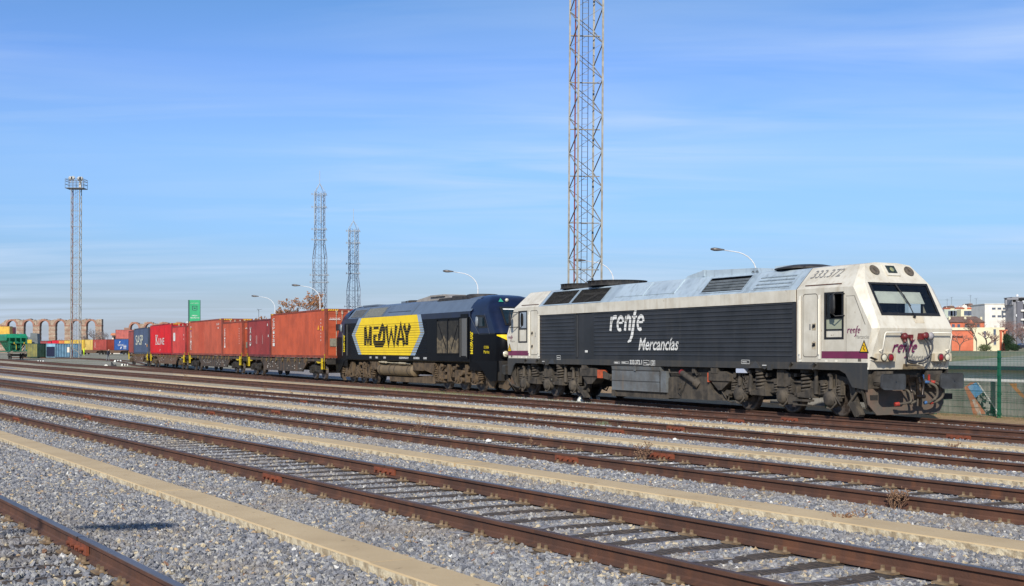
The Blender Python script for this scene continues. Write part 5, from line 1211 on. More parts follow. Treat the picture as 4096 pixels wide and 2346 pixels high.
CT = [  # s0, length, height, colour, label, deco
 (0.0, 12.19, 2.90, (172,78,48), 'long orange high container right behind the black locomotive', vstack('capital', -5.55, .7, 2.6, .5, whitet, c1extra)),
 (12.3, 6.06, 2.59, (132,48,46), 'short dark red container beside the long orange one behind the black locomotive', None),
 (19.85, 6.06, 2.59, (172,78,50), 'short orange container with stacked white letters, fourth container from the left of the orange pair', None),
 (26.1, 12.19, 2.90, (170,80,56), 'long faded orange container with a dark rust streak and a tall narrow white name', None),
 (39.7, 6.06, 2.59, (184,62,54), 'short faded red container with a white square logo', None),
 (46.0, 12.19, 2.90, (190,20,24), 'long bright red container with a white serif name', None),
 (59.5, 12.19, 2.75, (68,80,104), 'grey blue container with a cream block letter name', None),
 (72.0, 6.06, 2.59, (140,64,56), 'narrow-looking brown red container at the tail of the train', None)]
CT[2] = CT[2][:4] + ('short orange container with stacked white letters between dark red and faded orange ones', vstack('capital', -2.45, .6, 2.1, .38, whitet))
def deco_red(root, L_, H_, y):
    mb = MB(); x = -2.4
    for i, ch in enumerate('tex'[::-1]): pass
    write(mb, 'tex', (x+.42, y, .7), (0,0,1), (-1,0,0), 1.45, .42)
    for a, z in ((2.3,2.1),(2.5,1.35)): mb.box(a, a+.14, y-.003, y, z, z+.16)
    for a in (-.6,-.4,1.1): mb.box(a, a+.02, y-.003, y, .9, 1.5)
    mb.build('lettering', whitet, root)
def deco_pcs(root, L_, H_, y):
    mb = MB(); word = 'SEACONTAINERS'; h_ = 2.05/len(word)
    for i, ch in enumerate(word): write(mb, ch, (-5.4, y, 2.5 - (i+1)*h_), (1,0,0), (0,0,1), .5, h_*.85, 0, 1 if i == 2 else (2 if i == 1 else 0))
    write(mb, '5-09', (4.3, y, 2.4), (1,0,0), (0,0,1), .9, .16); mb.box(4.8,5.0,y-.003,y,2.12,2.24)
    mb.build('lettering', [whitet, mat('blue letter', (60,70,160)), yelsig], root)
    mb = MB(); mb.quad((-3.1,y+.02,.2),(-.4,y+.02,.2),(-.5,y+.02,2.7),(-2.6,y+.02,2.7)); 
def deco_u(root, L_, H_, y):
    mb = MB(); pl = arc(-1.75+.15,2.0-.15,.15,.15,0,90,3) + arc(-2.3+.05,2.0-.15,.15,.15,90,180,3) + arc(-2.3+.05,1.25+.15,.15,.15,180,270,3) + arc(-1.6,1.25+.15,.15,.15,270,360,3)
    mb.add([(a,y,b_) for a, b_ in pl], [tuple(range(len(pl)))], 0); mb.add([(-2.05,y-.004,1.5),(-2.0,y-.004,1.5),(-1.85,y-.004,1.85),(-1.9,y-.004,1.85)], [(0,1,2,3)], 1); mb.box(2.3,2.45,y-.003,y,1.7,1.82,0); mb.box(2.3,2.45,y-.003,y,1.35,1.45,0)
    x = L_/2+.01; ribbon(mb, arc(-.65,1.85,.17,.17,40,320,10), .12, (x,0,0), (0,1,0), (0,0,1)); mb.box(x,x+.01,-.85,-.45,.55,.95,2)
    mb.build('lettering', [whitet, redh, mat('data plate', (130,124,108))], root)
def deco_k(root, L_, H_, y):
    mb = MB(); write(mb, 'K', (-2.6, y, .95), (1,0,0), (0,0,1), 1.4, .95); write(mb, 'LINE', (-1.1, y, .95), (1,0,0), (0,0,1), 3.3, .62)
    for a in (-2.75,): mb.box(a, a+.7, y-.003, y, .95, 1.01); mb.box(a, a+.7, y-.003, y, 1.84, 1.9); mb.box(-1.6,-1.1,y-.003,y,.95,1.01)
    write(mb, '?', (-.3, y, .3), (1,0,0), (0,0,1), .4, .22); mb.build('lettering', whitet, root)
def deco_b(root, L_, H_, y):
    mb = MB(); write(mb, 'SASP', (-4.3, y, .95), (1,0,0), (0,0,1), 6.2, 1.05); mb.build('lettering', mat('cream letters', (214,212,188)), root)
    mb = MB(); mb.box(3.8,4.4,y-.003,y,.95,1.1); mb.build('marking', whitet, root); mb = MB(); mb.cyl((5.3,y,.85),(5.3,y-.02,.85),.16,8); mb.build('placard', mat('orange sign', (226,150,20)), root)
DE = {1: deco_red, 3: deco_pcs, 4: deco_u, 5: deco_k, 6: deco_b}
cz = 1.36
for i, (s0, L_, H_, col, lab, dc) in enumerate(CT):
    a, _ = path_pt(s0); b_, _ = path_pt(s0 + L_); c_ = (a + b_)/2; d = (a - b_).normalized()
    container(L_, H_, col, lab, (c_.x, c_.y, cz + rise(c_.y)*.5), atan2(d.y, d.x), deco=dc or DE.get(i), group='containers on the train')
for i, L_, H_ in ((3, 12.19, 2.9),):                            # weathered band on the faded orange container
    root = [o for o in bpy.data.objects if o.get('label', '').startswith('long faded orange')][0]
    m_ = [o for o in kids(root) if o.name.startswith('panel')][0].data.materials[0]; t = m_.node_tree; L = t.links; B = t.nodes['Principled BSDF']; src = B.inputs['Base Color'].links[0].from_socket
    co = t.nodes.new('ShaderNodeTexCoord'); sp_ = t.nodes.new('ShaderNodeSeparateXYZ'); L.new(co.outputs['Object'], sp_.inputs[0]); n_ = t.nodes.new('ShaderNodeTexNoise'); n_.inputs['Scale'].default_value = 1.1; L.new(co.outputs['Object'], n_.inputs['Vector'])
    ad = t.nodes.new('ShaderNodeMath'); ad.operation = 'MULTIPLY_ADD'; L.new(n_.outputs[0], ad.inputs[0]); ad.inputs[1].default_value = 1.6; L.new(sp_.outputs[0], ad.inputs[2])
    r1 = t.nodes.new('ShaderNodeMapRange'); r1.inputs[1].default_value = -2.2; r1.inputs[2].default_value = -.9; L.new(ad.outputs[0], r1.inputs[0]); r2 = t.nodes.new('ShaderNodeMapRange'); r2.inputs[1].default_value = .75; r2.inputs[2].default_value = .55; L.new(ad.outputs[0], r2.inputs[0])
    mu = t.nodes.new('ShaderNodeMath'); mu.operation = 'MULTIPLY'; L.new(r1.outputs[0], mu.inputs[0]); L.new(r2.outputs[0], mu.inputs[1]); x_ = t.nodes.new('ShaderNodeMixRGB'); mu2 = t.nodes.new('ShaderNodeMath'); mu2.operation = 'MULTIPLY'; mu2.inputs[1].default_value = .6; L.new(mu.outputs[0], mu2.inputs[0]); L.new(mu2.outputs[0], x_.inputs[0]); L.new(src, x_.inputs[1]); x_.inputs[2].default_value = srgb((156,62,38)) + (1,); L.new(x_.outputs[0], B.inputs['Base Color'])

def wagon(label, body, seed):
    r = random.Random(seed); root = empty('container_wagon', (0,0,0), 0, label, 'flat wagon', 'flat wagons under the containers')
    Lw = 18.5; mb = MB()
    for s in (-1, 1):
        yy = sorted((s*1.08, s*1.2)); mb.box(-Lw/2, Lw/2, *yy, 1.06, 1.2); mb.pxz([(-5.6,1.08),(5.6,1.08),(4.3,.42),(-4.3,.42)], *sorted((s*1.1, s*1.18))); mb.box(-4.3, 4.3, *sorted((s*1.06,s*1.22)), .40, .44)
        for k in range(7): x = -5 + k*1.65; mb.box(x-.05, x+.05, *sorted((s*1.18,s*1.24)), .95, 1.3)
    mb.box(-Lw/2, Lw/2, -.25, .25, .9, 1.18)
    for x in (-Lw/2+.1, Lw/2-.1, -5.6, 5.6, -7.0, 7.0): mb.box(x-.12, x+.12, -1.15, 1.15, .95, 1.2)
    fr = mb.build('frame', body, root)
    mb = MB()
    for s in (-1, 1):
        for k in range(9): x = -5.4 + k*1.35 + r.uniform(-.3,.3); mb.box(x-.07, x+.07, *sorted((s*1.2,s*1.25)), 1.06, 1.22); mb.tube([(x,s*1.24,1.08),(x+.05,s*1.27,.98)], .025, 5)
    mb.build('locking_flap', mat('flap brown', (112,92,50), (78,62,38), 6, .8), root)
    mb = MB()
    for s in (-1, 1):
        for x in (-8.1, 8.1): mb.pxz([(x-.6,1.06),(x+.6,1.02),(x+.2,.96),(x-.2,.94)], *sorted((s*1.22,s*1.28))); mb.box(x+.5*(1 if x > 0 else -1)-.05, x+.5*(1 if x > 0 else -1)+.05, *sorted((s*1.2,s*1.3)), .6, 1.25)
        for x in (-9.1, 9.1): mb.tube([(x,s*1.2,1.3),(x,s*1.25,1.5),(x,s*1.25,.7),(x-.3,s*1.2,.62),(x+.3,s*1.2,.62)], .025, 5)
    mb.build('handrail', wyel, root)
    mb = MB()
    for k in range(26):
        x = r.choice([r.uniform(-4.2,-1), r.uniform(.6,4)]); z = r.uniform(.52,.98); w = r.uniform(.05,.22); mb.box(x, x+w, -1.222, -1.216 if 0 else -1.2165, z, z+.05)
    mb.v = [(p[0], p[1]+.035, p[2]) for p in mb.v]; mb.build('stencil', mat('faded stencil', (170,166,158)), root)
    mb = MB()
    for x in (-9.35, 9.35):
        for s in (-1, 1): mb.cyl((x-.1,s*.975,1.05),(x+.1,s*.975,1.05),.09,10); mb.box(x+(.1 if x > 0 else -.14), x+(.14 if x > 0 else -.1), *sorted((s*.7,s*1.22)), .9, 1.2)
    mb.build('buffer', darkg, root)
    for x0 in (-7.1, 7.1):
        mb = MB()
        for s in (-1, 1):
            mb.pxz([(x0-1.3,.75),(x0-1.0,.85),(x0-.4,.82),(x0-.25,.6),(x0+.25,.6),(x0+.4,.82),(x0+1.0,.85),(x0+1.3,.75),(x0+1.2,.6),(x0+.5,.45),(x0-.5,.45),(x0-1.2,.6)], *sorted((s*1.0,s*1.08)))
            for ax in (x0-.9, x0+.9):
                mb.box(ax-.14,ax+.14,*sorted((s*1.04,s*1.2)),.34,.62); mb.cyl((ax,s*1.1,.46),(ax,s*1.24,.46),.11,10)
                for dx in (-.26,.26): mb.helix(ax+dx, s*1.12, .36, .72, .08, .025, 4)
        mb.box(x0-.3,x0+.3,-1,1,.5,.8); b_ = mb.build('bogie', darkg if body is wbrown else grime2, root)
        for ax in (x0-.9, x0+.9):
            k = MB(); 
            wheelset(b_, ax, r=.46)
    return root
wspec = [(0.0, 'black-framed flat wagon carrying the orange and dark red containers next to the black locomotive', wbrown), (19.85, 'grey-framed flat wagon under the short orange and the faded orange container', wbrown), (39.7, 'rust-brown flat wagon under the faded red and bright red containers', wbrown2), (59.5, 'last flat wagon of the train, under the blue container', wbrown2)]
for i, (s0, lab, bm) in enumerate(wspec):
    w = wagon(lab, bm, i); a, _ = path_pt(s0 - .1); b_, _ = path_pt(s0 + 18.4); c_ = (a + b_)/2; d = (a - b_).normalized()
    w.location = (c_.x, c_.y, .1 + rise(c_.y)*.55); w.rotation_euler = (0, 0, atan2(d.y, d.x))
# ------------------------------------------------------------------ lattice masts and towers
def lattice(mb, half, z0, z1, step, leg, brace, half1=None, rot=0.0, horiz=0, m=0, zig=True):
    half1 = half if half1 is None else half1
    def c_(k, z):
        h_ = half + (half1-half)*(z-z0)/(z1-z0); a = rot + pi/4 + k*pi/2; return (h_*1.41421*cos(a), h_*1.41421*sin(a), z)
    for k in range(4): mb.bar(c_(k, z0), c_(k, z1), leg, leg, m)
    z = z0; i = 0
    while z < z1 - step*.5:
        zb = min(z + step, z1)
        for k in range(4):
            a, b_ = (k, (k+1) % 4) if (i + k) % 2 == 0 or not zig else ((k+1) % 4, k)
            mb.bar(c_(a, z), c_(b_, zb), brace, brace*.4, m)
            if not zig: mb.bar(c_(b_, z), c_(a, zb), brace, brace*.4, m)
            if horiz and i % horiz == 0: mb.bar(c_(k, z), c_((k+1) % 4, z), brace*1.2, brace*.5, m)
        z = zb; i += 1
def floodmast(px_, Y, zb, half, rot, Hm, label, lean, platform, step=1.05):
    p = at(px_, HZ, Y); root = empty('floodlight_mast', (p.x, p.y, zb), 0, label, 'lattice mast', 'floodlight masts in the yard'); root.rotation_euler = (0, lean, 0)
    mb = MB(); lattice(mb, half, 0, Hm, step, .11, .06, rot=rot, horiz=0); mb.build('lattice', galv, root)
    mb = MB()
    for s in (-1, 1): mb.cyl((s*.17-.05, .1, 0), (s*.17-.05, .1, Hm), .02, 5, m=0 if s < 0 else 1)
    for i in range(int(Hm/.32)): mb.bar((-.22, .1, .3+i*.32), (.12, .1, .3+i*.32), .022, .022, 0)
    mb.build('ladder', [mat('ladder grey', (120,124,128)), navypipe], root)
    mb = MB(); mb.cyl((-half*.85, -.1, 0), (-half*.85, -.1, Hm), .045, 6, m=0); mb.build('conduit', redpipe, root)
    mb = MB()
    for i in range(int(Hm/2.7)): z = 1.2 + i*2.7; mb.bar((-half*1.2,0,z),(half*1.1,.1,z),.12,.05)
    mb.build('cross_bar', galv, root)
    if platform:
        mb = MB(); e = 1.55; mb.box(-e, e, -e*.7, e*.7, Hm, Hm+.12)
        for z in (Hm+.7, Hm+1.25, Hm+1.6):
            for s in (-1, 1): mb.bar((-e, s*e*.7, z), (e, s*e*.7, z), .06); mb.bar((s*e, -e*.7, z), (s*e, e*.7, z), .06)
        for x in np.linspace(-e, e, 6):
            for s in (-1, 1): mb.bar((x, s*e*.7, Hm), (x, s*e*.7, Hm+1.6), .05)
        mb.build('platform', mat('platform steel', (96,98,102), (80,82,86), 3, .6), root)
        for x, z in ((-.75, Hm+1.75), (.75, Hm+1.7), (1.1, Hm+1.7), (-.3, Hm+1.8)):
            mb = MB(); mb.lathe([(.16,.25),(.3,0),(.36,-.2),(.02,-.2)], (0,0,0), 12, 0, 'y'); mb.v = [(p_[0]+x, p_[1]-.6, p_[2]+z) for p_ in mb.v]; mb.box(x-.05,x+.05,-.7,-.6,Hm+1,z); mb.build('floodlight', mat('floodlight shell', (190,192,188), (120,120,118), 5, .5), root)
        mb = MB(); mb.box(.55,.85,-.3,.2,Hm+.15,Hm+1.3); mb.build('equipment_box', mat('pale box', (206,196,180)), root)
        mb = MB(); mb.box(-1.25,-.85,-.7,-.3,1.0,1.9); mb.build('switch_box', mat('pale box', (206,196,180)), root)
        mb = MB(); mb.bar((-.6,-.5,2.0),(1.1,-.5,.7),.12); mb.build('stay', galv, root)
    return root
floodmast(2337, 71.0, -.1, .74, radians(17), 27, 'tall lattice mast standing behind the white locomotive, cut off by the top edge', radians(.35), False, 1.03)
floodmast(303, 213, .42, .70, radians(6), 29.3, 'distant lattice floodlight mast with a railed platform at the left', radians(.2), True)

def teletower(px_, Y, ztip, label, sc=1.0, ht=1.0):
    p = at(px_, HZ, Y); root = empty('telecom_tower', (p.x, p.y, 0), 0, label, 'telecom tower', 'pale steel telecom towers')
    z1 = ztip - 5.3*sc; zs = z1 - 13.2*sc; zt = zs - 3.4*sc            # top of cage, end of straight part, end of taper
    mb = MB(); r_ = radians(20)
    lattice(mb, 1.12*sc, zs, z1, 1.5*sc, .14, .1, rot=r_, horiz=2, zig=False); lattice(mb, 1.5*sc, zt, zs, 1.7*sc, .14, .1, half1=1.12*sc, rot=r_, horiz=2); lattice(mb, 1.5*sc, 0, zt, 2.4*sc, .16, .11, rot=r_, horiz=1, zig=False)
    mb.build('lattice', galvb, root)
    mb = MB()
    for k in range(4): a = r_ + pi/4 + k*pi/2; mb.bar((1.12*sc*1.414*cos(a), 1.12*sc*1.414*sin(a), z1), (0,0,z1+2.1*sc), .1)
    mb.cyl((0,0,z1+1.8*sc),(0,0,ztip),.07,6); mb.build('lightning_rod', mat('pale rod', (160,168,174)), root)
    mb = MB()
    for s in (-1, 1): mb.cyl((s*.25,0,0),(s*.25,0,z1),.03,5)
    for i in range(int(z1/.9)): mb.bar((-.25,0,.5+i*.9),(.25,0,.5+i*.9),.05)
    mb.cyl((.5*sc,-.6,0),(.5*sc,-.6,z1-1),.09,6); mb.build('ladder', galvb, root)
    for z in (z1-.7, z1-3.9, z1-9.4, z1-12.0, zt-4.2, zt-6.0):
        mb = MB(); h_ = 1.75*sc if z > zs else 2.2*sc; mb.bar((-h_,-1.2,z),(h_,-1.2,z),.12); mb.bar((-h_,1.2,z),(h_,1.2,z),.12)
        for s in (-1, 1): mb.cyl((s*h_,-1.2,z-.25),(s*h_,-1.2,z+.25),.13,6); mb.cyl((s*h_*.3,-1.3,z-.2),(s*h_*.3,-1.3,z+.2),.1,6)
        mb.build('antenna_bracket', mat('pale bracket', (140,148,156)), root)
    mb = MB()
    for s in (-1, .45): mb.cyl((s*1.1*sc,-1.25*sc,z1-8*sc*ht),(s*1.1*sc,-1.25*sc,z1),.09,6)
    mb.build('antenna', mat('pale rod', (160,168,174)), root)
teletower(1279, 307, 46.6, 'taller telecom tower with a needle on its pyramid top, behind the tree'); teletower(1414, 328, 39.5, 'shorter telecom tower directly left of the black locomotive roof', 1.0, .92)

# ------------------------------------------------------------------ street lamps
def lamp(x, y, zg, H_, aim, label, scale=1.0, white=False, arm=2.3):
    root = empty('street_lamp', (x, y, zg), aim, label, 'street lamp', 'curved-arm street lamps')
    mb = MB(); mb.cyl((0,0,0),(0,0,H_-1.6),.085,8,.06); P = [(0,0,H_-1.6)] + [(-arm*.62*(1-cos(radians(a))), 0, H_-1.6 + 1.35*sin(radians(a))) for a in range(15, 91, 15)]
    P = [(0,0,H_-1.6)] + [(-arm*(1-cos(radians(a)))*.78, 0, H_-1.6+1.5*sin(radians(a))) for a in range(12, 85, 12)] + [(-arm, 0, H_+.0)]
    mb.tube(P, .05, 7, r1=.035); mb.build('pole', whitep, root)
    mb = MB(); mb.lathe([(.02,.02),(.07,0),(.12,-.2),(.19,-.5),(.2,-.72),(.12,-.93),(.01,-1.0)], (0,0,0), 14, 0, 'x'); mb.v = [(p[0]-arm+.05, p[1], p[2]*.62+H_+.02+.06*-p[0]) for p in mb.v]
    mb.build('lamp_head', lampm, root)
    return root
LP_ = [(17.4, 87.6, 'street lamp rising behind the roof of the white locomotive', 9.0), (8.2, 99.5, 'street lamp showing just right of the tall lattice mast', 9.1), (-3.1, 112, 'street lamp above the roof of the black locomotive', 9.0), (-21.3, 136.5, 'street lamp in front of the taller telecom tower', 9.0), (-31.6, 164, 'leftmost street lamp, standing before the brown tree', 9.0)]
for x, y, lab, h_ in LP_: lamp(x, y, gxy(x, y)*0 + .1, h_ - .1, radians(-6), lab)
# the lamp beside the photographer whose shadow falls on the ballast at the lower left
zsh = 8.3; dl = zsh / math.tan(SUN_EL); hd = Vector((-3.6, 13.2)) - Vector((SD.x, SD.y)).normalized() * dl
lamp(-8.3, -.85, 0.0, zsh, radians(178), 'lamp post outside the picture that throws its shadow on the ballast', arm=.9)

# ------------------------------------------------------------------ aqueduct
stone = mat('old granite and brick', (166,150,132), (134,112,94), .5, .95, lo=.35, hi=.65, bump=.6, bscale=4, speck=((120,92,76), 2.2, .6))
brick = mat('arch brick', (156,112,94), (132,98,84), 1.2, .95)
def aqueduct(px0, px1, centres, wpx, ytop, Y, label, y_spring, seed, ragL=0):
    r = random.Random(seed); s = FPX/Y; root = empty('aqueduct', (at(px0, HZ, Y).x, Y, 0), 0, label, 'aqueduct ruin', 'ruined aqueduct sections'); X0 = (px0-CX)/s
    ztop = CAMZ + (HZ-ytop)/s; zs = CAMZ + (HZ-y_spring)/s; rr = wpx/2/s; D_ = 2.6
    cs = [(c-CX)/s - X0 for c in centres]; L_ = (px1-px0)/s
    edges = [0.0]
    for c in cs: edges += [c-rr, c+rr]
    edges.append(L_)
    for i in range(0, len(edges)-1, 2):                                # piers with brick bands
        a, b_ = edges[i], edges[i+1]
        if b_ - a < .4: continue
        mb = MB(); z = 0
        while z < zs - .05:
            zb = min(z + 1.9, zs); j = r.uniform(-.06,.06); mb.box(a+.05+j, b_-.05+j, -D_/2+.05, D_/2-.05, z, zb-.28, 0); mb.box(a-.03, b_+.03, -D_/2-.03, D_/2+.03, zb-.28, zb, 1); z = zb
        mb.build('pier', [stone, brick], root)
    for i, c in enumerate(cs):                                         # arch rings
        mb = MB(); n = 14
        for k in range(n):
            a0, a1 = pi*k/n, pi*(k+1)/n; r0, r1 = rr, rr+.75
            q = [(c+r0*cos(a0), zs+r0*sin(a0)), (c+r1*cos(a0), zs+r1*sin(a0)), (c+r1*cos(a1), zs+r1*sin(a1)), (c+r0*cos(a1), zs+r0*sin(a1))]
            mb.pxz(q, -D_/2-.05, D_/2+.05)
        mb.build('arch', brick, root)
    mb = MB(); x = 0.0; step = .5                                      # spandrel wall with a ragged crest
    while x < L_:
        xe = min(x+step, L_); xm = (x+xe)/2; zb = zs
        for c in cs:
            if abs(xm-c) < rr+.7: zb = max(zb, zs + sqrt(max(0, (rr+.7)**2 - (xm-c)**2)))
        crest = ztop + r.uniform(-.25, .22) + .25*sin(x*.9+seed) - max(0, 2.8 - x)*ragL*.9
        near = min([abs(xm-c) for c in cs]); crest -= .5*max(0, (near-rr*.8)/rr)*(seed % 2)
        if crest > zb + .1:
            d_ = r.uniform(-.12,.12); mb.box(x, xe, -D_/2+.12+d_, D_/2-.12, zb - (0 if zb > zs else 0), crest)
        x = xe
    mb.build('spandrel_wall', stone, root)
    return root
aqueduct(3, 410, [51, 117, 180.5, 243.5, 307, 366.5], 36, 1279, 585, 'longer aqueduct ruin with six arches at the far left', 1302, 2, 1)
aqueduct(500, 745, [541, 600.5, 660, 720], 33, 1291, 560, 'second aqueduct ruin, its arches rising over the tail of the train', 1312, 5, 2.2)

# ------------------------------------------------------------------ green totem sign
p = at(779, HZ, 150); root = empty('totem_sign', (p.x, p.y, .2), radians(6), 'green totem sign with a white triangular emblem between two white posts', 'sign')
gs = mat('sign green', (38,156,102), (34,146,96), .8, .4); gd = mat('sign dark green', (30,74,72)); w = .62
mb = MB(); mb.box(-w, w, -.02, .5, .6, 5.15); mb.box(-w, w, -.02, .5, 5.2, 7.75); mb.build('panel', gs, root)
mb = MB(); mb.box(-w-.17, -w-.01, -.03, .52, .6, 7.75); mb.box(-w-.1, w, 0, .45, 5.14, 5.21); mb.build('edge', gd, root)
for s, x in ((-1, -w-.36), (1, w+.06)): mb = MB(); mb.box(x, x+.13, .05, .2, 0, 5.15); mb.build('post', whitep, root)
mb = MB(); y = -.035
mb.add([(-.5,y,3.15),(-.45,y,3.55),(-.05,y,4.5),(.05,y,4.55),(.15,y,4.45),(.52,y,3.8),(.5,y,3.65),(.2,y,3.3),(.0,y,3.2),(-.1,y,3.35),(-.2,y,3.2)], [tuple(range(11))]); write(mb, 'MÉRIDA', (-.32,y,5.78), (1,0,0), (0,0,1), .64, .17); write(mb, 'MERCANCÍAS', (-.52,y,5.5), (1,0,0), (0,0,1), 1.04, .19); write(mb, 'Centro Logístico', (-.45,y,7.3), (1,0,0), (0,0,1), .9, .11)
mb.build('lettering', whitet, root)
mb = MB(); y = -.035
for a in ((-.3,.3,6.98,7.04),(-.3,-.22,6.5,7.0),(.22,.3,6.5,7.0),(-.2,.2,6.45,6.5),(-.1,.1,6.66,6.82)): mb.box(a[0],a[1],y-.005,y,a[2],a[3])
mb.build('emblem', gd, root)

# ------------------------------------------------------------------ trees
bark = mat('winter bark', (112,100,90), (86,76,70), 4, .9); twig = mat('winter twigs', (134,112,100), (112,94,86), 5, .9); twigp = mat('pinkish twigs', (150,120,112), (128,100,92), 4, .9); seedm = mat('dry seed clusters', (164,116,78), (132,92,64), 1.4, .9)
leafd = mat('conifer green', (38,64,34), (24,44,24), .8, .9); leafm = mat('olive leaves', (92,100,62), (70,80,48), .8, .9)
def tree(px_, Y, H_, W_, name, label, twm, seed, depth=5, zg=None, clusters=0, trunk=.16, group='bare winter trees', dens=1.0):
    r = random.Random(seed); p = at(px_, HZ, Y); zg = gxy(p.x, p.y) if zg is None else zg
    root = empty(name, (p.x, p.y, zg), 0, label, 'tree', group); tb = MB(); cb_ = MB(); tips = []
    def grow(a, d, L_, rad, k):
        b_ = a + d*L_; tgt = tb if k >= depth-2 else cb_
        mid = a.lerp(b_, .5) + Vector((r.uniform(-1,1), r.uniform(-1,1), 0))*L_*.05
        tgt.tube([a, mid, b_], rad, 5 if k > 2 else 3, r1=rad*.68)
        if k == 0: tips.append(b_); return
        n = r.choice((2,3,3)) if k > 1 else r.choice((3,4,5))
        for i in range(max(1, int(round(n*dens)))):
            az = r.uniform(0, 2*pi); sp_ = r.uniform(.28,.75)
            e = Vector((cos(az)*W_/H_*1.3, sin(az)*W_/H_*1.3, .35)).normalized(); dd = (d*(1-sp_) + e*sp_).normalized()
            grow(a.lerp(b_, r.uniform(.55,1) if i else 1), dd, L_*r.uniform(.62,.85), rad*.62, k-1)
    L0 = H_*.27
    grow(Vector((0,0,0)), Vector((r.uniform(-.06,.06), 0, 1)).normalized(), L0, trunk, depth)
    zmax = max(t_.z for t_ in tips); xm = max(abs(t_.x) for t_ in tips); sz_ = H_/zmax; sx__ = W_/2/xm
    for m_ in (tb, cb_): m_.v = [(v[0]*(sx__*min(1, v[2]/zmax*2) + .3*max(0, 1-v[2]/zmax*2)), v[1]*sx__, v[2]*sz_) for v in m_.v]
    tips = [Vector((t_.x*sx__, t_.y*sx__, t_.z*sz_)) for t_ in tips]
    tb.build('trunk', bark, root); cb_.build('crown', twm, root)
    if clusters:
        c_ = MB()
        for t_ in tips:
            for _ in range(clusters):
                q = t_ + Vector((r.gauss(0,.16), r.gauss(0,.16), r.gauss(-.05,.14))); s_ = r.uniform(.07,.17)
                for __ in range(2):
                    n = [Vector((r.gauss(0,1), r.gauss(0,1), r.gauss(0,1))).normalized()*s_ for _ in range(4)]
                    c_.add([q+n[0], q+n[1], q+n[2], q+n[3]], [(0,1,2),(0,2,3),(0,3,1),(1,3,2)])
        c_.build('seed_clusters', seedm, root)
    return root
tree(1200, 175, 9.9, 7.4, 'seed_cluster_tree', 'leafless tree hung with brown seed clusters above the orange container', twig, 4, 6, clusters=4, trunk=.2)
tree(1100, 178, 7.6, 6.0, 'seed_cluster_tree', 'lower tree with brown seed clusters behind the leftmost street lamp', twig, 9, 6, clusters=3, trunk=.14)
tree(1048, 190, 5.6, 3.6, 'bare_tree', 'thin bare tree showing left of the tree with seed clusters', twig, 12, 5); tree(1000, 195, 5.4, 3.2, 'bare_tree', 'faint bare treetop over the dark red container', twig, 15, 5)
rt = random.Random(5)
for i, (px_, Y, H_, W_, lab) in enumerate([(372, 460, 9.5, 9, 'hazy bare tree under the last arch of the longer aqueduct'), (395, 455, 8.5, 8, 'hazy bare tree at the broken end of the longer aqueduct'), (425, 470, 7.5, 8, 'hazy bare tree left of the orange-roofed house'), (350, 452, 7, 7, 'hazy bare tree behind the yellow containers'), (118, 440, 6, 7, 'bare tree seen through the second arch'), (182, 445, 5, 6, 'small bare tree below the third arch'), (240, 440, 5.5, 6, 'dark bare tree below the fourth arch'), (455, 430, 5.5, 6, 'low bare tree beside the orange-roofed house')]):
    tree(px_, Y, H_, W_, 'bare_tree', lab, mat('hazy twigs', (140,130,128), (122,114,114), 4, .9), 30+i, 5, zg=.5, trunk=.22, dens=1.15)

# ------------------------------------------------------------------ left yard: stored containers, second train, hopper wagon, machine
def yard_box(px_, pyb, Y, L_, H_, ang, col, label, deco=None, wave=.278, z=None, door=True, grp='containers standing in the yard'):
    c_ = at(px_, pyb, Y); z = c_.z if z is None else z
    d = Vector((cos(ang), sin(ang))); n = Vector((-sin(ang), cos(ang))); q = Vector((c_.x, c_.y)) - d*L_/2 + n*1.22     # px_ = near right lower corner
    return container(L_, H_, col, label, (q.x, q.y, z), ang, deco=deco, door=door, wave=wave, group=grp)
aY = atan2(-.889, .457) + radians(4)
o = yard_box(148, 1432, 222, 6.06, 2.59, aY + radians(118), (70,96,78), 'dark green ridged container behind the green hopper wagon', wave=.5)
o.rotation_euler = (0,0,radians(68)); c_ = at(150,1432,222); d = Vector((cos(radians(68)), sin(radians(68)))); n = Vector((-d.y, d.x)); q = Vector((c_.x, c_.y)) + d*3.03 + n*1.22; o.location = (q.x, q.y, c_.z)
mb = MB()
for k in range(2): mb.box(-3.05, -3.04, -1.15 + k*1.15+.03, -.05 + k*1.15, .2, 2.45, 0)
for y_ in (-.8,-.4,.4,.8): mb.cyl((-3.08,y_,.1),(-3.08,y_,2.5),.02,5)
mb.build('door', mat('olive door', (128,124,70), (104,104,66), 1.2, .8, streak=(96,84,50), sstr=.6), o)
o = yard_box(222, 1432, 222, 6.06, 2.59, 0, (136,176,196), 'light blue container with rust streaks and its dark end open', wave=.62)
d = Vector((cos(radians(62)), sin(radians(62)))); n = Vector((-d.y, d.x)); c_ = at(222,1432,222); q = Vector((c_.x, c_.y)) + d*3.03 + n*1.22; o.location = (q.x, q.y, c_.z); o.rotation_euler = (0,0,radians(62))
mb = MB(); mb.box(-3.06,-3.05,-1.05,1.05,.2,2.0); mb.build('open_end', mat('open dark end', (22,30,56)), o)
A2 = atan2(.66, -.75) + pi                                             # second train: long axis, right end nearer
def deco_txt(word, x, w, h_, col, vert=False):
    def f_(root, L_, H_, y):
        mb = MB()
        if vert: write(mb, word, (x+w, y, H_/2-h_/2), (0,0,1), (-1,0,0), h_, w)
        else: write(mb, word, (x, y, H_/2-h_/2), (1,0,0), (0,0,1), w, h_)
        mb.build('lettering', col, root)
    return f_
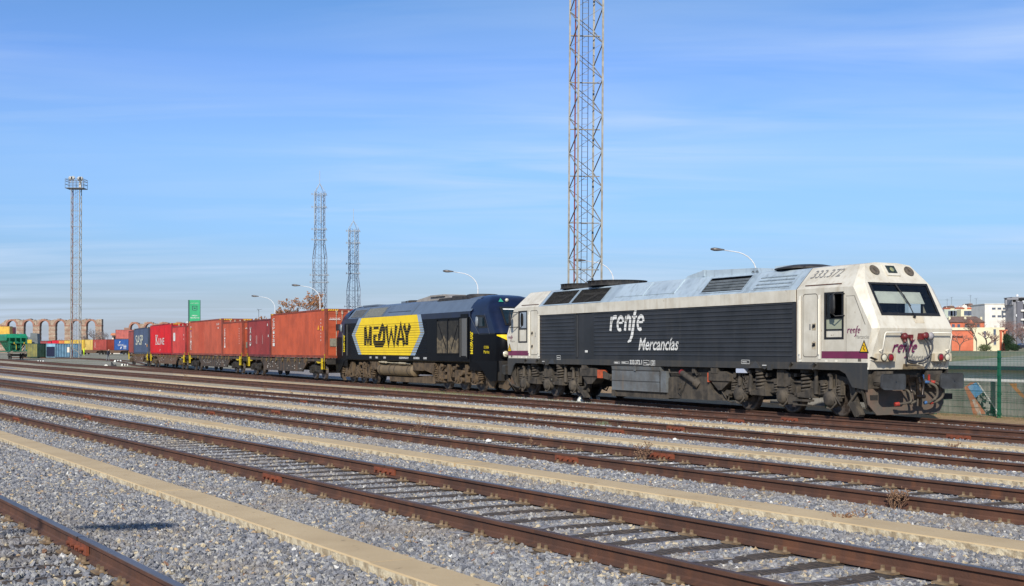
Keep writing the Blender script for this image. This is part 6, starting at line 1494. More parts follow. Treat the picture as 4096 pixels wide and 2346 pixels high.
def deco_blue(root, L_, H_, y):
    mb = MB(); write(mb, 'SACOR', (-1.6,y,1.1), (1,0,0), (0,0,1), 2.7, .5)
    for a in ((1.1,2.4,1.3,1.36),(1.1,2.5,.95,1.12),(1.1,2.4,.55,.7),(1.0,2.4,.35,.4)): mb.box(a[0],a[1],y-.004,y,a[2],a[3])
    ribbon(mb, [(-1.0,1.75),(-.7,2.2),(-.3,2.3)], [.05,.3,.1], (0,y,0), (1,0,0), (0,0,1)); ribbon(mb, [(-.5,.4),(-.1,.6),(.3,.95)], [.1,.35,.05], (0,y,0), (1,0,0), (0,0,1)); mb.build('lettering', whitet, root)
msc = mat('black letters', (44,40,24))
t2 = [(514, 'short blue container with white drawings on the second train', (46,84,146), deco_blue, 2.59, 0), (427, 'brown red container of the second train, behind the person in yellow', (160,70,60), deco_txt('triton', -2.6, .35, 1.5, whitet, True), 2.59, 0),
      (369, 'pale yellow container with a black name, left of the brown one', (206,176,96), deco_txt('MSC', -.5, .5, 1.2, msc, True), 2.59, .2), (336, 'bright yellow container behind the foot of the floodlight mast', (214,178,66), None, 2.59, 0),
      (286, 'yellow container largely hidden by the light blue one', (210,176,80), None, 2.45, 0), (257, 'bright red container above the light blue one', (206,36,54), deco_txt('H', -2.6, .5, .8, whitet), 2.5, 0), (205, 'red container beside the dark green one on the second train', (204,36,60), None, 2.3, 0), (190, 'dark green container with white figures on the second train', (52,96,84), deco_txt('62', -1.6, 1.0, .7, whitet), 2.4, 0)]
tx0 = -85.5*318/275; ty0 = 318.0
for px_, lab, col, dc, hh, dep in t2:
    k_ = (px_ - CX)/FPX; t_ = (tx0 - k_*ty0)/(k_*.66 + .75); X = tx0 - .75*t_; Yy = ty0 + .66*t_
    d = Vector((.75, -.66)); n = Vector((.66, .75)); q = Vector((X, Yy)) - d*3.5 + n*(1.22+dep); container(6.9, hh*1.12, col, lab, (q.x, q.y, 1.74), atan2(d.y, d.x), deco=dc, door=False, group='containers on the second train', wave=.6)
for px_, lab, col in ((455, 'yellow container with a black name between the brown and blue ones', (212,178,62)), (530, 'narrow strip of yellow container right behind the tail of the train', (210,172,62))):
    k_ = (px_ - CX)/FPX; t_ = (tx0 - k_*ty0)/(k_*.66 + .75); X = tx0 - .75*t_; Yy = ty0 + .66*t_; d = Vector((.75, -.66)); n = Vector((.66, .75)); q = Vector((X, Yy)) - d*3.5 + n*4.2
    container(6.9, 2.9, col, lab, (q.x, q.y, 1.74), atan2(d.y, d.x), deco=deco_txt('MSC', .6, .5, 1.2, msc, True), door=False, group='containers on the second train', wave=.6)
for px_, pyb, Y, L_, H_, col, lab in ((560, 1357, 330, 6.6, 2.5, (168,84,76), 'long brown container stacked behind the second train'), (36, 1343, 345, 12, 2.59, (212,168,58), 'yellow container stacked beyond the green hopper wagon'), (50, 1343, 352, 6, 2.4, (176,44,52), 'small red container end next to the stacked yellow one')):
    c_ = at(px_, pyb, Y); container(L_, H_, col, lab, (c_.x - L_/2, c_.y + 1.2, c_.z), radians(4), door=False, wave=.7, group='containers stacked far behind')
    lo_ = container(L_, H_, tuple(int(q_*.8) for q_ in col), 'lower container carrying ' + ' '.join(lab.split()[:4]) + ' at the back', (c_.x - L_/2, c_.y + 1.2, c_.z - H_ - .02), radians(4), door=False, wave=.7, group='containers stacked far behind')
mb = None
for i, (pa, lab) in enumerate([(455, 'brown flat wagon under the blue container of the second train'), (360, 'brown flat wagon behind the person in yellow'), (262, 'flat wagon of the second train behind the light blue container')]):
    k_ = (pa - CX)/FPX; t_ = (tx0 - k_*ty0)/(k_*.66 + .75); X = tx0 - .75*t_; Yy = ty0 + .66*t_; d = Vector((.75, -.66)); n = Vector((.66, .75)); q = Vector((X, Yy)) + n*1.22
    root = empty('container_wagon', (q.x, q.y, .6), atan2(d.y, d.x), lab, 'flat wagon', 'flat wagons of the second train'); mb = MB()
    for s in (-1, 1): mb.pxz([(-6.6,1.2),(6.6,1.2),(6.6,1.05),(3.6,.95),(2.8,.4),(-2.8,.4),(-3.6,.95),(-6.6,1.05)], *sorted((s*1.1,s*1.2)))
    mb.box(-6.6,6.6,-.3,.3,.9,1.2); mb.box(-6.6,6.6,-1.1,1.1,1.1,1.2); mb.build('frame', wbrown2, root)
    for x0 in (-5.2, 5.2):
        mb = MB(); mb.box(x0-1.1,x0+1.1,-1.08,1.08,.55,.8)
        for ax in (x0-.9, x0+.9):
            for s in (-1, 1): mb.cyl((ax,s*.8,.46),(ax,s*.92,.46),.46,16)
        mb.build('bogie', darkg, root)
# green hopper wagon, its end towards the camera
hd_ = atan2(-.889, .457) + radians(6); c_ = at(72, 1438, 189); d = Vector((cos(hd_), sin(hd_)))
root = empty('hopper_wagon', (c_.x, c_.y, c_.z), hd_, 'bright green hopper wagon at the left edge with its buffers towards the viewer', 'hopper wagon')
hg = mat('hopper green', (24,132,92), (20,112,80), 1.2, .5, streak=(60,96,70), sstr=.3); hgd = mat('hopper green dull', (26,104,76), (22,86,64), 1.5, .6)
mb = MB()
mb.pyz([(-1.35,3.9),(-1.5,3.55),(-1.5,2.9),(-1.05,2.55),(1.05,2.55),(1.5,2.9),(1.5,3.55),(1.35,3.9)], -9.0, -.9); mb.add([(-.9,-1.35,3.9),(-.9,1.35,3.9),(-.25,1.5,3.3),(-.25,-1.5,3.3),(-.9,-1.5,2.75),(-.9,1.5,2.75)], [(0,1,2,3),(3,2,5,4)])
mb.build('hopper_body', hg, root)
mb = MB()
for y_ in (-1.2,-.3,.45,1.25): mb.box(-.3,-.1,y_-.09,y_+.09,1.2,3.3)
for y_ in (-1.2,1.25): mb.bar((-.2,y_,2.6),(-1.6,y_*.6,1.4),.1)
mb.box(-9.2,0,-1.35,1.35,1.12,1.3); mb.box(-.4,-.05,-1.4,1.4,2.45,2.6)
for x in (-1.5,-3.2,-4.9,-6.6): mb.pyz([(-1.3,2.6),(-.5,1.3),(.5,1.3),(1.3,2.6)], x-.1, x+.1)
mb.pyz([(-1.2,2.6),(-.5,1.4),(.5,1.4),(1.2,2.6)], -6.8, -1.4); mb.build('frame', hgd, root)
mb = MB(); mb.box(-.2,0,-1.3,1.3,.95,1.2)
for s in (-1, 1): mb.cyl((0,s*.975,1.05),(.55,s*.975,1.05),.1,10); mb.cyl((.5,s*.975,1.05),(.56,s*.975,1.05),.24,14)
mb.build('buffer_beam', mat('pale grime', (126,116,102), (100,92,82), 3, .8), root)
mb = MB(); mb.box(-2.5,-.8,-1.05,1.05,.5,.8)
for s in (-1, 1):
    for ax in (-.9,-2.4): mb.cyl((ax,s*.78,.46),(ax,s*.9,.46),.46,16)
mb.build('bogie', darkg, root)
mb = MB()
for y_ in (-.55, .9): mb.box(-.05,.02,y_-.07,y_+.07,2.35,2.6); mb.tube([(.0,y_,2.4),(.05,y_+.3,2.2),(.05,y_+.3,1.5)], .04, 5)
mb.build('handrail', wyel, root)
# reach stacker behind the green container
c_ = at(130, 1400, 236); root = empty('reach_stacker', (c_.x, c_.y, .5), radians(10), 'grey lifting machine with a tilted boom behind the green container', 'lifting machine')
mb = MB(); mb.box(-1.2,1.4,-1.5,3.5,.9,2.6); mb.pxz([(-.4,2.6),(1.1,2.6),(1.0,4.5),(-.2,4.6)], -.8, 1.6); mb.build('body', mat('machine grey', (96,104,106), (84,90,92), 1, .6), root)
mb = MB(); mb.bar((.4,0,3.0),(-2.0,-1.5,4.4),.4,.45); mb.bar((-2.0,-1.5,4.3),(-1.9,-1.6,2.7),.3); mb.build('boom', mat('boom grey', (150,154,162), (120,124,132), 2, .5), root)
mb = MB(); mb.box(-.6,.2,-1.7,-1.5,2.6,3.3); mb.build('counterweight', wyel, root)
for x, y_ in ((-1.2,-.8),(1.3,-.8),(-1.2,2.6),(1.3,2.6)): mb = MB(); mb.cyl((x-.25,y_,.75),(x+.25,y_,.75),.75,16); mb.build('wheel', blackm, root)
# orange-roofed house
c_ = at(452, 1390, 420); root = empty('house', (c_.x, c_.y, .5), radians(8), 'distant white house with stepped orange tile roofs left of the train tail', 'house')
tile = mat('orange roof tile', (192,124,90), (168,104,76), 2, .9); plas = mat('house plaster', (214,206,194), (198,190,178), 1, .9)
mb = MB(); mb.box(-1.8,2.3,0,6,0,4.2); mb.box(-.5,2.0,1,5,4.2,6.3); mb.box(-3.4,-1.8,0,5,0,3.0); mb.build('wall', plas, root)
for x0, x1, z in ((-2.1,2.6,4.2),(-.9,2.4,6.3),(-3.8,-1.6,3.0)): mb = MB(); mb.prism([(x0,z),(x1,z),(x1-.6,z+.75),(x0+.5,z+.75)], lambda p_, t_: (p_[0], t_, p_[1]), -.3, 6.2); mb.build('roof', tile, root)
for x, z in ((-.9,1.2),(.6,1.2),(.2,4.8),(1.2,4.8)): mb = MB(); mb.box(x,x+.6,-.05,.02,z,z+1.1); mb.build('window', hole, root)

# ------------------------------------------------------------------ markers between the tracks, point lever, people
mk = mat('marker white', (222,222,214), (200,200,190), 6, .6); mk2 = mat('marker black', (28,30,36))
def marker(px0, px1, py_, label):
    a = gp(px0, py_); b_ = gp(px1, py_); L_ = (b_-a).length; root = empty('fouling_marker', tuple((a+b_)/2), atan2(b_.y-a.y, b_.x-a.x), label, 'track marker', 'striped concrete markers between tracks')
    mb = MB(); n = 15; H_ = .26*L_; vs = []
    for i in range(n+1):
        t_ = i/n; x = -L_/2 + L_*t_; k = min(1, min(t_, 1-t_)*7 + .45)
        vs += [(x, y_*k, z*k) for y_, z in ((-.16,-.05),(-.17,H_*.5),(-.12,H_*.9),(0,H_),(.12,H_*.9),(.17,H_*.5),(.16,-.05))]
    b0 = len(mb.v); mb.v += vs
    for i in range(n):
        for j in range(6): mb.f.append((i*7+j, i*7+j+1, (i+1)*7+j+1, (i+1)*7+j)); mb.m.append(1 if i in (4,5,6) or i in (9,10,11) else 0); mb.sm.append(False)
    mb.f += [tuple(range(7)), tuple(range(n*7, n*7+7))]; mb.m += [0,0]; mb.sm += [False]*2
    mb.build('block', [mk, mk2], root)
marker(2310, 2400, 1611, 'largest striped marker, in front of the white locomotive'); marker(966, 1014, 1503, 'striped marker below the short dark red container'); marker(149, 177, 1450, 'striped marker in front of the light blue container'); marker(456, 487, 1449, 'striped marker right of the dark walking figure'); marker(484, 514, 1464, 'striped marker lying nearest the last wagon')
p = gp(424, 1469); root = empty('point_lever', tuple(p), radians(12), 'point lever with a round white counterweight near the dark walking figure', 'point lever')
mb = MB(); mb.cyl((0,-.06,.08),(0,.06,.08),.2,18); mb.build('counterweight', mk, root); mb = MB(); mb.bar((0,0,.1),(.75,.1,.12),.06); mb.pxz([(.55,.0),(1.1,.0),(1.0,.28),(.8,.2),(.6,.55),(.5,.5)], -.15, .15); mb.build('lever', mk2, root)

def skin_mesh(verts, edges, radii, root=0):
    me = bpy.data.meshes.new('s'); me.from_pydata(verts, edges, []); ob = bpy.data.objects.new('s', me); COL.objects.link(ob)
    ob.modifiers.new('k', 'SKIN'); sb_ = ob.modifiers.new('u', 'SUBSURF'); sb_.levels = 1
    for i, r_ in enumerate(radii): me.skin_vertices[0].data[i].radius = (r_, r_)
    me.skin_vertices[0].data[root].use_root = True
    dg = bpy.context.evaluated_depsgraph_get(); out = bpy.data.meshes.new_from_object(ob.evaluated_get(dg)); vs = [tuple(v.co) for v in out.vertices]; fs = [tuple(p_.vertices) for p_ in out.polygons]
    bpy.data.objects.remove(ob); bpy.data.meshes.remove(me); bpy.data.meshes.remove(out); return vs, fs
def person(loc, rz, label, top, bottom, shoe, hair, bend=0.0, scale=1.0, helmet=None, stride=.12):
    root = empty('person', loc, rz, label, 'person'); root.scale = (scale,)*3
    V = [(0,0,.95),(0,.02,1.15),(bend*.5,0,1.38),(bend*.7,0,1.5),(bend*.9+.02,0,1.62),(bend*.9+.02,0,1.72),
         (-.0,.1,.92),(stride,.11,.5),(stride*1.2,.11,.1),(stride*1.2+.14,.11,.04), (0,-.1,.92),(-stride*.5,-.11,.5),(-stride*1.6,-.11,.12),(-stride*1.6+.14,-.11,.04),
         (bend*.5,.2,1.42),(bend*.6+.03,.26,1.15),(bend*.6+.2,.22,.98),(bend*.6+.27,.2,.95), (bend*.5,-.2,1.42),(bend*.6+.02,-.26,1.15),(bend*.6+.2,-.2,1.0),(bend*.6+.27,-.17,.98)]
    Ed = [(0,1),(1,2),(2,3),(3,4),(4,5),(0,6),(6,7),(7,8),(8,9),(0,10),(10,11),(11,12),(12,13),(2,14),(14,15),(15,16),(16,17),(2,18),(18,19),(19,20),(20,21)]
    R_ = [.15,.15,.15,.06,.1,.07,.09,.07,.05,.045,.09,.07,.05,.045,.08,.055,.04,.035,.08,.055,.04,.035]
    vs, fs = skin_mesh(V, Ed, R_); me = bpy.data.meshes.new('body'); me.from_pydata(vs, [], fs)
    for m_ in (top, bottom, shoe, mat('skin', (190,142,116)), hair): me.materials.append(m_)
    for pl in me.polygons:
        c_ = pl.center; pl.use_smooth = True
        pl.material_index = 3 if (1.5 < c_.z <= 1.68) or (abs(c_.y) > .12 and c_.z < 1.0 and c_.x > bend*.6+.2 and c_.z > .85) else (4 if c_.z > 1.68 else (0 if c_.z > .93 else (1 if c_.z > .12 else 2)))
    o = bpy.data.objects.new('body', me); COL.objects.link(o); o.parent = root
    mb = MB(); mb.lathe([(.15,.0),(.165,.22),(.19,.42),(.2,.6),(.17,.62)], (bend*.2, 0, .86), 12); mb.v = [(v[0]+bend*.4*(v[2]-.86), v[1]*1.15, v[2]) for v in mb.v]; mb.build('jacket', top, root)
    if helmet: mb = MB(); mb.lathe([(.12,0),(.115,.06),(.07,.12),(.01,.14)], (bend*.9+.02,0,1.66), 12); mb.build('helmet', helmet, root)
    return root
hv = mat('high visibility yellow', (206,240,30), None, rough=.7)
p = at(336, 1422.5, 302); person(tuple(p), radians(10), 'person in bright yellow work clothes standing before the second train', hv, hv, hv, hv, 0, 1.0, hv, .03)
p = at(431, 1447, 169); person(tuple(p), radians(-8), 'person in a dark jacket and grey trousers walking across the tracks', mat('dark jacket', (30,32,46)), mat('grey trousers', (104,108,112)), mat('shoes', (50,46,44)), mat('hair', (70,52,44)), .16, 1.0, None, .1)

# ------------------------------------------------------------------ right side: fence, wall, shed, town
fg = mat('fence green', (26,92,70), None, rough=.5); fv = []
pf = gp(3997, 1673); fu, fvv = touv(pf.x, pf.y); FH = 2.0
fs_ = 2.52
def fence_pt(u): return uv(u, fvv, ground(fu, fvv))
root = empty('mesh_fence', tuple(fence_pt(fu)), HEAD, 'green wire mesh fence on square posts at the right edge', 'fence')
posts = [k*fs_ for k in range(-3, 3)]
for x in posts:
    mb = MB(); mb.box(x-.04, x+.04, -.04, .04, -.1, FH+.03)
    for z in (.12,.72,1.28,1.82): mb.box(x-.05, x+.05, -.055, .05, z-.02, z+.02)
    mb.build('post', fg, root)
for a, b_ in zip(posts, posts[1:]):
    mb = MB(); n = 50
    for i in range(1, n): x = a + (b_-a)*i/n; mb.bar((x,-.045,.05),(x,-.045,FH-.02), .0055, .0055)
    for z in (.08,.28,.48,.66,.72,.78,.98,1.18,1.24,1.30,1.5,1.7,1.76,1.82,1.98): mb.bar((a,-.05,z),(b_,-.05,z),.007,.007)
    mb.build('mesh_panel', fg, root)
# concrete wall with a mural, half a metre behind the fence
wl = empty('concrete_wall', tuple(uv(fu, fvv+.75, ground(fu, fvv))), HEAD, 'low grey concrete wall with painted mural behind the green fence', 'wall')
wc = mat('board marked concrete', (150,147,140), (128,125,118), 1.2, .9, streak=(104,100,92), sstr=.6, bump=.3, bscale=20)
wd_ = uv(fu, fvv+.75); sW = FPX/wd_.y; wtop = CAMZ + (HZ-1530)/sW - ground(fu, fvv)
mb = MB()
for k in range(-4, 5): mb.box(k*2.9+.005, k*2.9+2.885, 0, .22, -.2, wtop + (0 if k < 1 else -.02*k), 0)
mb.build('panel', wc, wl)
def wuv(px_, py_):                                                    # pixel in the photo -> wall plane coordinates (x along, z up)
    dr = Vector(((px_-CX)/FPX, 1.0)); base = uv(fu, fvv+.75).xy; n = N; Y = (base.dot(n))/(dr.dot(n)); p_ = dr*Y; return ((p_-base).dot(F), CAMZ + (HZ-py_)/FPX*Y - ground(fu, fvv))
def mural(name, poly, m, off, label):
    mb = MB(); P_ = [wuv(a, b_) for a, b_ in poly]; mb.add([(x, -off, max(-.05, min(wtop-.01, z))) for x, z in P_], [tuple(range(len(P_)))]); mb.build(name, m, wl, label=label)
K = lambda x, y_: (3750 + .44645*x, 1100 + .44645*y_)
mural('painted_shape', [K(*q) for q in ((240,1010),(300,962),(345,965),(430,1250),(360,1260),(320,1250),(290,1130))], mat('mural orange', (196,124,92), (206,150,120), 2.5, .85), .004, 'orange painted band with a point at the bottom')
mural('painted_shape', [K(*q) for q in ((272,1003),(345,964),(415,1045),(340,1105))], mat('mural blue', (96,150,200), (140,180,214), 3, .8), .009, 'light blue painted window shape')
mural('painted_shape', [K(*q) for q in ((340,1105),(418,1050),(560,1280),(480,1275),(440,1250))], mat('mural black and white', (34,38,46), (168,166,158), 5, .85, lo=.5, hi=.54), .008, 'black and pale speckled painted strip')
mural('painted_shape', [K(*q) for q in ((355,964),(368,964),(585,1278),(572,1282))], whitet, .012, 'thin white painted line')
mural('painted_shape', [K(*q) for q in ((640,972),(712,972),(712,1010),(775,1075),(775,1108),(735,1080))], mat('mural ochre', (190,134,84), (170,116,74), 3, .85), .004, 'ochre painted angle at the right edge')
mural('painted_shape', [K(*q) for q in ((312,1120),(345,1115),(400,1262),(365,1265))], mat('mural pale', (206,196,184), (196,140,110), 4, .85), .011, 'pale stripe inside the orange band')
# long low shed beyond the wall
sh = empty('shed', tuple(uv(fu, fvv+13, -1.9)), HEAD, 'long low white shed with a grey sheet roof behind the mural wall', 'shed')
def shz(v_off, py_, px_=3950):
    p_ = uv(fu, fvv+v_off); dr = Vector(((px_-CX)/FPX, 1.0)); Y = p_.xy.dot(N)/dr.dot(N); return CAMZ + (HZ-py_)/FPX*Y
ze = shz(13, 1467) + 1.9; zr = shz(24, 1409) + 1.9
mb = MB(); mb.box(-16, 30, 0, .3, -1, ze); mb.build('wall', mat('white render', (206,206,204), (192,192,188), .6, .9), sh)
mb = MB(); mb.box(-2.2, -2.05, -.03, 0, 0, ze); mb.box(5.2,5.35,-.03,0,0,ze); mb.build('downpipe', mat('cream pipe', (196,186,160)), sh)
mb = MB(); n = 184
pr = []
for i in range(n): x = -16.3 + i*.25; pr += [(x, 0), (x+.06, .04), (x+.125, .04), (x+.19, 0)]
vs = [(a, -.35, ze-.02+b_) for a, b_ in pr] + [(a, 11, zr+b_) for a, b_ in pr]; k = len(pr); mb.add(vs, [(i, i+1, k+i+1, k+i) for i in range(k-1)]); mb.build('roof', mat('fibre cement roof', (132,132,126), (118,117,110), .5, .9, streak=(146,136,116), sstr=.5), sh)
mb = MB(); mb.box(-16.3, 30, -.42, -.35, ze-.14, ze+.03); mb.build('gutter', mat('dark gutter', (34,38,52)), sh)

def block(px0, px1, ytop, ybot, Y, depth, m_, name, label, cat, rot=0.0):
    a = at(px0, ytop, Y); b_ = at(px1, ybot, Y); root = empty(name, (a.x, Y, b_.z), rot, label, cat); return root, (b_.x-a.x), (a.z-b_.z), FPX/Y
wh = mat('white facade', (216,212,204), (204,200,192), .3, .9); gw = mat('greenish facade', (176,184,170), (164,172,158), .3, .9); cr_ = mat('cream facade', (216,208,176), (204,196,164), .3, .9); og = mat('orange facade', (200,112,82), (184,100,72), .4, .9); rtl = mat('red tile', (160,88,62), (138,74,54), .8, .9); btl = mat('brown tile', (112,90,80), (96,76,68), .6, .9); wd2 = mat('window dark', (70,78,96), (96,104,118), 2, .3); grf = mat('grey facade', (140,140,144), (122,122,126), .3, .8)
def win(root, x, z, w, h_, m_=wd2, frame_=True):
    mb = MB(); mb.box(x, x+w, -.02, .02, z, z+h_); f_ = mb.build('window', m_, root)
    if frame_: mb = MB(); mb.box(x-.08, x+w+.08, -.1, .0, z-.1, z-.02); mb.build('sill', wh, f_)
YB = 150
K2 = lambda x, y_: (3770 + .29963*x, 1170 + .29976*y_)
def kb(x0, x1, y0, y1, Y, depth, m_, name, label, cat):
    (pa, ta), (pb, tb_) = K2(x0, y0), K2(x1, y1); root, w, h_, s = block(pa, pb, ta, tb_ , Y, depth, m_, name, label, cat); mb = MB(); mb.box(0, w, 0, depth, -6, h_); mb.build('wall', m_, root); return root, w, h_, (lambda x, y_: ((K2(x, y_)[0]-pa)/s, (tb_-K2(x, y_)[1])/s))
r_, w, h_, m2 = kb(565, 960, 160, 700, 480, 14, wh, 'apartment_building', 'white flat-roofed building with two rows of windows on the hill', 'building')
for y0, ww in ((203, 48), (305, 50)):
    for x in (660, 735, 806, 878): a, b_ = m2(x, y0+28); win(r_, a, b_, 48*.29963/FPX*480, 26*.29963/FPX*480)
mb = MB(); mb.box(-.2, w+.2, -.2, 14.2, h_, h_+.25); mb.build('parapet', wh, r_)
r_, w, h_, m2 = kb(950, 1300, 150, 700, 472, 14, grf, 'apartment_building', 'grey modern block with open balconies at the right edge', 'building')
for y0 in (170, 290, 395):
    a, b_ = m2(1030, y0+60); mb = MB(); mb.box(a, w, -1.5, .1, b_-.8, b_-.1); mb.build('balcony', wh, r_); mb = MB(); mb.box(a, w, -.02, .03, b_, b_+3.4); mb.build('window', hole, r_)
a, b_ = m2(985, 400); mb = MB(); mb.box(a, a+2.4, -.8, .1, b_-12, b_+8); mb.build('column', mat('dark column', (96,96,104)), r_)
a, b_ = m2(840, 150)
mb = MB(); mb.box(a, a+.6, 0, .6, b_-.5, b_+2.0); mb.box(a, a+5, 0, .6, b_+1.5, b_+2.1); mb.box(a+2.8, a+14, .5, 8, b_-.5, b_+2.2); mb.box(a+2.6,a+14,.2,8.2,b_+2.2,b_+2.5); mb.build('roof_storey', grf, r_)
mb = MB(); mb.box(a+3.0, a+4.2, .4, .5, b_+.6, b_+1.8); mb.box(a+5,a+12,.4,.5,b_+.5,b_+2.0); mb.build('roof_opening', hole, r_)
mb = MB()
for x, z in ((1010,140),(1075,135),(997,312)): q = m2(x, z); mb.lathe([(.7,0),(.5,-.12),(.02,-.18)], (q[0], -.4, q[1]), 12, 0, 'y')
mb.build('satellite_dish', whitep, r_); mb = MB(); q = m2(1055, 40); mb.lathe([(.5,-.4),(.6,.1),(.4,.5),(.05,.6)], (q[0], 4, q[1]), 12); mb.build('water_tank', whitep, r_)
r_, w, h_, m2 = kb(25, 250, 232, 700, 530, 12, gw, 'apartment_building', 'pale greenish building under a row of red roofs', 'building')
for x in (75, 110, 155, 195): a, b_ = m2(x, 315); win(r_, a, b_, 1.9, 2.2)
r_, w, h_, m2 = kb(246, 570, 228, 700, 525, 12, cr_, 'apartment_building', 'long cream building between the greenish and the white ones', 'building')
for x in (287, 350, 430, 500): a, b_ = m2(x, 310); win(r_, a, b_, 2.2, 2.0)
rq = random.Random(3)
for i, (x0, x1, yt, lab, m_) in enumerate([(15, 110, 205, 'red-tiled house roof furthest left on the skyline', rtl), (75, 170, 180, 'brown roof hut on the skyline with a chimney stack', btl), (165, 300, 200, 'low red roof in the skyline row, left of the white gable', rtl), (255, 335, 170, 'small white gabled house on the skyline', wh), (300, 420, 205, 'orange-red roof in the middle of the skyline', mat('bright tile', (196,96,66), (176,86,60), 1, .9)), (335, 415, 150, 'dark turret on the skyline', btl), (400, 500, 190, 'red roof on the skyline left of the white building', rtl), (480, 570, 182, 'last red roof before the white building', rtl)]):
    Y = 580 + i*4; (pa, ta), (pb, tb_) = K2(x0, yt), K2(x1, 245); a = at(pa, ta, Y); b_ = at(pb, tb_, Y); w = b_.x-a.x; h_ = a.z-b_.z
    root = empty('hill_house', (a.x, Y, b_.z), 0, lab, 'house', 'houses on the skyline'); mb = MB(); mb.box(.2, w-.2, .2, 8, -4, h_*.55); mb.build('wall', cr_ if i % 2 else wh, root)
    mb = MB(); mb.prism([(-.1,h_*.5),(w+.1,h_*.5),(w*.8,h_),(w*.25,h_)], lambda p_, t_: (p_[0], t_, p_[1]), 0, 8.2); mb.build('roof', m_, root)
    mb = MB(); mb.box(w*.5, w*.5+.35, 1, 1.4, h_*.8, h_+.5); mb.build('chimney', plas, root)
    if i in (0, 1, 5, 6): mb = MB(); x = w*.6; mb.cyl((x,1,h_*.8),(x,1,h_+4.2),.05,4); mb.bar((x-.9,1,h_+3.9),(x+.9,1,h_+4.1),.05); mb.bar((x-.5,1,h_+3.3),(x+.5,1,h_+3.4),.05); mb.build('tv_antenna', darkg, root)
# brown-roofed brick house
(pa, ta), (pb, tb_) = K2(105, 400), K2(560, 470); Y = 390; a = at(pa, ta, Y); b_ = at(pb, tb_, Y); root = empty('brick_house', (a.x, Y, b_.z), 0, 'brick house under a brown hipped roof with cream chimneys', 'house'); w = b_.x-a.x; h_ = a.z-b_.z; s = FPX/Y
mb = MB(); mb.box(0, w, 0, 8, -6, h_); mb.build('wall', og, root); hr = (K2(0,400)[1]-K2(0,318)[1])/s
mb = MB(); mb.add([(-.3,-.4,h_-.05),(w+.3,-.4,h_-.05),(w+.3,8,h_-.05),(-.3,8,h_-.05),(w*.12,4,h_+hr),(w*.9,4,h_+hr)], [(0,1,5,4),(2,3,4,5),(0,4,3),(1,2,5)]); mb.build('roof', btl, root)
mb = MB(); x = w*.57; mb.add([(x-1.6,-.6,h_-.5),(x+1.6,-.6,h_-.5),(x,-.6,h_+.8),(x-1.6,2,h_-.5),(x+1.6,2,h_-.5),(x,2,h_+.8)], [(0,1,2),(0,2,5,3),(1,4,5,2)]); mb.build('gable', og, root)
for x in (w*.02, w*.48, w*.95): mb = MB(); mb.box(x, x+.6, 2, 2.6, h_+.2, h_+hr*.75+.3); mb.build('chimney', cr_, root)
for x in (.5, 2.2, 4.6, 8.4): win(root, x, -.4+h_-1.3, .9, 1.1)
# orange and cream house, nearer
(pa, ta), (pb, tb_) = K2(118, 470), K2(830, 800); Y = 300; a = at(pa, ta, Y); b_ = at(pb, tb_, Y); root = empty('terraced_house', (a.x, Y, b_.z), 0, 'cream and orange house with flat roof edges just above the shed', 'house'); w = b_.x-a.x; h_ = a.z-b_.z; s = FPX/Y
m2 = lambda x, y_: ((K2(x, y_)[0]-pa)/s, (tb_-K2(x, y_)[1])/s)
mb = MB(); mb.box(0, w, 0, 8, -4, h_); mb.build('wall', cr_, root)
mb = MB(); q0 = m2(118, 512); q1 = m2(405, 780); mb.box(q0[0], q1[0], -.35, .0, q1[1], q0[1]); mb.build('facade_panel', og, root, label='orange front panel')
mb = MB(); mb.box(q0[0], q1[0]-.2, -.5, -.2, q0[1]-.05, q0[1]+.12); q2_ = m2(118, 590); mb.box(q2_[0], q2_[0]+2.6, -.9, -.3, q2_[1], q2_[1]+.15); mb.build('cornice', mat('dark red trim', (120,62,54)), root)
mb = MB(); q0 = m2(762, 508); q1 = m2(832, 775); mb.box(q0[0], q0[0]+.4, -.6, 0, q1[1], q0[1]); mb.box(q1[0]-.4, q1[0], -.6, 0, q1[1], q0[1]); mb.box(q0[0]-.1, q1[0]+.4, -.6, 0, q0[1]-.12, q0[1]+.12); mb.box(q0[0]-.1, q1[0]+.4, -.6, 0, q1[1]-.1, q1[1]+.1); mb.build('portal_frame', og, root)
for x, y_ in ((345,620),(350,740),(680,575),(683,700),(548,600)): q = m2(x, y_); win(root, q[0], q[1], .6, 1.5)
q = m2(130, 580); win(root, q[0], q[1], 2.4, .9, plas, False)
# vegetation on the right
for px_, Y, H_, W_, lab, m_, sd in [(K2(455,0)[0], 285, 8.6, 6.6, 'spreading bare tree in front of the cream house', twig, 61), (K2(230,0)[0], 288, 5.2, 7, 'small reddish bare tree before the orange panel', twigp, 62), (K2(590,0)[0], 290, 5.2, 6, 'low bare tree beside the conifer hedge', twigp, 63), (K2(720,0)[0], 440, 12, 13, 'pinkish bare tree below the windows of the white building', twigp, 64), (K2(860,0)[0], 436, 12, 13, 'pinkish bare tree between the white and grey buildings', twigp, 65), (K2(990,0)[0], 400, 10.5, 12, 'pinkish bare tree before the grey block', twigp, 66), (K2(1070,0)[0], 380, 10, 11, 'pinkish bare tree at the right edge', twigp, 67), (K2(470,0)[0], 375, 11, 8, 'taller bare tree crossing the brown roof', twig, 68)]:
    tree(px_, Y, H_, W_, 'bare_tree', lab, m_, sd, 6, zg=at(px_, 1410, Y).z, trunk=.2, dens=1.1)
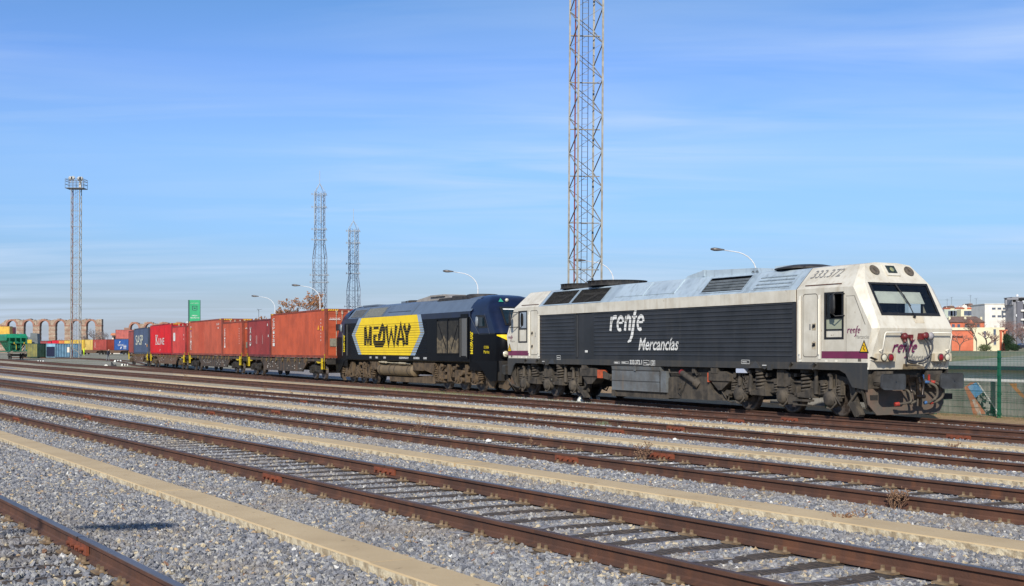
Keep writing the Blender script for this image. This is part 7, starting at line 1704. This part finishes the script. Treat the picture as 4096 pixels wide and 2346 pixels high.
def bush(px_, py_, Y, w, h_, m_, label, name, n, seed, leaf=.1, group=None):
    r = random.Random(seed); c_ = at(px_, py_, Y); root = empty(name, (c_.x, Y, c_.z), 0, label, 'shrub', group); mb = MB(); lob = [(r.uniform(-.35,.35)*w, r.uniform(-.3,.3)*w, r.uniform(.25,.75)*h_, r.uniform(.25,.42)*w) for _ in range(9)]
    for _ in range(n):
        lx, ly, lz, lr = r.choice(lob); v_ = Vector((r.gauss(0,1), r.gauss(0,1), r.gauss(0,1))).normalized()*lr*r.uniform(.6,1.05); q = Vector((lx, ly, lz)) + Vector((v_.x, v_.y, v_.z*h_/w))
        if q.z < 0: continue
        a = Vector((r.gauss(0,1), r.gauss(0,1), r.gauss(0,1))).normalized()*leaf; b_ = Vector((r.gauss(0,1), r.gauss(0,1), r.gauss(0,1))).normalized()*leaf; mb.add([q-a, q+b_, q+a, q-b_], [(0,1,2,3)])
    mb.build('foliage', m_, root); mb = MB(); mb.cyl((0,0,-.3),(0,0,h_*.5),.05,6); mb.build('stem', bark, root); return root
bush(K2(885,0)[0], 1409, 296, 2.2, 4.6, leafd, 'dark green conifer hedge right of the orange portal', 'conifer', 5200, 1, .09)
bush(K2(955,0)[0], 1409, 298, 2.4, 2.3, leafd, 'lower dark green shrub beside the conifer hedge', 'green_shrub', 2600, 2, .09)
bush(K2(560,0)[0], 1411, 286, 3.0, 1.9, leafm, 'olive green shrub below the bare trees', 'green_shrub', 1800, 3, .09)
# dark car on the slope
c_ = at(K2(1075,0)[0], 1397, 300); root = empty('parked_car', (c_.x, c_.y, c_.z), radians(4), 'dark parked car half cut by the right edge above the fence', 'car'); mb = MB()
mb.pxz([(-1.6,.3),(2.4,.3),(2.45,.75),(1.4,.9),(.8,1.35),(-.6,1.4),(-1.3,.95),(-1.65,.8)], -.8, .8); mb.build('body', mat('car paint', (28,32,48), None, rough=.25, coat=.5), root, bevel=.06)
mb = MB(); mb.pxz([(-1.05,.98),(-.55,1.32),(.7,1.28),(1.15,.95)], -.815, .815); mb.build('window', wd2, root)
for x in (-.95, 1.6): mb = MB(); mb.cyl((x,-.84,.32),(x,.84,.32),.32,14); mb.build('wheel', blackm, root)
slp = MB()                                                            # grassy slope carrying the houses
pts_ = [(3300, 1425, 110), (4900, 1425, 110), (4900, 1403, 300), (3300, 1406, 300), (4900, 1385, 480), (3300, 1388, 480), (4900, 1300, 620), (3300, 1300, 620)]
q = [at(*p_) for p_ in pts_]; q0 = [Vector((p_.x, p_.y, -3.2)) for p_ in (at(3300,1400,90), at(4900,1400,90))]
slp.add(q + q0, [(8,9,1,0),(0,1,2,3),(3,2,4,5),(5,4,6,7)]); o = slp.build('hill', mat('hill grass', (108,110,76), (132,120,90), .3, .95)); struct(o)
for px_, py_, Y, lab in ((1066, 0, 0, 0),):
    c_ = at(1735*1.0, 1197, 160); root = empty('tv_antenna', (c_.x, c_.y, .3), 0, 'small television aerial poking over the black locomotive roof', 'aerial'); zt = c_.z; mb = MB(); mb.cyl((-1,0,0),(-1,0,zt+.1-.3),.035,5); mb.build('mast', darkg, root); mb = MB(); mb.bar((-1,0,zt-.35),(.7,0,zt-.33),.03); mb.bar((-1,0,zt-.4),(-.7,0,zt+.1),.03); mb.build('boom', darkg, root)
c_ = at(1035, 1240, 185); root = empty('tv_antenna', (c_.x, c_.y, .3), 0, 'small television aerial left of the brown trees', 'aerial'); zt = c_.z; mb = MB(); mb.cyl((0,0,0),(0,0,zt-.2),.03,5); mb.build('mast', darkg, root); mb = MB(); mb.bar((-.3,0,zt-.35),(.5,0,zt-.2),.035); mb.bar((-.25,0,zt-.1),(.05,0,zt-.6),.025); mb.build('boom', darkg, root)

# ------------------------------------------------------------------ weeds, grass, litter
gr1 = mat('grass blade', (88,100,54), (122,120,80), 3, .9); gr2 = mat('dry stalk', (140,108,82), (116,88,70), 4, .9); gr3 = mat('lavender green tuft', (112,128,98), (128,134,110), 3, .9)
def tuft(p_, n, h_, sp_, m_, label, name, cat='weed', seed=0, wd_=.004):
    r = random.Random(seed); root = empty(name, tuple(p_), 0, label, cat, 'weeds between the rails'); mb = MB()
    for _ in range(n):
        x, y_ = r.gauss(0, sp_*.35), r.gauss(0, sp_*.35); hh = h_*r.uniform(.5,1); dx, dy = r.gauss(0,.3)*hh, r.gauss(0,.3)*hh; a = r.uniform(0, pi); ux, uy = cos(a)*wd_, sin(a)*wd_
        mb.add([(x-ux,y_-uy,-.03),(x+ux,y_+uy,-.03),(x+dx*.5+ux*.7,y_+dy*.5+uy*.7,hh*.6),(x+dx*.5-ux*.7,y_+dy*.5-uy*.7,hh*.6),(x+dx,y_+dy,hh)], [(0,1,2,3),(3,2,4)])
    mb.build('blades', m_, root)
tuft(gp(2440, 1706), 260, .16, .5, gr3, 'grey green tuft between the rails of the middle track', 'grass_tuft', seed=1, wd_=.006)
tuft(gp(2550, 1716), 60, .12, .3, gr1, 'small green tuft right of the grey green one', 'grass_tuft', seed=2)
tuft(gp(3870, 1702), 160, .16, .55, gr1, 'green tuft on the dirt ahead of the white locomotive', 'grass_tuft', seed=3, wd_=.006)
tuft(gp(3722, 1808), 40, .18, .2, gr1, 'thin grass left of the white litter on the right', 'grass_tuft', seed=4); tuft(gp(3960, 1830), 40, .22, .2, mat('straw', (170,150,90)), 'straw-coloured tuft near the right edge', 'grass_tuft', seed=5)
def weed(p_, h_, label, seed, n=7):
    r = random.Random(seed); root = empty('dry_weed', tuple(p_), 0, label, 'weed', 'weeds between the rails'); mb = MB()
    def g_(a, d, L_, k):
        b_ = a + d*L_; mb.tube([a, b_], .004 if k > 1 else .003, 3)
        if k: 
            for _ in range(3): g_(a.lerp(b_, r.uniform(.4,1)), (d + Vector((r.gauss(0,.5), r.gauss(0,.5), r.gauss(0,.2)))).normalized(), L_*.55, k-1)
        else: mb.cyl(b_, b_ + d*.02, .008, 4)
    for _ in range(n): g_(Vector((r.gauss(0,.04), r.gauss(0,.04), -.03)), Vector((r.gauss(0,.3), r.gauss(0,.3), 1)).normalized(), h_*r.uniform(.3,.5), 2)
    mb.build('stalks', gr2, root)
weed(gp(3582, 2040), .42, 'reddish dry weed beside the near rail at the lower right', 1, 9); weed(gp(2560, 1842), .5, 'reddish dry weed against the fishplate in the middle', 2, 7); weed(gp(1688, 1742), .6, 'dark dry weed sticking up between two rails', 3, 4)
weed(gp(3380, 2110), .35, 'dry weed on the near concrete strip at the right', 4, 5); weed(gp(747, 1530), 1.0, 'tall dark stalk in front of the rust-brown wagon', 5, 4); weed(gp(1060, 1575), .7, 'thin dry stalk below the orange container', 6, 3)
rg = random.Random(8)
for i, (a, b_) in enumerate([(1230,1588),(1270,1592),(1310,1596),(1350,1600),(1160,1580),(3830,1815),(3790,1808),(2130,1790)]): weed(gp(a, b_), .4, ['faint dry stalk, first of the row under the black locomotive','second faint dry stalk of the row','third faint dry stalk of the row','fourth faint dry stalk of the row','lone dry stalk left of the row','curved dry stalk near the right edge','thin dry stalk left of the curved one','pale twig between the rails left of centre'][i], 20+i, 2)
# ground cover of low grass along the train track
mb = MB()
for _ in range(2600):
    u = rg.uniform(-26, -2); v = -1.75 + rg.gauss(0,.35)
    if rg.random() < .5 and not any(abs(u-c_) < 2.2 for c_ in (-6,-11.5,-17,-22)): continue
    g_ = ground(u, v); p_ = uv(u, v, g_); hh = rg.uniform(.04,.16); a = rg.uniform(0, pi); ux, uy = cos(a)*.006, sin(a)*.006; dx, dy = rg.gauss(0,.04), rg.gauss(0,.04)
    mb.add([(p_.x-ux,p_.y-uy,g_-.02),(p_.x+ux,p_.y+uy,g_-.02),(p_.x+dx,p_.y+dy,g_+hh)], [(0,1,2)])
for _ in range(2600):
    u = rg.uniform(4, 16); v = fvv + rg.gauss(-.3,.4); g_ = ground(u, v)
    if rg.random() < .75 and abs(u - 12.5) > 1: continue
    p_ = uv(u, v, g_); hh = rg.uniform(.04,.14); a = rg.uniform(0, pi); ux, uy = cos(a)*.006, sin(a)*.006; mb.add([(p_.x-ux,p_.y-uy,g_-.02),(p_.x+ux,p_.y+uy,g_-.02),(p_.x+rg.gauss(0,.04),p_.y,g_+hh)], [(0,1,2)])
o = mb.build('grass', gr1); o['kind'] = 'stuff'; tag(o, 'sparse low grass growing beside the train track and along the fence', 'grass')
# clods and litter
for i, (a, b_, s_, m_, lab) in enumerate([(3557,1711,.13,whitet,'white plastic scrap beside the rails ahead of the locomotive'), (3985,1834,.07,whitet,'white box-shaped litter near the right edge'), (2700,1762,.1,whitet,'white crushed litter on the concrete strip edge'), (1955,1768,.12,whitet,'white strip of litter between the rails at centre'), (640,1566,.12,whitet,'white scrap on the ballast left of centre'), (1737,1700,.05,mat('brick chip', (190,110,66)),'orange brick chip by the rail left of centre'), (4055,1800,.14,mat('tan stone', (182,152,108)),'tan flat stone near the right edge'), (3010,1781,.09,whitet,'white stone standing on the ballast right of centre')]):
    root = None; r = random.Random(i); mb = MB(); mb.lathe([(.01,.0),(.5,.05),(.45,.3),(.01,.42)], (0,0,0), 7, sm=False); mb.v = [(v[0]*s_*(1+r.uniform(-.2,.2)), v[1]*s_*.8, v[2]*s_*(1+r.uniform(-.2,.3))) for v in mb.v]
    o = mb.build('litter' if m_ is whitet else 'stone', m_); o.location = gp(a, b_, .03); tag(o, lab, 'litter' if m_ is whitet else 'stone')
